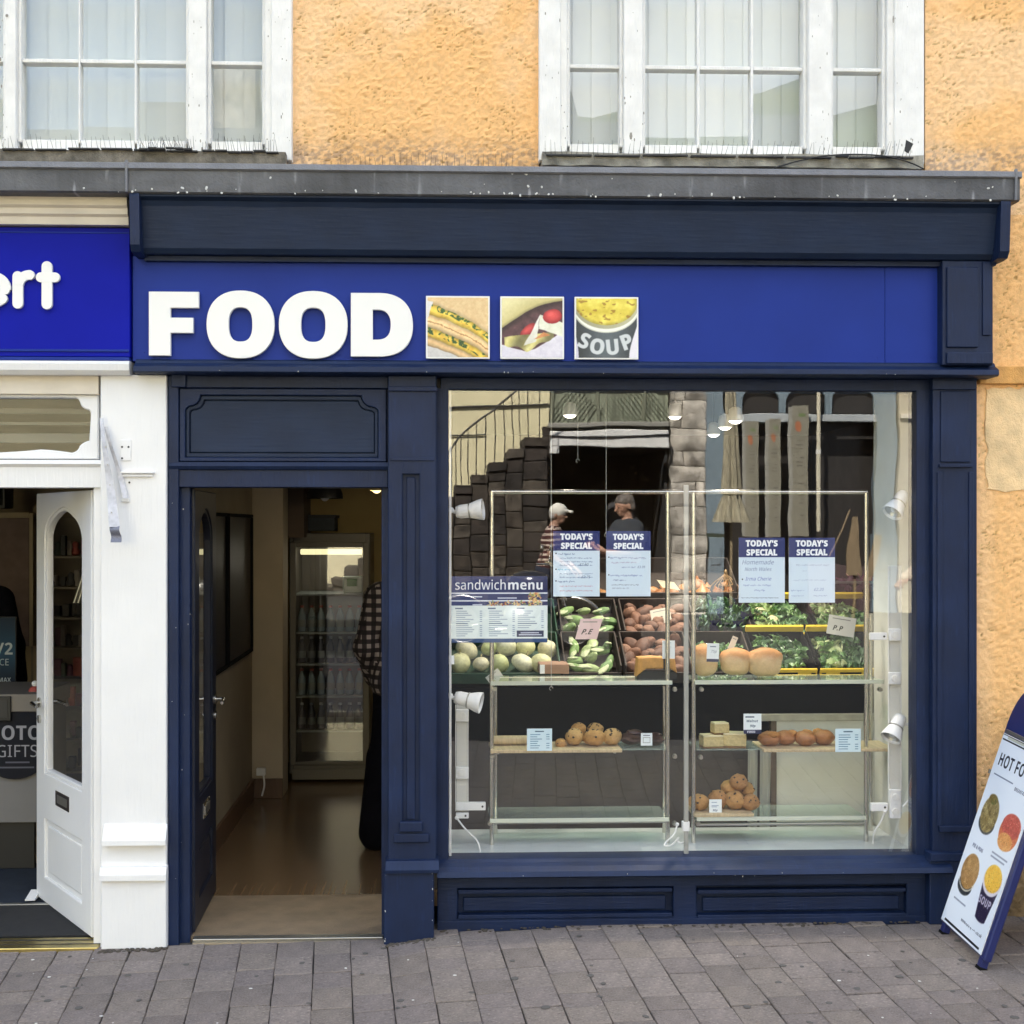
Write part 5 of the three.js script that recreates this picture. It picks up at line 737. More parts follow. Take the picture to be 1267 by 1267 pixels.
// loaves on the glass shelf
{
  const ys = Y(845, -0.4), loafM = [crumb([0.62, 0.33, 0.1], 0.12), crumb([0.66, 0.4, 0.15], 0.12), crumb([0.55, 0.27, 0.08], 0.12)];
  const loafV = mat([1, 1, 1], { vertexColors: true, map: T.soft, size: 0.06, rough: 0.6, bump: T.grit, bsize: 0.1, bs: 0.003 });
  const loaf = (u, v0, v1, w, label, m, seed, ry, z = -0.4) => { const t = thing('loaf', label, 'bread', [X(u, z), ys, z]), hgt = Y(v0, z) - Y(v1, z), y0 = Y(v1, z), g = lump(0.5, 1, 1, 1, 0.06, 2.2, seed, 5), p = g.attributes.position, col = new Float32Array(p.count * 3); for (let i = 0; i < p.count; i++) { const x = p.getX(i), y = p.getY(i), sx = Math.sign(x) * Math.pow(Math.abs(x) * 2, 0.62) / 2, sy = Math.sign(y) * Math.pow(Math.abs(y) * 2, 0.66) / 2, top = sstep(-0.12, 0.2, sy), k = mix(0.94, 1.05, top), n = noise3(x * 9 + 9, y * 9 + 9, p.getZ(i) * 9 + 9, seed), cr = sstep(0.0, 0.34, sy + (n - 0.5) * 0.16); p.setXYZ(i, sx * w * k, sy * hgt * (1 + 0.06 * Math.cos(sx * 9) * top), p.getZ(i) * 0.13); col.set([mix(0.72, 0.5, cr), mix(0.52, 0.23, cr), mix(0.27, 0.065, cr)], i * 3); } g.computeVertexNormals(); g.setAttribute('color', new THREE.BufferAttribute(col, 3)); mesh('crust', [g.rotateY(ry).translate(X(u, z), y0 + hgt / 2, z)], loafV, t); mesh('wrapper', [lump(0.5, w * 1.04, hgt * 1.03, 0.14, 0.04, 4, seed + 5, 4).rotateY(ry).translate(X(u, z), y0 + hgt * 0.52, z)], mat([1, 1, 1], { transmission: 1, thickness: 0, ior: 1.35, rough: 0.04 }), t); };
  loaf(872, 798, 837, 0.11, 'tall wrapped loaf standing left of the blue price card', loafM[1], 201, 0.5); loaf(910, 803, 836, 0.15, 'rounded golden loaf between the price cards on the glass shelf', loafM[0], 203, -0.3); loaf(946, 803, 838, 0.165, 'large orange brown loaf nearest the yellow crates', loafM[2], 205, 0.1, -0.37);
  const pk = thing('pastry_pack', 'pack of orange tan slices bowed over a black tray on the glass shelf', 'pastry pack', P(812, 845, -0.4)); const z = -0.38, s = shp([[787, 838], [789, 814], [806, 813], [822, 814], [835, 815], [838, 834], [829, 828], [800, 828]].map(([u, v]) => [X(u, z), Y(v, z)]));
  mesh('slices', [slab(s, z - 0.07, z, 0.006)], crumb([0.62, 0.33, 0.1], 0.1), pk); mesh('band', [pbox(821, 812, 823, 829, z - 0.072, z + 0.003, 0.001)], M.black, pk); mesh('tray', [pbox(788, 830, 838, 842, z - 0.09, z - 0.02, 0.004)], M.black, pk);
  const cb = thing('carton', 'flat brown carton lying among the melons on the left', 'carton', P(690, 828, -0.6)); mesh('box', [pbox(668, 822, 704, 834, -0.75, -0.58, 0.004)], mat([0.34, 0.2, 0.13], { map: T.soft, size: 0.2, rough: 0.8 }), cb); mesh('label', [pbox(668, 822.5, 674, 833.5, -0.58, -0.578, 0.0005)], M.paper, cb);
  tag(mesh('cream_ribbon', [pbox(618, 838, 834, 842.5, -0.5, -0.47, 0.004)], mat([0.6, 0.58, 0.44], { rough: 0.5 })), 'pale cream shelf strip running under the melons', 'strip');
}
// sloping greengrocery stand
const TIER = [{ v: 846, z: -0.72, vb: 792 }, { v: 801, z: -1.02, vb: 760 }, { v: 746, z: -1.36, vb: 715 }].map((t) => ({ ...t, y: Y(t.v, t.z) }));
{
  const t = thing('produce_stand', 'dark stepped greengrocery stand behind the window display', 'stand', [X(830, -1.2), FLOOR, -1.2]), x0 = X(552, -0.72), x1 = X(1100, -0.72);
  mesh('base', [box(x0 - 0.1, x1, Y(917, -0.72), TIER[0].y - 0.02, -1.1, -0.73, 0.004)], M.blackMatt, t); mesh('plinth', [box(x0 - 0.1, x1, FLOOR, Y(917, -0.72) - 0.001, -1.1, -0.75, 0.004)], mat([0.075, 0.065, 0.058], { map: T.mottle, size: 0.6, rough: 0.7 }), t); mesh('step', [box(x0 - 0.1, x1 + 0.03, FLOOR, TIER[1].y - 0.02, -1.4, -1.11, 0.004)], M.blackMatt, t); mesh('step', [box(x0 - 0.1, x1 + 0.06, FLOOR, TIER[2].y - 0.02, -1.75, -1.41, 0.004)], M.blackMatt, t);
  mesh('back_board', [pbox(556, 742, 1100, 782, -1.74, -1.72, 0.002)], mat([0.035, 0.06, 0.04], { map: T.mottle, size: 0.4, rough: 0.7 }), t);
  mesh('shelf_lip', [pbox(556, 750, 935, 753, -1.35, -1.335, 0.002)], mat([0.06, 0.09, 0.06], { rough: 0.5 }), t);
}
const SLOPE = 0.5;
function crate(label, k, u0, u1, m, rim) {
  const T0 = TIER[k], t = thing('produce_crate', label, 'crate', [X((u0 + u1) / 2, T0.z), T0.y, T0.z]), b = t.base; t.rotation.x = SLOPE; t.base = [0, 0, 0];
  const w = (X(u1, T0.z) - X(u0, T0.z)) / 2 - 0.003, d = 0.32, hh = 0.1;
  mesh('tray', [box(-w, w, 0, 0.008, -d, 0, 0.002)], m, t); mesh('side', [box(-w, w, 0.0085, hh * 0.62, -0.008, 0, 0.002)], m, t); mesh('side', [box(-w, w, 0.0085, hh, -d, -d + 0.008, 0.002)], m, t); mesh('side', [box(-w, -w + 0.008, 0.0085, hh, -d + 0.0085, -0.0085, 0.002)], m, t); mesh('side', [box(w - 0.008, w, 0.0085, hh, -d + 0.0085, -0.0085, 0.002)], m, t);
  if (rim) { mesh('rim', [box(-w, w, hh * 0.42, hh * 0.42 + 0.046, 0.0005, 0.014, 0.003), box(-w, w, hh + 0.001, hh + 0.034, -d - 0.004, -d + 0.014, 0.003)], rim, t); mesh('handle_slot', [box(-w * 0.35, w * 0.35, hh * 0.5 + 0.008, hh * 0.5 + 0.02, 0.012, 0.0155, 0.001), box(-w * 0.95, -w * 0.8, hh * 0.5 + 0.01, hh * 0.5 + 0.018, 0.012, 0.0155, 0.001), box(w * 0.8, w * 0.95, hh * 0.5 + 0.01, hh * 0.5 + 0.018, 0.012, 0.0155, 0.001)], M.blackMatt, t); }
  t.base = b;
  return { x: b[0], y: b[1], z: b[2], w: w - 0.02, d };
}
function heap(c, nx, nz, lift, jit, fn) { const out = [], cs = Math.cos(SLOPE), sn = Math.sin(SLOPE); for (let j = 0; j < nz; j++) for (let i = 0; i < nx; i++) { const lx = -c.w + c.w * 2 * (i + 0.5 + (j % 2 ? 0.2 : -0.2)) / nx + rr(-jit, jit), lz = -0.03 - (c.d - 0.06) * (j + 0.5) / nz + rr(-jit, jit), ly = lift + rr(0, jit); out.push([c.x + lx, c.y + ly * cs - lz * sn * 1.0, c.z + ly * sn + lz * cs, ...fn(i, j)]); } return out; }
{
  const wood = mat([0.045, 0.032, 0.026], { map: T.wood, size: 0.3, rough: 0.8 }), green = mat([0.025, 0.075, 0.045], { map: T.mottle, size: 0.2, rough: 0.5 }), yel = mat([0.72, 0.5, 0.04], { map: T.soft, size: 0.2, rough: 0.45 });
  const skin = (c, r = 0.5, s = 0.06) => mat(c, { map: T.mottle, size: s, rough: r, bump: T.grit, bsize: 0.08, bs: 0.0015 });
  // melons
  const c1 = crate('dark green crate of pale melons at the lower left of the stand', 0, 556, 694, green), mel = [0, 1, 2, 3].map((k) => protoThing('melon', 'pale yellow green melon in the lower left crate', 'melon', 'melons in the lower left crate', (t) => { mesh('skin', [lump(0.05, [1.05, 1.16, 0.98, 1.1][k], [0.95, 0.88, 1, 0.84][k], 1, 0.06, 2, 220 + k)], skin([[0.74, 0.74, 0.4], [0.78, 0.74, 0.5], [0.62, 0.68, 0.32], [0.8, 0.8, 0.56]][k], 0.45), t); mesh('stalk', [cyl([0, 0.046, 0], [0.004, 0.064, 0.004], 0.006, 0.004, 8)], skin([0.35, 0.32, 0.14]), t); }));
  place(mel, heap(c1, 5, 2, 0.055, 0.01, () => [rr(0, 6), rr(0.82, 1.18), rr(-0.6, 0.6), rr(-0.6, 0.6)]));
  crate('dark green crate behind the sandwich menu at the left of the stand', 1, 556, 690, green);
  // sweetcorn
  const corn = (g, l) => [0, 1, 2].map((k) => protoThing('sweetcorn_cob', l, 'sweetcorn', g, (t) => { mesh('husk', [(() => { const q = lathe([[0.001, -0.075], [0.016, -0.07], [0.03, -0.035], [0.033, 0.005], [0.024, 0.045], [0.01, 0.075], [0.001, 0.082]], 12), p = q.attributes.position; for (let i = 0; i < p.count; i++) { const a = Math.atan2(p.getZ(i), p.getX(i)), f = 1 + 0.1 * Math.sin(a * 4 + k + p.getY(i) * 20); p.setX(i, p.getX(i) * f); p.setZ(i, p.getZ(i) * f); } q.computeVertexNormals(); return q.rotateZ(Math.PI / 2); })()], skin([[0.24, 0.38, 0.13], [0.4, 0.5, 0.24], [0.16, 0.27, 0.1]][k], 0.6, 0.1), t); mesh('leaf', [lump(0.03, 1.7, 0.35, 0.8, 0.2, 2, 240 + k).translate(-0.03, 0.018, 0.012)], skin([0.5, 0.56, 0.34], 0.6), t); }));
  const c2 = crate('dark crate of green sweetcorn on the lower tier', 0, 697, 769, wood), c3 = crate('dark crate of green sweetcorn on the middle tier', 1, 693, 768, wood);
  place(corn('sweetcorn in the lower crate', 'green sweetcorn cob in the lower tier crate'), heap(c2, 3, 4, 0.045, 0.016, () => [rr(-1.4, 1.4), rr(0.6, 0.85), rr(-0.3, 0.6), rr(-0.5, 0.9)]));
  place(corn('sweetcorn in the middle crate', 'green sweetcorn cob in the middle tier crate beside the pink price card'), heap(c3, 3, 3, 0.045, 0.016, () => [rr(-0.9, 0.9), rr(0.6, 0.85), rr(-0.3, 0.6), rr(-0.3, 0.5)]));
  // sweet potatoes
  const pot = (g, l) => [0, 1, 2].map((k) => protoThing('sweet_potato', l, 'sweet potato', g, (t) => { mesh('skin', [lump(0.034, [1.5, 1.25, 1.7][k], 0.95, 0.95, 0.13, 2, 260 + k)], skin([[0.17, 0.078, 0.047], [0.21, 0.105, 0.065], [0.12, 0.056, 0.036]][k], 0.7), t); mesh('tip', [lump(0.009, 1.4, 1, 1, 0.2, 2, 270 + k).translate(0.034 * [1.5, 1.25, 1.7][k] * 0.95, 0.003, 0)], skin([0.1, 0.05, 0.03], 0.8), t); }));
  const c4 = crate('dark crate of brown sweet potatoes on the lower tier', 0, 772, 856, wood), c5 = crate('dark crate of brown sweet potatoes on the middle tier', 1, 771, 856, wood);
  place(pot('sweet potatoes in the lower crate', 'brown sweet potato in the lower tier crate'), heap(c4, 4, 6, 0.045, 0.013, () => [rr(0, 6), rr(0.85, 1.1), rr(-0.3, 0.3), rr(-0.7, 0.7)])); place(pot('sweet potatoes in the middle crate', 'brown sweet potato in the middle tier crate'), heap(c5, 4, 6, 0.05, 0.013, () => [rr(0, 6), rr(0.85, 1.1), rr(-0.3, 0.3), rr(-0.7, 0.7)]));
  // leafy vegetables built from crumpled leaves
  const leafGeo = (seed, L0, W0, ruff) => { const g = new THREE.PlaneGeometry(W0, L0, 6, 8), p = g.attributes.position; for (let i = 0; i < p.count; i++) { const x = p.getX(i), y = p.getY(i) / L0 + 0.5, w = Math.sin(Math.PI * clamp(0.12 + y * 0.83)) ; p.setXYZ(i, x * w, y * L0, -x * x * 6 * w + 0.25 * L0 * y * y - L0 * 0.1 * y + ruff * (noise2(x * 90 + 50, y * 9 + seed, seed) - 0.5) * y * 2); } g.computeVertexNormals(); return g; };
  const greens = [[0.1, 0.24, 0.065], [0.19, 0.36, 0.1], [0.055, 0.14, 0.05], [0.36, 0.5, 0.18], [0.52, 0.6, 0.32]].map((c) => mat(c, { map: T.mottle, size: 0.05, rough: 0.6, side: THREE.DoubleSide, transmission: 0.3, thickness: 0 }));
  const head = (name, label, group, k, ms, core, cm) => protoThing(name, label, name.replace('_', ' '), group, (t) => { mesh('heart', [lump(0.035, 1, 0.85, 1, core, 5, 300 + k).translate(0, 0.02, 0)], cm, t); const by = ms.map(() => []); for (let i = 0; i < 13; i++) { const a = i * 2.4 + k, tilt = 0.3 + 0.85 * (i / 13), l = leafGeo(300 + i + k * 20, rr(0.07, 0.1), rr(0.055, 0.085), 0.03); l.rotateX(tilt).translate(0, -0.012, 0.012).rotateY(a); by[i % ms.length].push(l); } by.forEach((b, i) => mesh('leaf', b, ms[i], t).userData.kind = 'stuff'); });
  const cauli = crumb([0.62, 0.54, 0.32], 0.03), dark = crumb([0.035, 0.09, 0.03], 0.03);
  const c6 = crate('black crate with yellow rim holding leafy cauliflowers, left of the pair on the middle tier', 1, 933, 1008, M.blackMatt, yel), c7 = crate('black crate with yellow rim behind the tilted white card on the middle tier', 1, 1010, 1084, M.blackMatt, yel), c8 = crate('black crate with yellow rim of dark green leaves on the lower tier beside the loaf', 0, 934, 1009, M.blackMatt, yel), c9 = crate('black crate with yellow rim of mixed lettuce at the lower right of the stand', 0, 1011, 1088, M.blackMatt, yel);
  const l6 = 'leafy green cauliflower in the middle tier yellow rimmed crate'; place([head('cauliflower', l6, 'cauliflowers in the left yellow rimmed crate', 0, [greens[1], greens[0], greens[3]], 0.16, cauli), head('cauliflower', l6, 'cauliflowers in the left yellow rimmed crate', 1, [greens[0], greens[1]], 0.16, dark)], heap({ ...c6, w: c6.w * 0.8 }, 2, 3, 0.03, 0.01, () => [rr(0, 6), rr(0.85, 1.1), 0.5]));
  const l7 = 'green cabbage behind the tilted white card'; place([head('cabbage', l7, 'cabbages behind the tilted card', 2, [greens[1], greens[3], greens[4]], 0.1, greens[3]), head('cabbage', l7, 'cabbages behind the tilted card', 3, [greens[0], greens[1]], 0.1, dark)], heap({ ...c7, w: c7.w * 0.8 }, 2, 3, 0.03, 0.01, () => [rr(0, 6), rr(0.85, 1.05), 0.5]));
  const l8 = 'dark green curly cabbage in the lower tier crate beside the loaf'; place([head('curly_cabbage', l8, 'curly cabbages in the lower crate', 4, [greens[0], greens[2], greens[1]], 0.2, dark)], heap({ ...c8, w: c8.w * 0.8 }, 2, 3, 0.03, 0.01, () => [rr(0, 6), rr(0.9, 1.1), 0.5]));
  const l9 = 'light and dark green lettuce in the lower right crate'; place([head('lettuce', l9, 'lettuces in the lower right crate', 5, [greens[1], greens[0], greens[4]], 0.14, greens[3]), head('lettuce', l9, 'lettuces in the lower right crate', 6, [greens[0], greens[2]], 0.14, dark)], heap({ ...c9, w: c9.w * 0.8 }, 2, 3, 0.03, 0.01, () => [rr(0, 6), rr(0.9, 1.1), 0.5]));
  // wrapped leeks and greens
  const bag = mat([0.5, 0.56, 0.62], { rough: 0.15, transmission: 0.75, thickness: 0, ior: 1.5 }), navyBag = mat([0.03, 0.03, 0.1], { rough: 0.25 });
  const c10 = crate('dark crate of wrapped spring greens on the middle tier', 1, 859, 931, wood), l10 = 'wrapped bunch of bluish spring greens on the middle tier';
  const gb = [0, 1].map((k) => protoThing('spring_greens', l10, 'spring greens', 'wrapped spring greens', (t) => { const by = [[], []]; for (let i = 0; i < 9; i++) { const l = leafGeo(400 + i + k * 9, rr(0.1, 0.14), rr(0.03, 0.05), 0.025); l.rotateX(rr(-0.3, 0.5)).rotateZ(rr(-0.4, 0.4)).translate(rr(-0.02, 0.02), -0.04, rr(-0.01, 0.02)); by[i % 2].push(l); } mesh('leaf', by[0], greens[k ? 0 : 2], t).userData.kind = 'stuff'; mesh('leaf', by[1], mat([0.2, 0.3, 0.26], { map: T.mottle, size: 0.05, rough: 0.5, side: THREE.DoubleSide }), t).userData.kind = 'stuff'; mesh('sleeve', [lathe([[0.02, -0.045], [0.036, 0.0], [0.045, 0.05]], 10)], k ? navyBag : bag, t); }));
  place(gb, heap(c10, 4, 3, 0.06, 0.01, () => [rr(-0.6, 0.6), rr(0.9, 1.1), rr(-0.1, 0.4), rr(-0.5, 0.5)]));
  const c11 = crate('dark crate behind the loaves on the lower tier', 0, 859, 932, wood); const l11 = 'small bunch of herbs under the loaves'; place([head('herb_bunch', l11, 'herb bunches under the loaves', 7, [greens[1], greens[2]], 0.2, dark)], heap(c11, 3, 2, 0.03, 0.01, () => [rr(0, 6), rr(0.6, 0.8), 0.4]));
  // onions and net bag on the top tier
  const c12 = crate('dark crate of onions on the top tier', 2, 690, 912, wood), on = [0, 1].map((k) => protoThing('onion', 'brown onion on the top tier of the stand', 'onion', 'loose onions on the top tier', (t) => { mesh('bulb', [lathe([[0.001, -0.034], [0.018, -0.031], [0.036, -0.012], [0.038, 0.006], [0.028, 0.026], [0.01, 0.038], [0.005, 0.052], [0.001, 0.054]], 16)], skin([[0.42, 0.2, 0.075], [0.34, 0.14, 0.055]][k], 0.35, 0.05), t); mesh('root', [lump(0.008, 1, 0.5, 1, 0.3, 4, 280).translate(0, -0.035, 0)], skin([0.3, 0.24, 0.15]), t); }));
  const cs = [[808, 734], [816, 738], [822, 731], [833, 736], [845, 731], [863, 728], [870, 738], [857, 739], [875, 730], [888, 735], [896, 728], [903, 734], [908, 729], [898, 739], [745, 738], [793, 738], [781, 739]];
  place(on, cs.map(([u, v], i) => { const z = -1.4 - (739 - v) * 0.012; return [X(u, z), Y(v, z), z, rr(0, 6), [863, 870].includes(u) ? 1.35 : rr(0.8, 1.05), rr(-0.8, 0.8), rr(-0.8, 0.8)]; }));
  const nb = thing('net_bag', 'pointed brown net bag of onions on the top tier', 'net bag', P(898, 745, -1.42)); const nz = -1.42, nl = []; for (let i = 0; i < 8; i++) { const f = i / 7; nl.push(tube([P(898, 709, nz), P(mix(878, 914, f), 728, nz + 0.03 * Math.sin(f * 3)), P(mix(882, 912, f), 743, nz + 0.03)], 0.0022, 10, 5)); } for (let r = 0; r < 4; r++) { const v = 716 + r * 7, hw = 5 + r * 4.4; nl.push(tube([P(898 - hw, v, nz + 0.01), P(898, v + 2, nz + 0.045), P(898 + hw, v, nz + 0.01)], 0.0018, 10, 5)); } mesh('net', nl, mat([0.32, 0.2, 0.1], { rough: 0.7 }), nb).userData.kind = 'stuff'; mesh('tie', [lump(0.012, 0.7, 1.3, 0.7, 0.2, 3, 290).translate(...P(898, 708, nz))], skin([0.3, 0.2, 0.1]), nb);
  const rb = thing('beetroot_crate', 'dark crate of purple vegetables behind the rightmost special poster', 'crate', P(1050, 735, -1.4)); mesh('tray', [pbox(1030, 722, 1090, 742, -1.7, -1.4, 0.004)], M.blackMatt, rb); mesh('rim', [pbox(1030, 719, 1090, 722, -1.42, -1.39, 0.002)], mat([0.15, 0.14, 0.14], { rough: 0.5 }), rb);
  place([protoThing('beetroot', 'purple beetroot piled in the crate behind the rightmost special poster', 'beetroot', 'purple beetroots', (t) => { mesh('root', [lump(0.032, 1, 0.9, 1, 0.12, 2, 295)], skin([0.09, 0.03, 0.055], 0.7), t); mesh('stalk', [cyl([0, 0.025, 0], [0.02, 0.06, 0.01], 0.004, 0.002, 6), cyl([0, 0.025, 0], [-0.015, 0.055, 0], 0.004, 0.002, 6)], skin([0.25, 0.06, 0.12]), t); })], [[1040, 722], [1052, 720], [1064, 723], [1076, 721], [1046, 728], [1060, 729], [1072, 728]].map(([u, v]) => [X(u, -1.45), Y(v, -1.45), -1.42, rr(0, 6), 1, rr(-1, 1)]));
}
// price cards: thin sheets with printed faces
function card(name, label, cat, quad, z, draw, opt = {}) { // quad: [u0, v0, u1, v1] in px, opt.turn: roll in radians
  const [u0, v0, u1, v1] = quad, w = X(u1, z) - X(u0, z), hh = Y(v0, z) - Y(v1, z), t = thing(name, label, cat, P((u0 + u1) / 2, (v0 + v1) / 2, z), opt.group); t.rotation.set(opt.tilt || 0, opt.yaw || 0, opt.turn || 0); const b = t.base; t.base = [0, 0, 0];
  const sk = opt.skew || 0, s = shp([[-w / 2 - sk * w, -hh / 2], [w / 2 - sk * w, -hh / 2], [w / 2 + sk * w, hh / 2], [-w / 2 + sk * w, hh / 2]]);
  mesh('sheet', [slab(s, -0.0012, 0, 0)], M.paper, t);
  const PW = opt.res || 128, PH = Math.round(PW * hh / w), g = new THREE.ShapeGeometry(s), p = g.attributes.position, uv = new Float32Array(p.count * 2); for (let i = 0; i < p.count; i++) { const fy = p.getY(i) / hh + 0.5; uv[i * 2] = (p.getX(i) - sk * w * (fy * 2 - 1)) / w + 0.5; uv[i * 2 + 1] = fy; } g.setAttribute('uv', new THREE.BufferAttribute(uv, 2));
  mesh('print', [g.translate(0, 0, 0.0012)], print(canvasTex(PW, PH, (c) => draw(c, PW, PH)), opt.rough || 0.5), t, true); t.base = b; return t;
}
const scrawl = (g, x, y, w, size, col, words) => { g.strokeStyle = col; g.lineWidth = Math.max(1, size * 0.13); g.globalAlpha = 0.85; let cx = x; while (cx < x + w) { const L0 = rr(size * 1.2, size * 3.2); g.beginPath(); g.moveTo(cx, y); for (let q = 0; q < L0 && cx + q < x + w; q += size * 0.32) g.quadraticCurveTo(cx + q + size * 0.1, y - size * rr(0.2, 0.95), cx + q + size * 0.3, y - size * rr(-0.15, 0.35)); g.stroke(); cx += L0 + size * 0.5; } g.globalAlpha = 1; };
{
  const special = (fn) => (g, W, H) => { g.fillStyle = '#d3e2ee'; g.fillRect(0, 0, W, H); g.fillStyle = '#1c2c6a'; g.fillRect(0, 0, W, H * 0.3); g.fillStyle = '#f2f5f8'; g.textAlign = 'center'; g.font = `bold ${W * 0.172}px sans-serif`; g.lineWidth = W * 0.012; g.strokeStyle = '#f2f5f8'; for (const [s, y] of [["TODAY'S", 0.13], ['SPECIAL', 0.27]]) { g.fillText(s, W * 0.5, H * y, W * 0.86); g.strokeText(s, W * 0.5, H * y, W * 0.86); } g.textAlign = 'left'; fn(g, W, H); };
  const Z = -0.016, dot = (g, x, y, r, c) => { g.fillStyle = c; g.beginPath(); g.arc(x, y, r, 0, 7); g.fill(); };
  card('special_poster', "leftmost TODAY'S SPECIAL poster with dense blue handwriting", 'poster', [684.5, 657, 742, 738], Z, special((g, W, H) => { [0.36, 0.42, 0.475, 0.53, 0.6, 0.66, 0.715, 0.78, 0.85, 0.92].forEach((y, i) => { const head = [0, 4, 7].includes(i); if (head) dot(g, W * 0.06, H * y - 6, 4, '#2a3550'); scrawl(g, W * (head ? 0.1 : 0.14), H * y, W * (head ? 0.36 : 0.7), head ? 15 : 11, i > 7 ? '#b56a80' : i === 4 ? '#4a9ac0' : '#4f6490'); }); g.font = 'italic 20px sans-serif'; g.fillStyle = '#3c4c70'; g.fillText('\u00a32.50', W * 0.56, H * 0.53); g.fillText('\u00a32.75', W * 0.6, H * 0.72); }), { res: 256 });
  card('special_poster', "second TODAY'S SPECIAL poster from the left with two spaced entries", 'poster', [750, 657, 805, 738], Z, special((g, W, H) => { [[0.42, 0.09, 0.8, 16, '#7d86ad'], [0.49, 0.12, 0.55, 13, '#9a86a8'], [0.56, 0.35, 0.3, 12, '#6c7ba8'], [0.69, 0.1, 0.7, 16, '#6a7bae'], [0.76, 0.16, 0.28, 14, '#5a6894'], [0.83, 0.12, 0.6, 10, '#444f6a'], [0.88, 0.14, 0.36, 10, '#6a7490']].forEach(([y, x, w, s, c]) => scrawl(g, W * x, H * y, W * w, s, c)); g.font = 'italic 18px sans-serif'; g.fillStyle = '#55668e'; g.fillText('\u00a33.95', W * 0.7, H * 0.565); dot(g, W * 0.06, H * 0.4, 4, '#445'); dot(g, W * 0.06, H * 0.67, 4, '#445'); }), { res: 256 });
  card('special_poster', "TODAY'S SPECIAL poster reading Homemade, third from the left", 'poster', [914, 665, 971, 746], Z, special((g, W, H) => { g.fillStyle = '#8090b0'; g.font = 'italic 34px sans-serif'; g.fillText('Homemade', W * 0.06, H * 0.41); g.font = 'italic 27px sans-serif'; g.fillText('North Wales', W * 0.12, H * 0.51); g.fillStyle = '#6878b8'; g.fillText('Irma Cherie', W * 0.14, H * 0.66); scrawl(g, W * 0.1, H * 0.74, W * 0.62, 15, '#8493c0'); scrawl(g, W * 0.34, H * 0.82, W * 0.22, 14, '#7080b4'); scrawl(g, W * 0.06, H * 0.93, W * 0.8, 9, '#445068'); dot(g, W * 0.08, H * 0.64, 4, '#2a3040'); }), { res: 256 });
  card('special_poster', "rightmost TODAY'S SPECIAL poster with faint pale writing", 'poster', [976, 665, 1033, 746], Z, special((g, W, H) => { [[0.43, 0.16, 0.7, 15, '#a8b4c8'], [0.52, 0.3, 0.1, 12, '#b0bcd0'], [0.66, 0.1, 0.7, 13, '#aab8d0'], [0.82, 0.05, 0.28, 13, '#8ea0c8'], [0.9, 0.06, 0.26, 10, '#9aa8c8'], [0.9, 0.54, 0.3, 10, '#8696b8']].forEach(([y, x, w, s, c]) => scrawl(g, W * x, H * y, W * w, s, c)); g.font = 'italic 22px sans-serif'; g.fillStyle = '#7f93bd'; g.fillText('\u00a32.20', W * 0.54, H * 0.82); }), { res: 256 });
  card('sandwich_menu', 'blue and white sandwichmenu board hung in the lower left of the window', 'menu', [558.5, 713, 677.5, 795], Z - 0.01, (g, W, H) => {
    g.fillStyle = '#d7e0e0'; g.fillRect(0, 0, W, H); const q = g.createLinearGradient(0, 0, W, 0); q.addColorStop(0, '#2b3a70'); q.addColorStop(1, '#232a58'); g.fillStyle = q; g.fillRect(0, 0, W, H * 0.44); g.fillStyle = '#eef0f4'; g.font = `${H * 0.2}px sans-serif`; g.fillText('sandwich', W * 0.035, H * 0.2, W * 0.54); g.font = `bold ${H * 0.2}px sans-serif`; g.fillText('menu', W * 0.58, H * 0.2, W * 0.38);
    g.fillStyle = '#dfe3ee'; g.fillRect(0, H * 0.245, W, H * 0.02); g.fillRect(0, H * 0.36, W, H * 0.02); g.font = `${H * 0.055}px sans-serif`; for (const [x, y, w] of [[0.2, 0.3, 0.12], [0.48, 0.32, 0.2], [0.22, 0.42, 0.1]]) { g.fillStyle = '#c7cde0'; g.fillRect(W * x, H * y, W * w, H * 0.018); }
    for (let k = 0; k < 170; k++) { g.fillStyle = pick(['#e3b25c', '#d98a4a', '#c8603a', '#eed08a', '#f0e0b0', '#8a9a4a', '#e9c07a']); const a = rnd(); g.globalAlpha = 0.7; g.beginPath(); if (k < 90) g.ellipse(W * rr(0.8, 0.93), H * rr(0.25, 0.4), rr(3, 9), rr(2, 6), a * 3, 0, 7); else g.ellipse(W * rr(0.38, 0.94), H * rr(0.38, 0.44), rr(3, 10), rr(2, 5), a * 3, 0, 7); g.fill(); } g.globalAlpha = 1;
    g.fillStyle = '#dfe9e8'; g.fillRect(W * 0.01, H * 0.45, W * 0.98, H * 0.48); for (const x of [0.04, 0.38, 0.68]) { g.fillStyle = '#5d6a86'; g.fillRect(W * x, H * 0.475, W * 0.08, H * 0.02); for (let r = 0; r < 13; r++) { if (x > 0.6 && r > 8) break; g.fillStyle = r === 6 ? '#5a6884' : '#93a2b6'; g.fillRect(W * (x + 0.01), H * (0.52 + r * 0.031), W * rr(0.09, 0.2), H * 0.012); if (r !== 6) { g.fillStyle = '#8a9ab2'; g.fillRect(W * (x + 0.255), H * (0.52 + r * 0.031), W * 0.025, H * 0.012); } } }
    g.fillStyle = '#343a56'; g.fillRect(W * 0.68, H * 0.82, W * 0.28, H * 0.095); g.fillStyle = '#c9cede'; g.fillRect(W * 0.72, H * 0.845, W * 0.19, H * 0.016); g.fillRect(W * 0.7, H * 0.875, W * 0.24, H * 0.016); g.fillStyle = '#2c4a78'; g.fillRect(0, H * 0.94, W, H * 0.06); }, { res: 512 });
  const wh = (fn, bg = '#e4ecf0') => (g, W, H) => { g.fillStyle = bg; g.fillRect(0, 0, W, H); fn(g, W, H); };
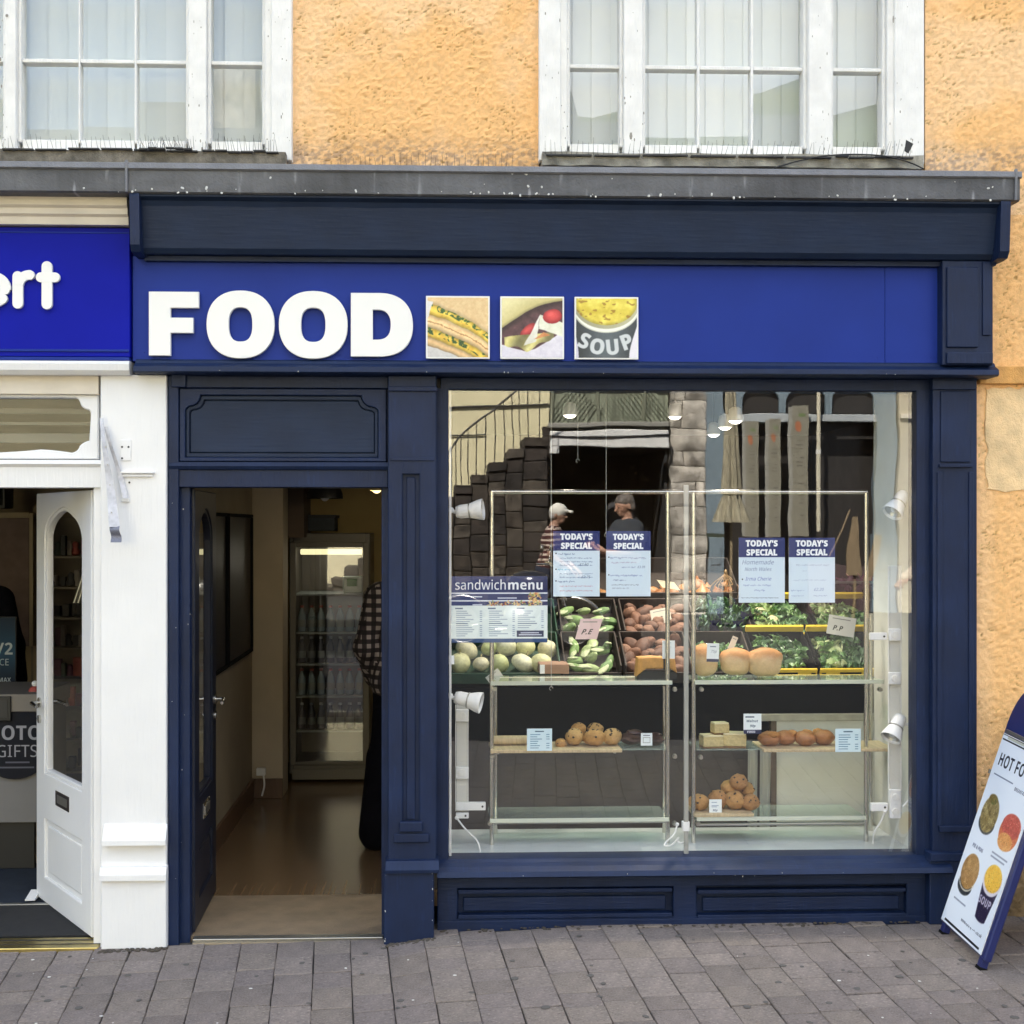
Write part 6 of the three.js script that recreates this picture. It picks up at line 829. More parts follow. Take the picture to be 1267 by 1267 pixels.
  const list = (g, W, H) => { g.fillStyle = '#3e5c78'; g.fillRect(W * 0.32, H * 0.1, W * 0.36, H * 0.05); for (let r = 0; r < 7; r++) { g.fillStyle = '#5b87a8'; g.fillRect(W * 0.13, H * (0.25 + r * 0.1), W * rr(0.24, 0.5), H * 0.035); if (r !== 3) g.fillRect(W * 0.77, H * (0.25 + r * 0.1), W * 0.13, H * 0.035); } };
  card('price_list', 'pale blue price list card at the left end of the cookie board', 'price card', [652, 901.5, 683, 929], -0.255, wh(list, '#cfe6f2'));
  card('price_list', 'pale blue price list card at the right end of the pastry board', 'price card', [1033.5, 901.5, 1065, 930.5], -0.255, wh(list, '#cfe6f2'));
  card('price_card', 'tall white price card with navy foot between the cake slices and pastries', 'price card', [920, 883, 942, 908], -0.28, wh((g, W, H) => { g.fillStyle = '#1d2448'; g.fillRect(0, H * 0.8, W, H * 0.2); g.fillStyle = '#e8ecf4'; g.font = `bold ${H * 0.15}px sans-serif`; g.fillText('FOOD', W * 0.2, H * 0.95, W * 0.6); g.fillStyle = '#27405a'; g.fillRect(W * 0.1, H * 0.13, W * 0.5, H * 0.06); g.font = `bold italic ${H * 0.17}px sans-serif`; g.fillText('Walnut', W * 0.14, H * 0.42, W * 0.75); g.fillText('90p', W * 0.34, H * 0.66); }));
  card('price_card', 'tiny white price card standing before the dark chocolate cakes', 'price card', [793, 907, 807, 922.5], -0.3, wh((g, W, H) => { g.strokeStyle = '#777'; g.lineWidth = 5; g.strokeRect(W * 0.2, H * 0.35, W * 0.6, H * 0.42); g.fillStyle = '#667'; g.fillRect(W * 0.2, H * 0.15, W * 0.6, H * 0.07); }));
  card('price_card', 'white price card leaning on the scones low in the window', 'price card', [877.5, 989, 893, 1009], -0.29, wh((g, W, H) => { g.fillStyle = '#8fa3bb'; for (const y of [0.16, 0.36, 0.44]) g.fillRect(W * 0.18, H * y, W * rr(0.4, 0.6), H * 0.05); g.fillStyle = '#52607a'; g.font = `bold italic ${H * 0.18}px sans-serif`; g.fillText('90p', W * 0.26, H * 0.74); }));
  card('price_card', 'white price card with navy foot between the loaves on the glass shelf', 'price card', [874.5, 796, 889.5, 819], -0.31, wh((g, W, H) => { g.fillStyle = '#1d2448'; g.fillRect(0, H * 0.84, W, H * 0.16); g.fillStyle = '#6a7a90'; g.fillRect(W * 0.25, H * 0.14, W * 0.5, H * 0.06); g.font = `italic ${H * 0.2}px sans-serif`; g.fillText('75p', W * 0.3, H * 0.5); }), { turn: -0.03 });
  card('price_card', 'pale card standing in front of the lower sweet potatoes', 'price card', [819.5, 792.5, 835, 815], -0.31, wh((g, W, H) => { g.fillStyle = '#a9c2cc'; g.fillRect(W * 0.3, H * 0.1, W * 0.4, H * 0.05); g.font = `italic ${H * 0.18}px sans-serif`; g.fillText('85p', W * 0.26, H * 0.42); }));
  const ink = (txt, bg) => wh((g, W, H) => { g.fillStyle = '#8a8a88'; g.fillRect(W * 0.14, H * 0.13, W * 0.66, H * 0.05); g.fillStyle = '#2c2c30'; g.font = `bold italic ${H * 0.36}px sans-serif`; g.fillText(txt, W * 0.18, H * 0.76, W * 0.68); }, bg);
  card('price_tag', 'pale pink handwritten price tag stuck in the sweetcorn', 'price tag', [715, 765.5, 742, 791], -0.85, ink('P.E', '#ddc3cb'), { skew: 0.13 });
  card('price_tag', 'tilted white price tag above the middle sweet potatoes', 'price tag', [805.5, 753, 830, 771.5], -1.1, ink('5.2', '#d6d2c4'), { turn: 0.2 });
  card('price_tag', 'tilted white price tag over the cabbages at the right', 'price tag', [1024, 762.5, 1058, 786.5], -0.88, ink('P.P', '#d8d8d6'), { turn: -0.16 });
  card('price_tag', 'white price tag turned on its corner in front of the melons', 'price tag', [603, 831, 622, 846], -0.58, ink('O', '#dad8d2'), { turn: 0.66 });
  card('price_tag', 'small cream price tag lying on top of the onions', 'price tag', [816, 719.5, 838, 728], -1.33, ink('', '#d8cdb2'), { turn: -0.15, skew: -0.2 });
  card('price_tag', 'small pale tag sticking up beside the rounded golden loaf', 'price tag', [903, 787, 910, 806], -0.42, ink('', '#dfd6c6'), { turn: -0.4 });
  tag(mesh('paper_tag', [pbox(555, 811, 562, 822, -0.05, -0.048, 0)], M.paper), 'blank white paper tag at the far left edge of the window', 'paper tag');
}
// small white spot lamps clamped in the window
function spot(label, at, dir, base) {
  const t = thing('spot_lamp', label, 'lamp', at), a = new THREE.Vector3(...at), d = new THREE.Vector3(...dir).normalize(), q = new THREE.Quaternion().setFromUnitVectors(new THREE.Vector3(0, 1, 0), d), mv = (g) => g.scale(1.25, 1.25, 1.25).applyQuaternion(q).translate(...at);
  mesh('shade', [mv(lathe([[0.012, -0.045], [0.02, -0.045], [0.025, -0.03], [0.026, 0.005], [0.036, 0.035], [0.039, 0.052], [0.036, 0.053], [0.033, 0.036], [0.022, 0.006]], 20))], M.white, t);
  mesh('reflector', [mv(lathe([[0.001, 0.012], [0.02, 0.02], [0.032, 0.044]], 16))], M.steel, t); mesh('bulb', [mv(new THREE.SphereGeometry(0.015, 12, 8).translate(0, 0.03, 0))], M.paper, t); mesh('collar', [mv(new THREE.TorusGeometry(0.026, 0.003, 6, 20).rotateX(Math.PI / 2).translate(0, 0.004, 0))], M.steel, t);
  const k = a.clone().addScaledVector(d, -0.03), b = new THREE.Vector3(...base); mesh('arm', [tube([[k.x, k.y, k.z], [mix(k.x, b.x, 0.5), mix(k.y, b.y, 0.5) - 0.008, mix(k.z, b.z, 0.5)], [b.x, b.y, b.z]], 0.008, 12, 8)], M.white, t); mesh('clamp', [new THREE.SphereGeometry(0.014, 12, 8).translate(b.x, b.y, b.z)], M.white, t);
}
spot('white spot lamp at the upper left of the window, level with the rail', P(580, 632, -0.1), [1, 0.1, 0.2], P(558, 631, -0.1)); spot('white spot lamp at the lower left of the window, below the melons', P(578, 866, -0.1), [1, -0.2, 0.25], P(557, 861, -0.1));
spot('white spot lamp at the upper right of the window', P(1112, 622, -0.1), [-0.6, -0.75, 0.35], P(1131, 617, -0.1)); spot('white spot lamp at the lower right of the window, above the sockets', P(1109, 899, -0.1), [-0.55, -0.8, 0.4], P(1131, 896, -0.1));
// sockets, trunking and cables
function socket(label, u0, v0, u1, v1, z, double) { const t = thing('wall_socket', label, 'socket', P((u0 + u1) / 2, v1, z)); mesh('plate', [pbox(u0, v0, u1, v1, z - 0.02, z, 0.004)], M.white, t); const n = double ? 2 : 1; for (let i = 0; i < n; i++) { const v = v0 + (v1 - v0) * (i + 0.5) / n, p = P((u0 + u1) / 2, v, z); mesh('outlet', [cyl([p[0], p[1], z - 0.002], [p[0], p[1], z + 0.005], (X(u1, z) - X(u0, z)) * 0.3, (X(u1, z) - X(u0, z)) * 0.28, 16)], M.whiteOld, t); } }
socket('upper white socket on the left trunking in the window', 564, 878, 580, 893, -0.28); socket('lower white socket on the left trunking in the window', 564, 949, 580, 964, -0.28); socket('double white socket at the lower right of the window', 1101, 977, 1115, 1013, -0.1, true); socket('upper white socket on the right side wall of the window', 1100, 778, 1115, 793, -0.1); socket('single white socket on the right side wall of the window', 1100, 832, 1115, 847, -0.1);
{
  const tr = (label, u0, u1, v0, v1, z) => { const t = thing('cable_trunking', label, 'trunking', P((u0 + u1) / 2, v1, z)); mesh('channel', [pbox(u0 + 1, v0, u1 - 1, v1, z - 0.03, z - 0.022, 0.001)], mat([0.62, 0.61, 0.56], { rough: 0.6 }), t); for (const u of [u0, u1]) mesh('edge', [pbox(u - 0.6, v0, u + 0.6, v1, z - 0.032, z - 0.02, 0.001)], M.whiteOld, t); };
  tr('thin vertical trunking at the left side of the window', 564, 579, 872, 1004, -0.28); tr('thin vertical trunking at the right side of the window', 1100, 1115, 700, 1006, -0.1);
  const jb = (label, u0, v0, u1, v1, z) => { const t = thing('junction_box', label, 'junction box', P((u0 + u1) / 2, v1, z)); mesh('casing', [pbox(u0, v0, u1, v1, z - 0.025, z, 0.004)], M.white, t); mesh('screw', [cyl(P(u1 - 4, (v0 + v1) / 2, z), P(u1 - 4, (v0 + v1) / 2, z + 0.003), 0.005)], M.iron, t); };
  jb('long white switch box at the lower left of the window', 564, 993, 601, 1003, -0.27); jb('small white box hanging under the left switch box', 564, 1006, 580, 1013, -0.27); jb('white box beside the double socket at the lower right', 1078, 994, 1099, 1004, -0.1); jb('white box on the right side of the window near the yellow crates', 1077, 783, 1098, 792, -0.1);
  const cab = (label, pts, m = M.white) => { const t = thing('power_cable', label, 'cable', pts[0]); mesh('cable', [tube(pts, 0.0042, 30, 7)], m, t); mesh('plug', [new THREE.SphereGeometry(0.009, 10, 8).translate(...pts[0])], m, t); };
  cab('white cable drooping to the floor at the left of the window', [P(565, 1012, -0.27), P(576, 1026, -0.25), P(590, 1040, -0.22), P(594, 1052, -0.18), P(592, 1059, -0.1)]);
  cab('white cable looping beneath the middle of the window', [P(838, 1020, -0.2), P(834, 1032, -0.18), P(824, 1042, -0.16), P(822, 1046, -0.15), P(830, 1046, -0.14), P(840, 1036, -0.13)]); cab('white cable curling below the middle strip of the window', [P(849, 1022, -0.06), P(851, 1032, -0.08), P(848, 1040, -0.1), P(842, 1043, -0.12), P(838, 1040, -0.14)]);
  cab('white cable running down at the lower right of the window', [P(1095, 1004, -0.1), P(1090, 1016, -0.11), P(1082, 1030, -0.13), P(1080, 1044, -0.16)]); cab('pale flex stretched from the right side wall to the double socket', [P(1130, 978, -0.09), P(1124, 990, -0.09), P(1117, 998, -0.095)]);
  const p0 = P(693, 482, -0.25); for (const [u, v, l] of [[715, 568, 'thin white cord hanging at the left of the window top'], [750, 660, 'longer thin white cord hanging left of the middle posters'], [682, 850, 'thin clear line hanging beside the sandwich menu']]) { const t = thing('hanging_string', l, 'cord', P(u, v, -0.22)); mesh('cord', [cyl([X(u, -0.22), Y(v, -0.22), -0.22], [X(u, -0.22), CEIL, -0.22], 0.0014, 0.0014, 6)], mat([0.5, 0.5, 0.45], { rough: 0.5 }), t); mesh('hook', [new THREE.TorusGeometry(0.008, 0.0016, 6, 14, 4.6).translate(X(u, -0.22), Y(v + 2, -0.22), -0.22)], M.steel, t); }
}
// ---------------------------------------------------------------- the sunlit other side of the street, which the shop window mirrors
const OZ = 17.6, OG = 0.28; // its building line and its ground
const R = (u, v, z) => { const p = P(u, v, -z); return [p[0], p[1], z]; }, RX = (u, z = OZ) => R(u, 650, z)[0], RY = (v, z = OZ) => R(840, v, z)[1];
const rbox = (u0, v0, u1, v1, za, zb, b) => box(RX(u0, za), RX(u1, za), RY(v1, za), RY(v0, za), za, zb, b); // za: the near face
{
  const yellow = mat([0.8, 0.72, 0.46], { map: T.soft, size: 2, rough: 0.9, bump: T.grit, bsize: 1, bs: 0.004 }), slate = mat([0.07, 0.075, 0.085], { map: T.mottle, size: 1, rough: 0.7 }), stoneM = [[0.5, 0.46, 0.4], [0.42, 0.39, 0.34], [0.56, 0.51, 0.43], [0.36, 0.33, 0.29]].map((c) => mat(c, { map: T.stone, size: 0.7, rough: 0.95, bump: T.grit, bsize: 0.4, bs: 0.015 })), stairM = [[0.11, 0.088, 0.068], [0.075, 0.06, 0.05], [0.15, 0.125, 0.098], [0.055, 0.046, 0.04]].map((c) => mat(c, { map: T.stone, size: 0.7, rough: 0.95, bump: T.grit, bsize: 0.4, bs: 0.015 })), pillarM = [[0.85, 0.78, 0.66], [0.72, 0.66, 0.57], [0.9, 0.82, 0.7]].map((c) => mat(c, { map: T.stone, size: 1.1, rough: 0.95, bump: T.grit, bsize: 0.4, bs: 0.015 })), dressed = mat([0.42, 0.43, 0.42], { map: T.soft, rough: 0.7 });
  const winM = mat([0.1, 0.12, 0.14], { rough: 0.1 }), xA = RX(681), xB = RX(872), xC = RX(1112);
  const roof = (t, x0, x1, ye, yr, d) => { mesh('roof', [polyX([[OZ - 0.35, ye - 0.05], [OZ - 0.3, ye + 0.06], [OZ + d / 2, yr], [OZ + d + 0.3, ye + 0.06], [OZ + d + 0.35, ye - 0.05]], x0, x1)], slate, t); };
  const win = (t, x, y, w, h, m = M.white) => { const f = mesh('window', [box(x - w / 2 - 0.07, x + w / 2 + 0.07, y - 0.08, y, OZ - 0.08, OZ - 0.002), box(x - w / 2 - 0.07, x + w / 2 + 0.07, y + h, y + h + 0.07, OZ - 0.05, OZ - 0.002), box(x - w / 2 - 0.07, x - w / 2, y, y + h, OZ - 0.05, OZ - 0.002), box(x + w / 2, x + w / 2 + 0.07, y, y + h, OZ - 0.05, OZ - 0.002), box(x - 0.02, x + 0.02, y, y + h, OZ - 0.04, OZ - 0.0022), box(x - w / 2, x - 0.02, y + h / 2 - 0.02, y + h / 2 + 0.02, OZ - 0.04, OZ - 0.0022), box(x + 0.02, x + w / 2, y + h / 2 - 0.02, y + h / 2 + 0.02, OZ - 0.04, OZ - 0.0022)], m, t); mesh('glass', [box(x - w / 2, x + w / 2, y, y + h, OZ - 0.012, OZ - 0.0025, 0)], winM, f); };
  const h1 = thing('yellow_house', 'pale yellow rendered house across the street behind the curved stair railing', 'house', [-3, OG, OZ]);
  mesh('wall', [box(-11, xA, OG - 0.3, 7.7, OZ, OZ + 8, 0.01)], yellow, h1); roof(h1, -11.2, xA + 0.1, 7.7, 10.1, 8); for (const x of [-8.5, -5.2, -2, 0.4]) win(h1, x, 5.2, 0.95, 1.5);
  const chim = (t, x, w, h) => { const c = mesh('chimney', [box(x - w / 2, x + w / 2, 8.4, h, OZ + 2, OZ + 2.7, 0.02), box(x - w / 2 - 0.06, x + w / 2 + 0.06, h - 0.25, h - 0.12, OZ + 1.94, OZ + 2.76, 0.01)], stoneM[1], t); mesh('pot', [lathe([[0.13, 0], [0.12, 0.35], [0.15, 0.42], [0.1, 0.42]], 12).translate(x - w * 0.25, h, OZ + 2.35), lathe([[0.13, 0], [0.12, 0.35], [0.15, 0.42], [0.1, 0.42]], 12).translate(x + w * 0.25, h, OZ + 2.35)], mat([0.3, 0.13, 0.08], { rough: 0.9 }), c); };
  chim(h1, -3.9, 0.9, 10.6); chim(h1, -2.2, 0.7, 10.2);
  mesh('cable_run', [cyl(R(556, 505, OZ - 0.03), R(680, 501, OZ - 0.03), 0.015), cyl(R(556, 539, OZ - 0.03), R(600, 538, OZ - 0.03), 0.012)], M.iron, h1);
  // stone staircase rising to the right, with curved iron railing
  const st = thing('stone_staircase', 'dark stone staircase rising to the right against the yellow house', 'staircase', [RX(620, 16.6), OG, 16.9]); const zs = 16.3, nS = 15, x1 = RX(679, zs), run = 0.285, rise = 0.2, yTop = RY(541, zs);
  for (let k = 0; k < nS; k++) { const x = x1 - (k === 0 ? 0.42 : 0.42 + k * run), y = yTop - k * rise; if (y < OG + 0.1) break; mesh('step', [box(x, k === 0 ? x1 : x + run - 0.002, y - 0.16, y, zs - 0.03, OZ - 0.002, 0.012)], pick(stairM), st); const w = k === 0 ? 0.42 : run; let yy = y - 0.163, r = 0; while (yy > OG) { const hb = Math.min(rr(0.16, 0.34), yy - OG + 0.02); mesh('stone', [box(x + 0.003, x + w - 0.005, yy - hb + 0.008, yy, zs + rr(0, 0.03), zs + 0.3, 0.02)], pick(stairM), st); yy -= hb; r++; } mesh('core', [box(x, x + w, OG - 0.1, y - 0.162, zs + 0.302, OZ - 0.003, 0)], stairM[1], st); }
  const rl = thing('iron_railing', 'thin iron railing curving up the stone staircase', 'railing', [RX(600, 16.4), OG, 16.4]); const zr = 16.4, tp = [R(552, 562, zr), R(560, 551, zr), R(572, 537, zr), R(590, 522, zr), R(610, 507, zr), R(630, 491, zr), R(648, 476, zr), R(676, 452, zr)];
  mesh('handrail', [tube(tp, 0.016, 60, 8)], M.iron, rl); const crv = new THREE.CatmullRomCurve3(tp.map((p) => new THREE.Vector3(...p))); for (let k = 0; k < 13; k++) { const p = crv.getPoint((k + 0.5) / 13), s = Math.floor((x1 - 0.42 - p.x) / run) + 1, yb = p.x > x1 - 0.42 ? yTop : yTop - Math.max(0, s) * rise; mesh('baluster', [cyl([p.x, yb - 0.02, zr], [p.x, p.y, zr], 0.009, 0.009, 8)], M.iron, rl); }
  // dark open shop with white canopy and pale green boarding
  const h2 = thing('boarded_shop', 'open fronted dark shop with white canopy and pale green diagonal boarding above', 'shop', [RX(755), OG, OZ]); const grn = mat([0.42, 0.46, 0.33], { map: T.brush, size: 1, rough: 0.7 }), dk = mat([0.03, 0.03, 0.032], { rough: 0.9 });
  mesh('wall', [box(xA, xB, RY(482), 7.4, OZ, OZ + 8, 0.01)], mat([0.5, 0.46, 0.36], { map: T.soft, rough: 0.9 }), h2); roof(h2, xA + 0.12, xB + 0.4, 7.4, 9.5, 8); for (const x of [xA + 0.8, xA + 2]) win(h2, x, 5.3, 0.8, 1.3);
  mesh('recess', [box(xA, RX(828), OG, RY(553), OZ + 3.4, OZ + 3.5, 0), box(xA, xA + 0.05, OG, RY(553), OZ + 0.2, OZ + 3.4, 0), box(RX(828) - 0.05, RX(828), OG, RY(553), OZ + 0.2, OZ + 3.4, 0), box(xA, RX(828), RY(553), RY(548), OZ + 0.1, OZ + 3.5, 0)], dk, h2);
  mesh('lintel', [box(xA, RX(828), RY(545), RY(482), OZ + 0.1, OZ + 0.4, 0)], grn, h2);
  const nb = 34; for (let k = 0; k < nb; k++) { const f = k / nb, xb = mix(xA - 0.5, RX(828), f), dir = xb < RX(740) ? 1 : -1, g = new THREE.BoxGeometry(0.075, 0.82, 0.02).rotateZ(-0.7 * dir).translate(xb, RY(503), OZ + (dir > 0 ? 0.089 : 0.0855)); if (xb > xA + 0.05 && xb < RX(824)) mesh('board', [g], grn, h2); }
  mesh('board', [slab(shp([[720, 478], [764, 478], [742, 510]].map(([u, v]) => [RX(u), RY(v)]).reverse()), OZ + 0.071, OZ + 0.0745, 0.0005)], grn, h2);
  for (const u of [684, 740, 797]) mesh('post', [rbox(u - 2, 480, u + 2, 524, OZ + 0.04, OZ + 0.078, 0.004)], mat([0.16, 0.17, 0.12], { rough: 0.8 }), h2);
  mesh('gutter', [rbox(680, 521, 829, 527, OZ - 0.2, OZ + 0.08, 0.02)], mat([0.26, 0.25, 0.22], { rough: 0.7 }), h2);
  mesh('canopy', [rbox(682, 531, 828, 553, OZ - 0.35, OZ - 0.28, 0.02), rbox(682, 553, 694, 563, OZ - 0.34, OZ - 0.29, 0.01)], mat([0.74, 0.73, 0.7], { map: T.soft, rough: 0.8 }), h2); mesh('canopy_fold', [tube([R(682, 538, OZ - 0.36), R(730, 540, OZ - 0.37), R(780, 540, OZ - 0.36), R(828, 537, OZ - 0.37)], 0.02, 20, 6)], M.iron, h2);
  mesh('side_post', [rbox(672, 525, 682, 790, OZ - 0.06, OZ + 0.2, 0.02)], stairM[1], h2); for (let k = 0; k < 7; k++) mesh('hanging_coat', [lump(0.2, 0.8, 2.2, 0.5, 0.15, 2, 500 + k).translate(RX(770 + k * 8), 1.9, OZ + 1 + 0.1 * k)], mat([0.05, 0.05, 0.055], { rough: 0.9 }), h2);
  // pillar of rough stone blocks
  const pl = thing('stone_pillar', 'pillar of rough grey stone blocks between the dark shop and the grey shopfront', 'pillar', [RX(850), OG, OZ]); mesh('core', [rbox(831, 470, 870, 790, OZ - 0.05, OZ + 0.5, 0)], stoneM[3], pl); let v = 470; while (v < 788) { const hb = rr(17, 36), cut = rr(0.3, 0.75); const many = rnd() < 0.65; const put = (a, b) => { const g = new THREE.BoxGeometry(1, 1, 0.2, 5, 4, 1), p = g.attributes.position, ua = RX(a), ub = RX(b), ya = RY(v + hb - 1), yb = RY(v); for (let i = 0; i < p.count; i++) { const x = mix(ua, ub, p.getX(i) + 0.5), y = mix(ya, yb, p.getY(i) + 0.5), e = Math.abs(p.getX(i)) < 0.45 && Math.abs(p.getY(i)) < 0.45 ? 1 : 0; p.setXYZ(i, x + 0.03 * (noise2(x * 4, y * 4 + 40, 7) - 0.5), y + 0.03 * (noise2(x * 4 + 20, y * 4 + 40, 8) - 0.5), OZ - 0.06 + (p.getZ(i) < 0 ? -0.02 - e * 0.09 * noise2(x * 6 + 30, y * 6 + 30, 9) : 0.1)); } g.computeVertexNormals(); mesh('stone', [g], pick(pillarM), pl); }; if (many) { const m = mix(829, 872, cut); put(829, m - 0.7); put(m + 0.7, 872); } else put(829, 872); v += hb; }
  // grey blue shopfront with arched lights
  const h3 = thing('grey_shopfront', 'grey blue shopfront with three arched lights across the street', 'shop', [RX(990), OG, OZ]); const gb = mat([0.2, 0.26, 0.3], { map: T.soft, size: 1, rough: 0.5 }), gd = mat([0.035, 0.032, 0.03], { rough: 0.3 });
  mesh('wall', [box(xB, xC, RY(478), 7.8, OZ, OZ + 8, 0.01)], mat([0.55, 0.52, 0.45], { map: T.soft, rough: 0.9 }), h3); roof(h3, xB + 0.42, xC + 0.2, 7.8, 9.7, 8); for (const x of [xB + 0.9, xB + 2.5]) win(h3, x, 5.3, 0.9, 1.4);
  mesh('post', [rbox(872, 478, 896, 660, OZ - 0.06, OZ + 0.1, 0.01)], gb, h3); mesh('post', [rbox(1083, 478, 1108, 690, OZ - 0.08, OZ + 0.1, 0.01)], gb, h3); mesh('post_base', [rbox(876, 664, 896, 790, OZ - 0.08, OZ + 0.1, 0.01), rbox(880, 674, 892, 700, OZ - 0.1, OZ - 0.081, 0.01)], gb, h3); mesh('post_base', [rbox(1080, 662, 1110, 790, OZ - 0.1, OZ + 0.1, 0.01), rbox(1088, 682, 1104, 706, OZ - 0.12, OZ - 0.101, 0.01)], gb, h3);
  const arches = [[900, 968, 918, 964], [968, 1025, 972, 1021], [1025, 1084, 1029, 1080]].map(([l, r0, a, b]) => { const yb = RY(512), yt = RY(482), xa = RX(a), xb = RX(b), r = (xb - xa) * 0.34, s = new THREE.Shape(); s.moveTo(RX(l) + 0.001, yb); s.lineTo(xa, yb); s.lineTo(xa, yt - r); s.quadraticCurveTo(xa, yt, xa + r, yt); s.lineTo(xb - r, yt); s.quadraticCurveTo(xb, yt, xb, yt - r); s.lineTo(xb, yb); s.lineTo(RX(r0) - 0.001, yb); s.lineTo(RX(r0) - 0.001, RY(478)); s.lineTo(RX(l) + 0.001, RY(478)); s.closePath(); return slab(s, OZ - 0.05, OZ + 0.05, 0.006); });
  each('arched_frame', arches, gb, h3); mesh('transom_bar', [rbox(896, 512, 1084, 522, OZ - 0.1, OZ + 0.05, 0.02)], mat([0.4, 0.43, 0.44], { rough: 0.5 }), h3); mesh('window', [rbox(896, 523, 1083, 790, OZ + 0.4, OZ + 0.5, 0)], gd, h3); mesh('light_glass', [rbox(900, 479, 1084, 511, OZ + 0.06, OZ + 0.08, 0)], gd, h3); mesh('stall_board', [rbox(1000, 700, 1083, 792, OZ + 0.0, OZ + 0.1, 0.01)], mat([0.09, 0.06, 0.06], { rough: 0.7 }), h3);
  const bt = canvasTex(64, 512, (g) => { g.fillStyle = '#837f70'; g.fillRect(0, 0, 64, 512); for (let k = 0; k < 22; k++) { g.fillStyle = pick(['#6e6a5a', '#8a8674', '#55524a']); g.fillRect(16 + rr(0, 6), 130 + k * 16, rr(8, 30), 5); } g.fillStyle = '#a86a4a'; g.beginPath(); g.ellipse(40, 80, 12, 22, 0.2, 0, 7); g.fill(); g.fillStyle = '#66784a'; g.fillRect(14, 30, 26, 12); });
  [[919, 935, 522, 'leftmost tall cream banner hanging in the grey shopfront'], [947, 962, 519, 'middle tall cream banner hanging in the grey shopfront'], [976, 996, 504, 'rightmost and tallest cream banner hanging in the grey shopfront']].forEach(([a, b, v0, l]) => { const t = thing('hanging_banner', l, 'banner', R((a + b) / 2, 662, OZ - 0.25)); mesh('cloth', [rbox(a, v0, b, 662, OZ - 0.25, OZ - 0.235, 0.002)], mat([0.3, 0.29, 0.25]), t); mesh('print', [new THREE.PlaneGeometry(RX(b) - RX(a), RY(v0) - RY(662)).rotateY(Math.PI).translate((RX(a) + RX(b)) / 2, (RY(v0) + RY(662)) / 2, OZ - 0.254)], print(bt, 0.8), t, true); });
  const dp = thing('white_pipe', 'pale vertical pipe in front of the grey shopfront', 'pipe', R(1013, 655, OZ - 0.3)); mesh('pipe', [cyl(R(1013, 655, OZ - 0.3), R(1013, 470, OZ - 0.3), 0.035)], mat([0.6, 0.55, 0.42], { rough: 0.6 }), dp); mesh('collar', [cyl(R(1013, 560, OZ - 0.3), R(1013, 555, OZ - 0.3), 0.045)], M.whiteOld, dp);
  const ea = thing('wooden_easel', 'leaning wooden boards in front of the grey shopfront', 'easel', R(1055, 790, 15.8)); const wz = 15.8, wd = mat([0.3, 0.22, 0.13], { map: T.wood, size: 0.5, rough: 0.7 }); mesh('board', [slab(shp([[1046, 712], [1066, 712], [1062, 640], [1056, 640]].map(([u, q]) => [RX(u, wz), RY(q, wz)])), wz, wz + 0.05, 0.004)], wd, ea); mesh('board', [slab(shp([[1070, 720], [1082, 720], [1092, 662], [1084, 662]].map(([u, q]) => [RX(u, wz), RY(q, wz)])), wz + 0.06, wz + 0.1, 0.004)], wd, ea); mesh('pole', [cyl(R(1028, 690, wz), R(1052, 632, wz), 0.018)], wd, ea); mesh('leg', [cyl(R(1056, 800, wz + 0.1), R(1057, 700, wz + 0.1), 0.03)], wd, ea); mesh('leg', [cyl(R(1074, 800, wz + 0.1), R(1075, 700, wz + 0.1), 0.03)], wd, ea);
  const h4 = thing('beige_house', 'beige rendered house at the right end across the street', 'house', [xC + 4, OG, OZ]); mesh('wall', [box(xC, 15, OG - 0.3, 7.4, OZ, OZ + 8, 0.01)], mat([0.52, 0.46, 0.34], { map: T.soft, size: 2, rough: 0.9 }), h4); roof(h4, xC + 0.22, 15.2, 7.4, 9.4, 8); for (const x of [xC + 1.4, xC + 3.6]) { win(h4, x, 5, 0.9, 1.4); win(h4, x, 1.4, 1.0, 1.7); } mesh('ledge', [box(xC + 0.01, 15, RY(516), RY(511), OZ - 0.06, OZ - 0.001, 0.01)], M.cream, h4);
  // closed cream parasol
  const zp = 15, pa = thing('closed_parasol', 'closed cream parasol standing before the grey shopfront', 'parasol', R(905, 800, zp)); const px = RX(905, zp), cv = mat([0.6, 0.54, 0.38], { map: T.brush, size: 0.4, rough: 0.9 }); const fold = (y0, y1, r0, r1, n, sd) => { const g = new THREE.CylinderGeometry(r1, r0, y1 - y0, 48, 12, true).translate(px, (y0 + y1) / 2, zp), p = g.attributes.position; for (let i = 0; i < p.count; i++) { const x = p.getX(i) - px, z = p.getZ(i) - zp, a = Math.atan2(z, x), f = 1 + 0.28 * Math.sin(a * n + sd + p.getY(i) * 1.5); p.setX(i, px + x * f); p.setZ(i, zp + z * f); } g.computeVertexNormals(); return g; };
  mesh('canopy', [fold(RY(612, zp), RY(484, zp), 0.13, 0.06, 7, 0), fold(RY(612, zp), RY(606, zp), 0.1, 0.13, 7, 0)], cv, pa); mesh('valance', [fold(RY(646, zp), RY(613, zp), 0.25, 0.11, 8, 2)], cv, pa); mesh('pole', [cyl([px, OG, zp], [px, RY(478, zp), zp], 0.025)], mat([0.35, 0.27, 0.16], { map: T.wood, size: 0.3, rough: 0.6 }), pa); mesh('base', [lathe([[0.001, 0], [0.3, 0], [0.3, 0.05], [0.06, 0.09], [0.04, 0.3], [0.001, 0.3]]).translate(px, OG, zp)], M.iron, pa);
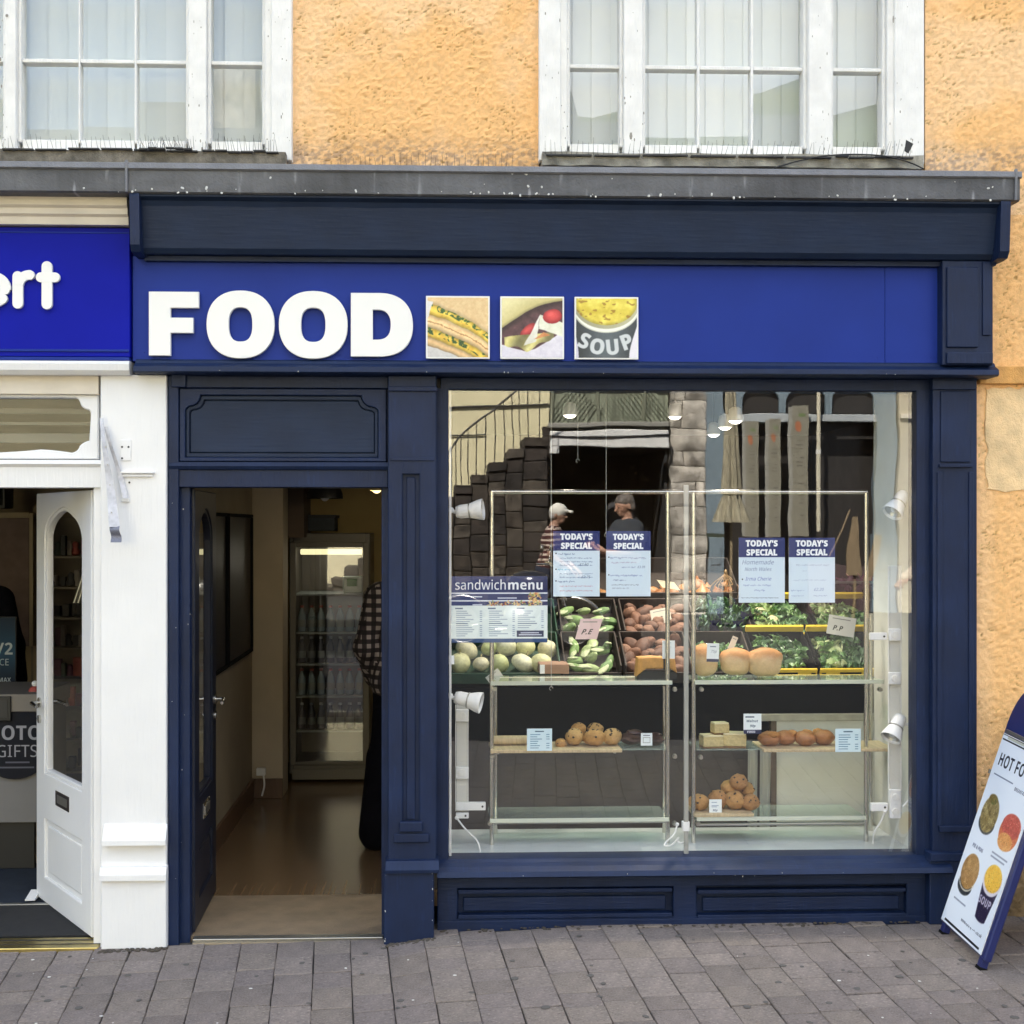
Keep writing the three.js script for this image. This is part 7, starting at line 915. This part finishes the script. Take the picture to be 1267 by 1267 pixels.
  // wooded hillside beyond
  const hg = new THREE.PlaneGeometry(900, 260, 120, 40).rotateX(-Math.PI / 2).translate(0, 0, 190), hp = hg.attributes.position; for (let i = 0; i < hp.count; i++) { const x = hp.getX(i), z = hp.getZ(i); hp.setY(i, -2 + 62 * sstep(60, 210, z) * (0.65 + 0.7 * fbm(x * 0.008 + 20, z * 0.008 + 20, 5, 95)) + 5 * fbm(x * 0.09 + 60, z * 0.09 + 60, 3, 96)); } hg.computeVertexNormals(); struct('hillside', 'green wooded hillside beyond the roofs across the street', 'hill', [hg], mat([0.06, 0.085, 0.035], { map: T.stone, size: 40, rough: 1 }));
  // motorcycle parked before the stairs
  const bz = 10.2, bx = RX(640, bz), by = gh(bx, bz), mc = thing('motorcycle', 'black and chrome motorcycle parked in front of the stone stairs', 'motorcycle', [bx, by, bz]); mc.rotation.y = 0.25; const mb = mc.base; mc.base = [0, 0, 0];
  const wheel = (x) => { const w = mesh('wheel', [new THREE.TorusGeometry(0.27, 0.055, 10, 32).translate(x, 0.325, 0)], M.blackMatt, mc); mesh('rim', [new THREE.TorusGeometry(0.215, 0.014, 8, 32).translate(x, 0.325, 0), cyl([x, 0.325, -0.06], [x, 0.325, 0.06], 0.05), ...Array.from({ length: 10 }, (_, k) => cyl([x, 0.325, 0], [x + 0.21 * Math.cos(k * 0.628), 0.325 + 0.21 * Math.sin(k * 0.628), 0], 0.005, 0.005, 5))], M.chrome, w); }; wheel(-0.68); wheel(0.68);
  mesh('frame', [tube([[-0.62, 0.34, 0.08], [-0.3, 0.4, 0.09], [0.1, 0.35, 0.09], [0.4, 0.7, 0.04]], 0.025), tube([[-0.62, 0.34, -0.08], [-0.3, 0.4, -0.09], [0.1, 0.35, -0.09], [0.4, 0.7, -0.04]], 0.025)], M.iron, mc); mesh('engine', [lump(0.2, 1.1, 0.9, 0.75, 0.1, 3, 520).translate(0.05, 0.42, 0)], M.steel, mc); mesh('tank', [lump(0.2, 1.4, 0.75, 0.75, 0.03, 2, 521).translate(0.15, 0.82, 0)], mat([0.02, 0.02, 0.025], { rough: 0.15 }), mc); mesh('seat', [lump(0.2, 1.7, 0.4, 0.7, 0.05, 2, 522).translate(-0.38, 0.78, 0)], M.blackMatt, mc); mesh('fork', [cyl([0.68, 0.325, 0.09], [0.44, 0.98, 0.09], 0.022), cyl([0.68, 0.325, -0.09], [0.44, 0.98, -0.09], 0.022)], M.chrome, mc); mesh('handlebar', [tube([[0.28, 1.06, 0.36], [0.4, 1.05, 0.18], [0.45, 1.0, 0], [0.4, 1.05, -0.18], [0.28, 1.06, -0.36]], 0.014)], M.chrome, mc); mesh('headlight', [lathe([[0.001, -0.1], [0.06, -0.08], [0.09, 0], [0.085, 0.02], [0.001, 0.03]], 20).rotateZ(-Math.PI / 2).translate(0.6, 0.93, 0)], M.chrome, mc); for (const q of [-1, 1]) { const m = mesh('mirror', [cyl([0.34, 1.06, 0.26 * q], [0.36, 1.22, 0.32 * q], 0.007)], M.chrome, mc); mesh('glass', [new THREE.SphereGeometry(0.055, 12, 8).scale(0.4, 1, 1).translate(0.36, 1.25, 0.34 * q)], M.chrome, m); } mesh('exhaust', [tube([[0.1, 0.3, 0.14], [-0.3, 0.26, 0.16], [-0.85, 0.36, 0.17]], 0.04)], M.chrome, mc); mesh('mudguard', [new THREE.TorusGeometry(0.34, 0.03, 8, 20, 2.2).translate(-0.68, 0.325, 0), new THREE.TorusGeometry(0.34, 0.03, 8, 20, 1.6).translate(0.68, 0.325, 0)], M.chrome, mc); mesh('stand', [cyl([0, 0.3, 0.1], [-0.1, 0.0, 0.25], 0.012)], M.steel, mc); mc.base = mb;
}
// ---------------------------------------------------------------- people
const V = (a) => new THREE.Vector3(...a);
function handBones(wrist, dir, palm, curl = 0.6, thumbSide = 1, k = 1) { // palm and five fingers: dir along the hand, palm the way the palm looks
  const d = V(dir).normalize(), n = V(palm).addScaledVector(d, -V(palm).dot(d)).normalize(), s = new THREE.Vector3().crossVectors(d, n).multiplyScalar(thumbSide), w = V(wrist), at = (a, b, c) => w.clone().addScaledVector(d, a * k).addScaledVector(s, b * k).addScaledVector(n, c * k), B = [];
  const cap = (p, r, q, t) => B.push([p.x, p.y, p.z, r * k, q.x, q.y, q.z, t * k]);
  for (const b of [-0.026, -0.009, 0.009, 0.026]) cap(at(0.0, b * 0.6, 0), 0.017, at(0.085, b, 0), 0.013);
  [[-0.03, 0.062], [-0.0105, 0.076], [0.0105, 0.082], [0.03, 0.07]].forEach(([b, L0], i) => { let p = at(0.088, b, 0), a = curl * 0.55; for (let j = 0; j < 3; j++) { const l = L0 * [0.45, 0.32, 0.26][j] * k, q = p.clone().addScaledVector(d, Math.cos(a) * l).addScaledVector(n, Math.sin(a) * l).addScaledVector(s, b * 0.05 * k); cap(p, [0.0098, 0.009, 0.0085][j], q, [0.009, 0.0085, 0.0072][j]); p = q; a += curl * (0.75 + 0.08 * i); } });
  cap(at(0.022, 0.024, 0.004), 0.015, at(0.052, 0.044, 0.014), 0.012); cap(at(0.052, 0.044, 0.014), 0.0115, at(0.08, 0.047, 0.024), 0.0095); cap(at(0.08, 0.047, 0.024), 0.0095, at(0.1, 0.042, 0.03), 0.008);
  return B;
}
function person(label, at, turn, o) {
  const t = thing('person', label, 'person', at); t.rotation.y = turn; t.base = [0, 0, 0];
  const H = (o.height || 1.75) / 1.75, lean = o.lean || 0, piv = [0, 0.95, 0];
  const up = (p) => { const y = p[1] - piv[1], z = p[2]; return [p[0], piv[1] + y * Math.cos(lean) - z * Math.sin(lean), y * Math.sin(lean) + z * Math.cos(lean)]; }; // the torso bends at the hips
  const c = (a, ra, b, rb) => [...a, ra, ...b, rb], nod = o.nod || 0, yaw = o.yaw || 0, hb = up([0, 1.565, 0.0]);
  const hd = (p) => { let [x, y, z] = [p[0], p[1] - 1.565, p[2]]; [y, z] = [y * Math.cos(nod) - z * Math.sin(nod), y * Math.sin(nod) + z * Math.cos(nod)]; [x, z] = [x * Math.cos(yaw) + z * Math.sin(yaw), -x * Math.sin(yaw) + z * Math.cos(yaw)]; return [hb[0] + x, hb[1] + y, hb[2] + z]; };
  const head = [c(hd([0, 1.665, -0.018]), 0.083, hd([0, 1.66, 0.012]), 0.078), c(hd([0, 1.615, 0.03]), 0.06, hd([0, 1.575, 0.05]), 0.04), c(hd([0, 1.66, 0.075]), 0.012, hd([0, 1.622, 0.108]), 0.014), c(hd([-0.02, 1.592, 0.078]), 0.011, hd([0.02, 1.592, 0.078]), 0.011), c(hd([-0.04, 1.668, 0.062]), 0.014, hd([0.04, 1.668, 0.062]), 0.014), c(hd([0.03, 1.625, 0.055]), 0.025, hd([-0.03, 1.625, 0.055]), 0.025), c(hd([0.078, 1.65, -0.01]), 0.013, hd([0.082, 1.62, -0.012]), 0.011), c(hd([-0.078, 1.65, -0.01]), 0.013, hd([-0.082, 1.62, -0.012]), 0.011), c(up([0, 1.44, -0.02]), 0.06, hd([0, 1.6, -0.01]), 0.052)];
  const bulk = o.bulk || 1, torso = [c(up([-0.09, 1.31, 0.0]), 0.118 * bulk, up([0.09, 1.31, 0]), 0.118 * bulk), c(up([-0.15, 1.425, -0.01]), 0.062, up([0.15, 1.425, -0.01]), 0.062), c(up([-0.06, 1.1, 0.012]), 0.108 * bulk, up([0.06, 1.1, 0.012]), 0.108 * bulk), c(up([-0.075, 0.98, 0]), 0.112 * bulk, up([0.075, 0.98, 0]), 0.112 * bulk), c(up([0, 1.42, -0.01]), 0.075, up([0, 1.0, 0]), 0.1)];
  const arms = [], fore = [], sleeves = [], hands = [];
  for (const [sg, a] of [[1, o.left], [-1, o.right]]) {
    const sh = up([sg * 0.185, 1.415, -0.01]), el = up(a.elbow), wr = up(a.wrist); arms.push(c(sh, 0.052, el, 0.038)); fore.push(c(el, 0.041, wr, 0.027));
    sleeves.push(c(sh, 0.056, o.long ? el : sh.map((q, i) => mix(q, el[i], 0.72)), o.long ? 0.045 : 0.05)); if (o.long) sleeves.push(c(el, 0.046, sh.map((q, i) => mix(el[i], wr[i], 0.93)), 0.036));
    const d = a.hand || wr.map((q, i) => q - el[i]); hands.push(...handBones(wr, d, a.palm || [-sg, 0, 0], a.curl ?? 0.6, sg * (a.thumb || 1)));
  }
  const st = o.stance || 0.1, legs = [1, -1].flatMap((s) => [c([s * 0.085, 0.93, 0], 0.1, [s * (0.09 + st * 0.2), 0.5, 0.02 + s * (o.stride || 0) * 0.5], 0.062), c([s * (0.09 + st * 0.2), 0.5, 0.02 + s * (o.stride || 0) * 0.5], 0.06, [s * (0.1 + st * 0.3), 0.09, s * (o.stride || 0)], 0.042)]);
  const S = (g) => g.scale(H, H, H), shoes = [1, -1].map((s) => c([s * (0.1 + st * 0.3), 0.052, -0.03 + s * (o.stride || 0)], 0.046, [s * (0.115 + st * 0.3), 0.04, 0.15 + s * (o.stride || 0)], 0.036));
  const skin = mat(o.skin || [0.42, 0.24, 0.165], { map: T.soft, size: 0.2, rough: 0.55 });
  mesh('body', [S(flesh([...torso, ...arms, ...fore, ...legs, head.at(-1)], 0.018, 0.03)), S(flesh(head, 0.007, 0.014)), S(flesh(hands, 0.0055, 0.006))], skin, t);
  mesh('eye', [hd([0.032, 1.646, 0.078]), hd([-0.032, 1.646, 0.078])].map((p) => new THREE.SphereGeometry(0.0105, 10, 8).scale(H, H, H).translate(p[0] * H, p[1] * H, p[2] * H)), M.black, t);
  mesh('mouth', [S(flesh([c(hd([-0.019, 1.592, 0.087]), 0.0045, hd([0.019, 1.592, 0.087]), 0.0045)], 0.004, 0.004))], mat([0.25, 0.08, 0.07], { rough: 0.5 }), t);
  mesh('eyebrow', [S(flesh([c(hd([0.018, 1.667, 0.086]), 0.005, hd([0.048, 1.667, 0.074]), 0.004)], 0.004, 0.004)), S(flesh([c(hd([-0.018, 1.667, 0.086]), 0.005, hd([-0.048, 1.667, 0.074]), 0.004)], 0.004, 0.004))], mat([0.08, 0.06, 0.05], { rough: 0.8 }), t);
  mesh('shirt', [S(flesh([...torso, ...sleeves, ...(o.hem ? [c([-0.08, 0.93, 0], 0.118, [0.08, 0.93, 0], 0.118)] : [])], 0.016, 0.03, 0.014))], o.shirt, t);
  const flare = o.flare || 0; mesh('trousers', [S(flesh([c([-0.07, 0.96, 0], 0.112 * bulk, [0.07, 0.96, 0], 0.112 * bulk), ...legs.map((l, i) => i % 2 ? [...l.slice(0, 3), l[3] + 0.012 + flare * 0.3, ...l.slice(4, 7), l[7] + 0.02 + flare] : l)], 0.016, 0.03, 0.012))], o.trousers, t);
  mesh('shoe', [S(flesh([shoes[0]], 0.012, 0.02))], M.black, t); mesh('shoe', [S(flesh([shoes[1]], 0.012, 0.02))], M.black, t);
  if (o.hair) mesh('hair', [S(flesh([c(hd([0, 1.685, -0.03]), 0.088, hd([0, 1.69, 0.0]), 0.082), c(hd([-0.05, 1.62, -0.05]), 0.045, hd([0.05, 1.62, -0.05]), 0.045), ...(o.longHair ? [c(hd([-0.05, 1.62, -0.05]), 0.05, hd([-0.05, 1.48, -0.06]), 0.035), c(hd([0.05, 1.62, -0.05]), 0.05, hd([0.05, 1.48, -0.06]), 0.035)] : [])], 0.01, 0.02))], o.hair, t);
  if (o.cap) { mesh('cap', [S(flesh([c(hd([0, 1.695, -0.02]), 0.09, hd([0, 1.69, 0.01]), 0.086)], 0.009, 0.02, 0.006)), S(flesh([c(hd([-0.045, 1.695, 0.1]), 0.012, hd([0.045, 1.695, 0.1]), 0.012), c(hd([-0.03, 1.688, 0.155]), 0.009, hd([0.03, 1.688, 0.155]), 0.009), c(hd([-0.055, 1.7, 0.05]), 0.012, hd([0.055, 1.7, 0.05]), 0.012), c(hd([0, 1.7, 0.07]), 0.012, hd([0, 1.688, 0.16]), 0.009)], 0.007, 0.03))], o.cap, t); }
  t.base = at; return t;
}
const plaid = dataTex(64, (u, v) => { const a = (u * 2 % 1) < 0.5, b = (v * 2 % 1) < 0.5, th = Math.abs((u * 2 % 1) - 0.25) < 0.05 || Math.abs((v * 2 % 1) - 0.25) < 0.05, base = a && b ? [0.06, 0.055, 0.07] : a || b ? [0.2, 0.17, 0.18] : [0.66, 0.62, 0.6]; return th ? base.map((q, i) => q * 0.7 + [0.06, 0.03, 0.035][i]) : base; }, true);
const stripes = dataTex(32, (u, v) => (v * 2 % 1) < 0.55 ? [0.3, 0.12, 0.13] : [0.85, 0.78, 0.72], true), jeans = mat([0.03, 0.04, 0.07], { map: T.mottle, size: 0.3, rough: 0.9 }), darkCloth = mat([0.005, 0.005, 0.008], { ior: 1.15, bump: T.mottle, bsize: 0.22, bs: 0.02, map: T.mottle, size: 0.3, rough: 0.9 }), khaki = mat([0.02, 0.02, 0.022], { map: T.mottle, size: 0.3, rough: 0.9 });
{
  const relaxed = (s) => ({ elbow: [s * 0.27, 1.14, -0.03], wrist: [s * 0.26, 0.9, 0.06] });
  // the customer in the doorway: back to the street, left arm hanging at the edge of the door frame
  person('person in a dark checked shirt and black trousers standing behind the doorway pilaster', [-0.175, FLOOR, -1.66], Math.PI + 0.25, { height: 1.74, long: true, shirt: mat([0.62, 0.6, 0.62], { map: plaid, size: 0.1, rough: 0.9, bump: T.mottle, bsize: 0.2, bs: 0.02 }), trousers: darkCloth, hair: mat([0.035, 0.02, 0.012], { map: T.brush, size: 0.05, rough: 0.5 }), longHair: true, hem: true, flare: 0.035, stance: 0.25, left: { elbow: [0.25, 1.13, 0.0], wrist: [0.17, 0.93, 0.13] }, right: { elbow: [-0.25, 1.13, 0.0], wrist: [-0.17, 0.93, 0.13] } });
  person('person in a black jacket in the left shop, mostly outside the picture', [(-22 - 543) / FOC * 8.3, FLOOR2, -2.3], Math.PI - 0.2, { height: 1.7, long: true, bulk: 1.18, shirt: darkCloth, trousers: jeans, hair: mat([0.03, 0.02, 0.015], { rough: 0.5 }), left: { elbow: [0.3, 1.13, 0.02], wrist: [0.24, 0.98, 0.2] }, right: relaxed(-1) });
  const zA = 8, xA = RX(775, zA); person('grey haired man in a dark t-shirt with raised forearms, mirrored in the shop window', [xA, gh(xA, zA), zA], -Math.PI / 2 - 0.35, { height: 1.84, bulk: 1.12, nod: 0.25, shirt: mat([0.04, 0.048, 0.06], { map: T.mottle, size: 0.3, rough: 0.9 }), trousers: khaki, hair: mat([0.12, 0.1, 0.085], { rough: 0.6 }), skin: [0.45, 0.25, 0.17], stance: 0.3, left: { elbow: [0.26, 1.14, 0.03], wrist: [0.13, 1.2, 0.26], palm: [0, 1, 0.2] }, right: { elbow: [-0.26, 1.14, 0.03], wrist: [-0.12, 1.2, 0.27], palm: [0, 1, 0.2] } });
  const pb = thing('paper_bag', 'white paper held by the man in the dark grey t-shirt', 'paper', [0, 0, 0]); const pz = 7.9; mesh('sheet', [box(RX(782, pz) - 0.07, RX(782, pz) + 0.07, RY(664, pz) - 0.1, RY(664, pz) + 0.07, pz - 0.01, pz, 0.002)], M.paper, pb); mesh('fold', [box(RX(782, pz) - 0.06, RX(782, pz) + 0.06, RY(664, pz) + 0.02, RY(664, pz) + 0.025, pz - 0.016, pz - 0.0105, 0.001)], M.paper, pb);
  const zB = 10.8, xB = RX(676, zB); person('man in a white cap and striped shirt, seen mirrored beside the motorcycle', [xB, gh(xB, zB), zB], Math.PI / 2 + 0.25, { height: 1.78, lean: 0.22, nod: 0.12, shirt: mat([0.7, 0.68, 0.66], { map: stripes, size: 0.13, rough: 0.9 }), trousers: jeans, cap: mat([0.7, 0.68, 0.6], { rough: 0.8 }), hair: mat([0.3, 0.28, 0.26], { rough: 0.6 }), stride: 0.12, left: { elbow: [0.25, 1.16, 0.06], wrist: [0.2, 1.05, 0.3], palm: [0, -1, 0] }, right: { elbow: [-0.25, 1.16, 0.06], wrist: [-0.2, 1.05, 0.3], palm: [0, -1, 0] } });
  const zC = 9.5, xC = RX(1096, zC) + 0.74; person('person in a cream long sleeved top mirrored at the right window edge', [xC, gh(xC, zC), zC], -Math.PI / 2, { height: 1.7, long: true, shirt: mat([0.72, 0.6, 0.46], { map: T.mottle, size: 0.2, rough: 0.9 }), trousers: jeans, hair: mat([0.06, 0.035, 0.02], { rough: 0.5 }), longHair: true, lean: 0.08, stride: 0.14, left: { elbow: [0.22, 1.12, 0.24], wrist: [0.15, 0.95, 0.5], palm: [0, -1, 0], curl: 0.9 }, right: { elbow: [-0.23, 1.12, 0.24], wrist: [-0.13, 0.97, 0.52], palm: [0.1, -1, 0], curl: 0.9 } });
}
// ---------------------------------------------------------------- pavement sign
{
  const xb = 2.165, z0 = 0.165, z1 = 0.64, lean = 0.31, t = thing('a_board', 'blue arch topped pavement sign with HOT FOOD poster leaning by the right pilaster', 'pavement sign', [xb, gh(xb, 0.4), 0.4]);
  const gy = (z) => gh(xb, z), L0 = 1.17, w = z1 - z0;
  // local frame of the leaning leaf: a along the ground (away from the wall), b up the slope, c out of the face
  const A = new THREE.Vector3(0, gy(z1) - gy(z0), w).normalize(), Bv = new THREE.Vector3(Math.sin(lean), Math.cos(lean), 0), C = new THREE.Vector3().crossVectors(A, Bv).normalize(); Bv.crossVectors(C, A).normalize(); const Mx = new THREE.Matrix4().makeBasis(A, Bv, C).setPosition(xb, gy(z0), z0), put = (g) => g.applyMatrix4(Mx);
  const blue = mat([0.018, 0.025, 0.12], { map: T.soft, size: 0.4, rough: 0.3 }), face = (s) => { s.moveTo(0, 0.045); s.lineTo(w, 0.045); s.lineTo(w, L0 - 0.22); s.bezierCurveTo(w, L0 - 0.08, w * 0.8, L0, w / 2, L0); s.bezierCurveTo(w * 0.2, L0, 0, L0 - 0.08, 0, L0 - 0.22); s.closePath(); return s; };
  mesh('leaf', [put(slab(face(new THREE.Shape()), -0.035, 0, 0.006, 16))], blue, t);
  for (const [a, g] of [[0.02, 0], [w - 0.05, 0]]) mesh('leg', [put(box(a, a + 0.035, 0.0, 0.05, -0.033, -0.003, 0.003))], blue, t); mesh('foot', [put(box(0.017, 0.058, -0.012, 0.012, -0.036, 0.0, 0.003)), put(box(w - 0.053, w - 0.012, -0.012, 0.012, -0.036, 0.0, 0.003))], M.blackMatt, t);
  const ph0 = 0.055, ph1 = 0.91; mesh('poster_sheet', [put(box(0.012, w - 0.03, ph0, ph1, 0.0005, 0.004, 0.001))], M.paper, t);
  const tx = canvasTex(512, 1024, (g) => {
    g.fillStyle = '#dfe8f4'; g.fillRect(0, 0, 512, 1024); g.fillStyle = '#14161c'; g.fillRect(40, 1004, 440, 12); g.fillRect(10, 22, 492, 8); g.fillStyle = '#b9bcb0'; g.fillRect(60, 2, 452, 16); g.fillStyle = '#14161c'; g.fillRect(0, 0, 512, 4);
    g.fillStyle = '#101528'; g.font = 'bold 92px sans-serif'; g.fillText('HOT FOOD', 40, 160, 430); g.font = 'bold 25px sans-serif'; g.fillStyle = '#3d4460'; g.fillText('BREAKFAST', 300, 236); g.fillText('PIE & PEAS', 70, 600);
    const blob = (x, y, rx, ry, col, cols, n, r) => { g.save(); g.beginPath(); g.ellipse(x, y, rx, ry, 0, 0, 7); g.clip(); g.fillStyle = col; g.fillRect(x - rx, y - ry, rx * 2, ry * 2); for (let k = 0; k < n; k++) { g.fillStyle = pick(cols); g.globalAlpha = rr(0.25, 0.7); g.beginPath(); g.ellipse(x + rr(-rx, rx), y + rr(-ry, ry), rr(3, r), rr(2, r * 0.6), rr(0, 3), 0, 7); g.fill(); } g.restore(); g.globalAlpha = 1; };
    blob(138, 452, 92, 62, '#3f4247', ['#2c2e33', '#565a5e'], 40, 20); blob(138, 408, 94, 96, '#8a7a4e', ['#a8945c', '#6e5e36', '#b9a874', '#5a4a2a', '#c6b680'], 160, 18); blob(128, 330, 50, 26, '#7c6a3a', ['#9c8a50', '#5a4a26', '#3f5a2a'], 50, 10);
    blob(392, 436, 104, 92, '#c4673f', ['#d88a52', '#b4553a'], 60, 30); blob(396, 402, 100, 62, '#b5453f', ['#c95a50', '#a03834', '#d9776a'], 90, 18); blob(380, 486, 78, 44, '#d18f4f', ['#e0a868', '#c27c3f'], 60, 18);
    blob(130, 796, 84, 50, '#30343a', ['#24272c', '#484c52'], 30, 16); blob(136, 720, 96, 92, '#a07a48', ['#b48c58', '#8a6638', '#c09a66'], 150, 20); g.strokeStyle = '#d8d2c2'; g.lineWidth = 7; g.beginPath(); g.ellipse(134, 736, 98, 84, 0, 0.4, 2.7); g.stroke();
    g.fillStyle = '#2b2440'; g.beginPath(); g.moveTo(300, 716); g.lineTo(482, 716); g.lineTo(448, 890); g.quadraticCurveTo(392, 912, 336, 890); g.fill(); g.fillStyle = '#d8d2dc'; g.beginPath(); g.ellipse(391, 690, 100, 74, 0, 0, 7); g.fill(); blob(391, 676, 92, 68, '#e6b53c', ['#f0cb5c', '#d69a2c', '#eec04a'], 90, 16); g.fillStyle = '#c9c2d6'; g.font = 'bold 54px sans-serif'; g.fillText('SOUP', 316, 818, 150);
    g.fillStyle = '#7a8298'; for (const [x, y, w2] of [[40, 206, 230], [290, 560, 180], [290, 580, 160], [60, 880, 150]]) g.fillRect(x, y, w2, 7); g.fillStyle = '#20263a'; g.font = 'bold 24px sans-serif'; g.fillText('www.', 210, 960); g.fillText('.co.uk', 398, 960); scrawl(g, 270, 958, 124, 17, '#20263a'); g.filter = 'blur(2px)'; g.drawImage(g.canvas, 0, 240, 512, 690, 0, 240, 512, 690); g.filter = 'none'; for (let q = 0; q < 1500; q++) { const bx = rnd() < 0.5 ? rr(40, 235) : rr(290, 495), byy = rnd() < 0.5 ? rr(310, 530) : rr(620, 900), px = g.getImageData(bx, byy, 1, 1).data; if (px[2] > 190) continue; g.fillStyle = pick(['rgba(255,240,200,0.28)', 'rgba(40,25,10,0.3)']); g.fillRect(bx, byy, rr(2, 7), rr(2, 5)); }
  });
  mesh('print', [put(new THREE.PlaneGeometry(w - 0.046, ph1 - ph0 - 0.006).translate((w - 0.018) / 2, (ph0 + ph1) / 2, 0.0046))], print(tx, 0.3), t, true);
  mesh('clip', [put(box(-0.012, 0.0, 0.72, 0.74, -0.03, 0.004, 0.002)), put(box(0.03, w - 0.02, ph1 + 0.004, ph1 + 0.02, 0.0005, 0.008, 0.002))], M.steel, t);
  const Bb = new THREE.Vector3(-Math.sin(lean), Math.cos(lean), 0), Mb = new THREE.Matrix4().makeBasis(A.clone().negate(), Bb, new THREE.Vector3().crossVectors(A.clone().negate(), Bb)).setPosition(xb + 2 * Math.sin(lean) * (L0 - 0.06) + 0.06, gy(z1), z1); mesh('rear_leaf', [slab(face(new THREE.Shape()), -0.035, 0, 0.006, 16).applyMatrix4(Mb)], blue, t); mesh('leg', [box(0.02, 0.055, 0, 0.1, -0.033, -0.003, 0.003).applyMatrix4(Mb), box(w - 0.055, w - 0.02, 0, 0.1, -0.033, -0.003, 0.003).applyMatrix4(Mb)], blue, t);
}
scene.traverse((o) => { if (o.isMesh) { o.castShadow = true; o.receiveShadow = true; } });
camera.far = 900; camera.updateProjectionMatrix();
renderer.render(scene, camera);
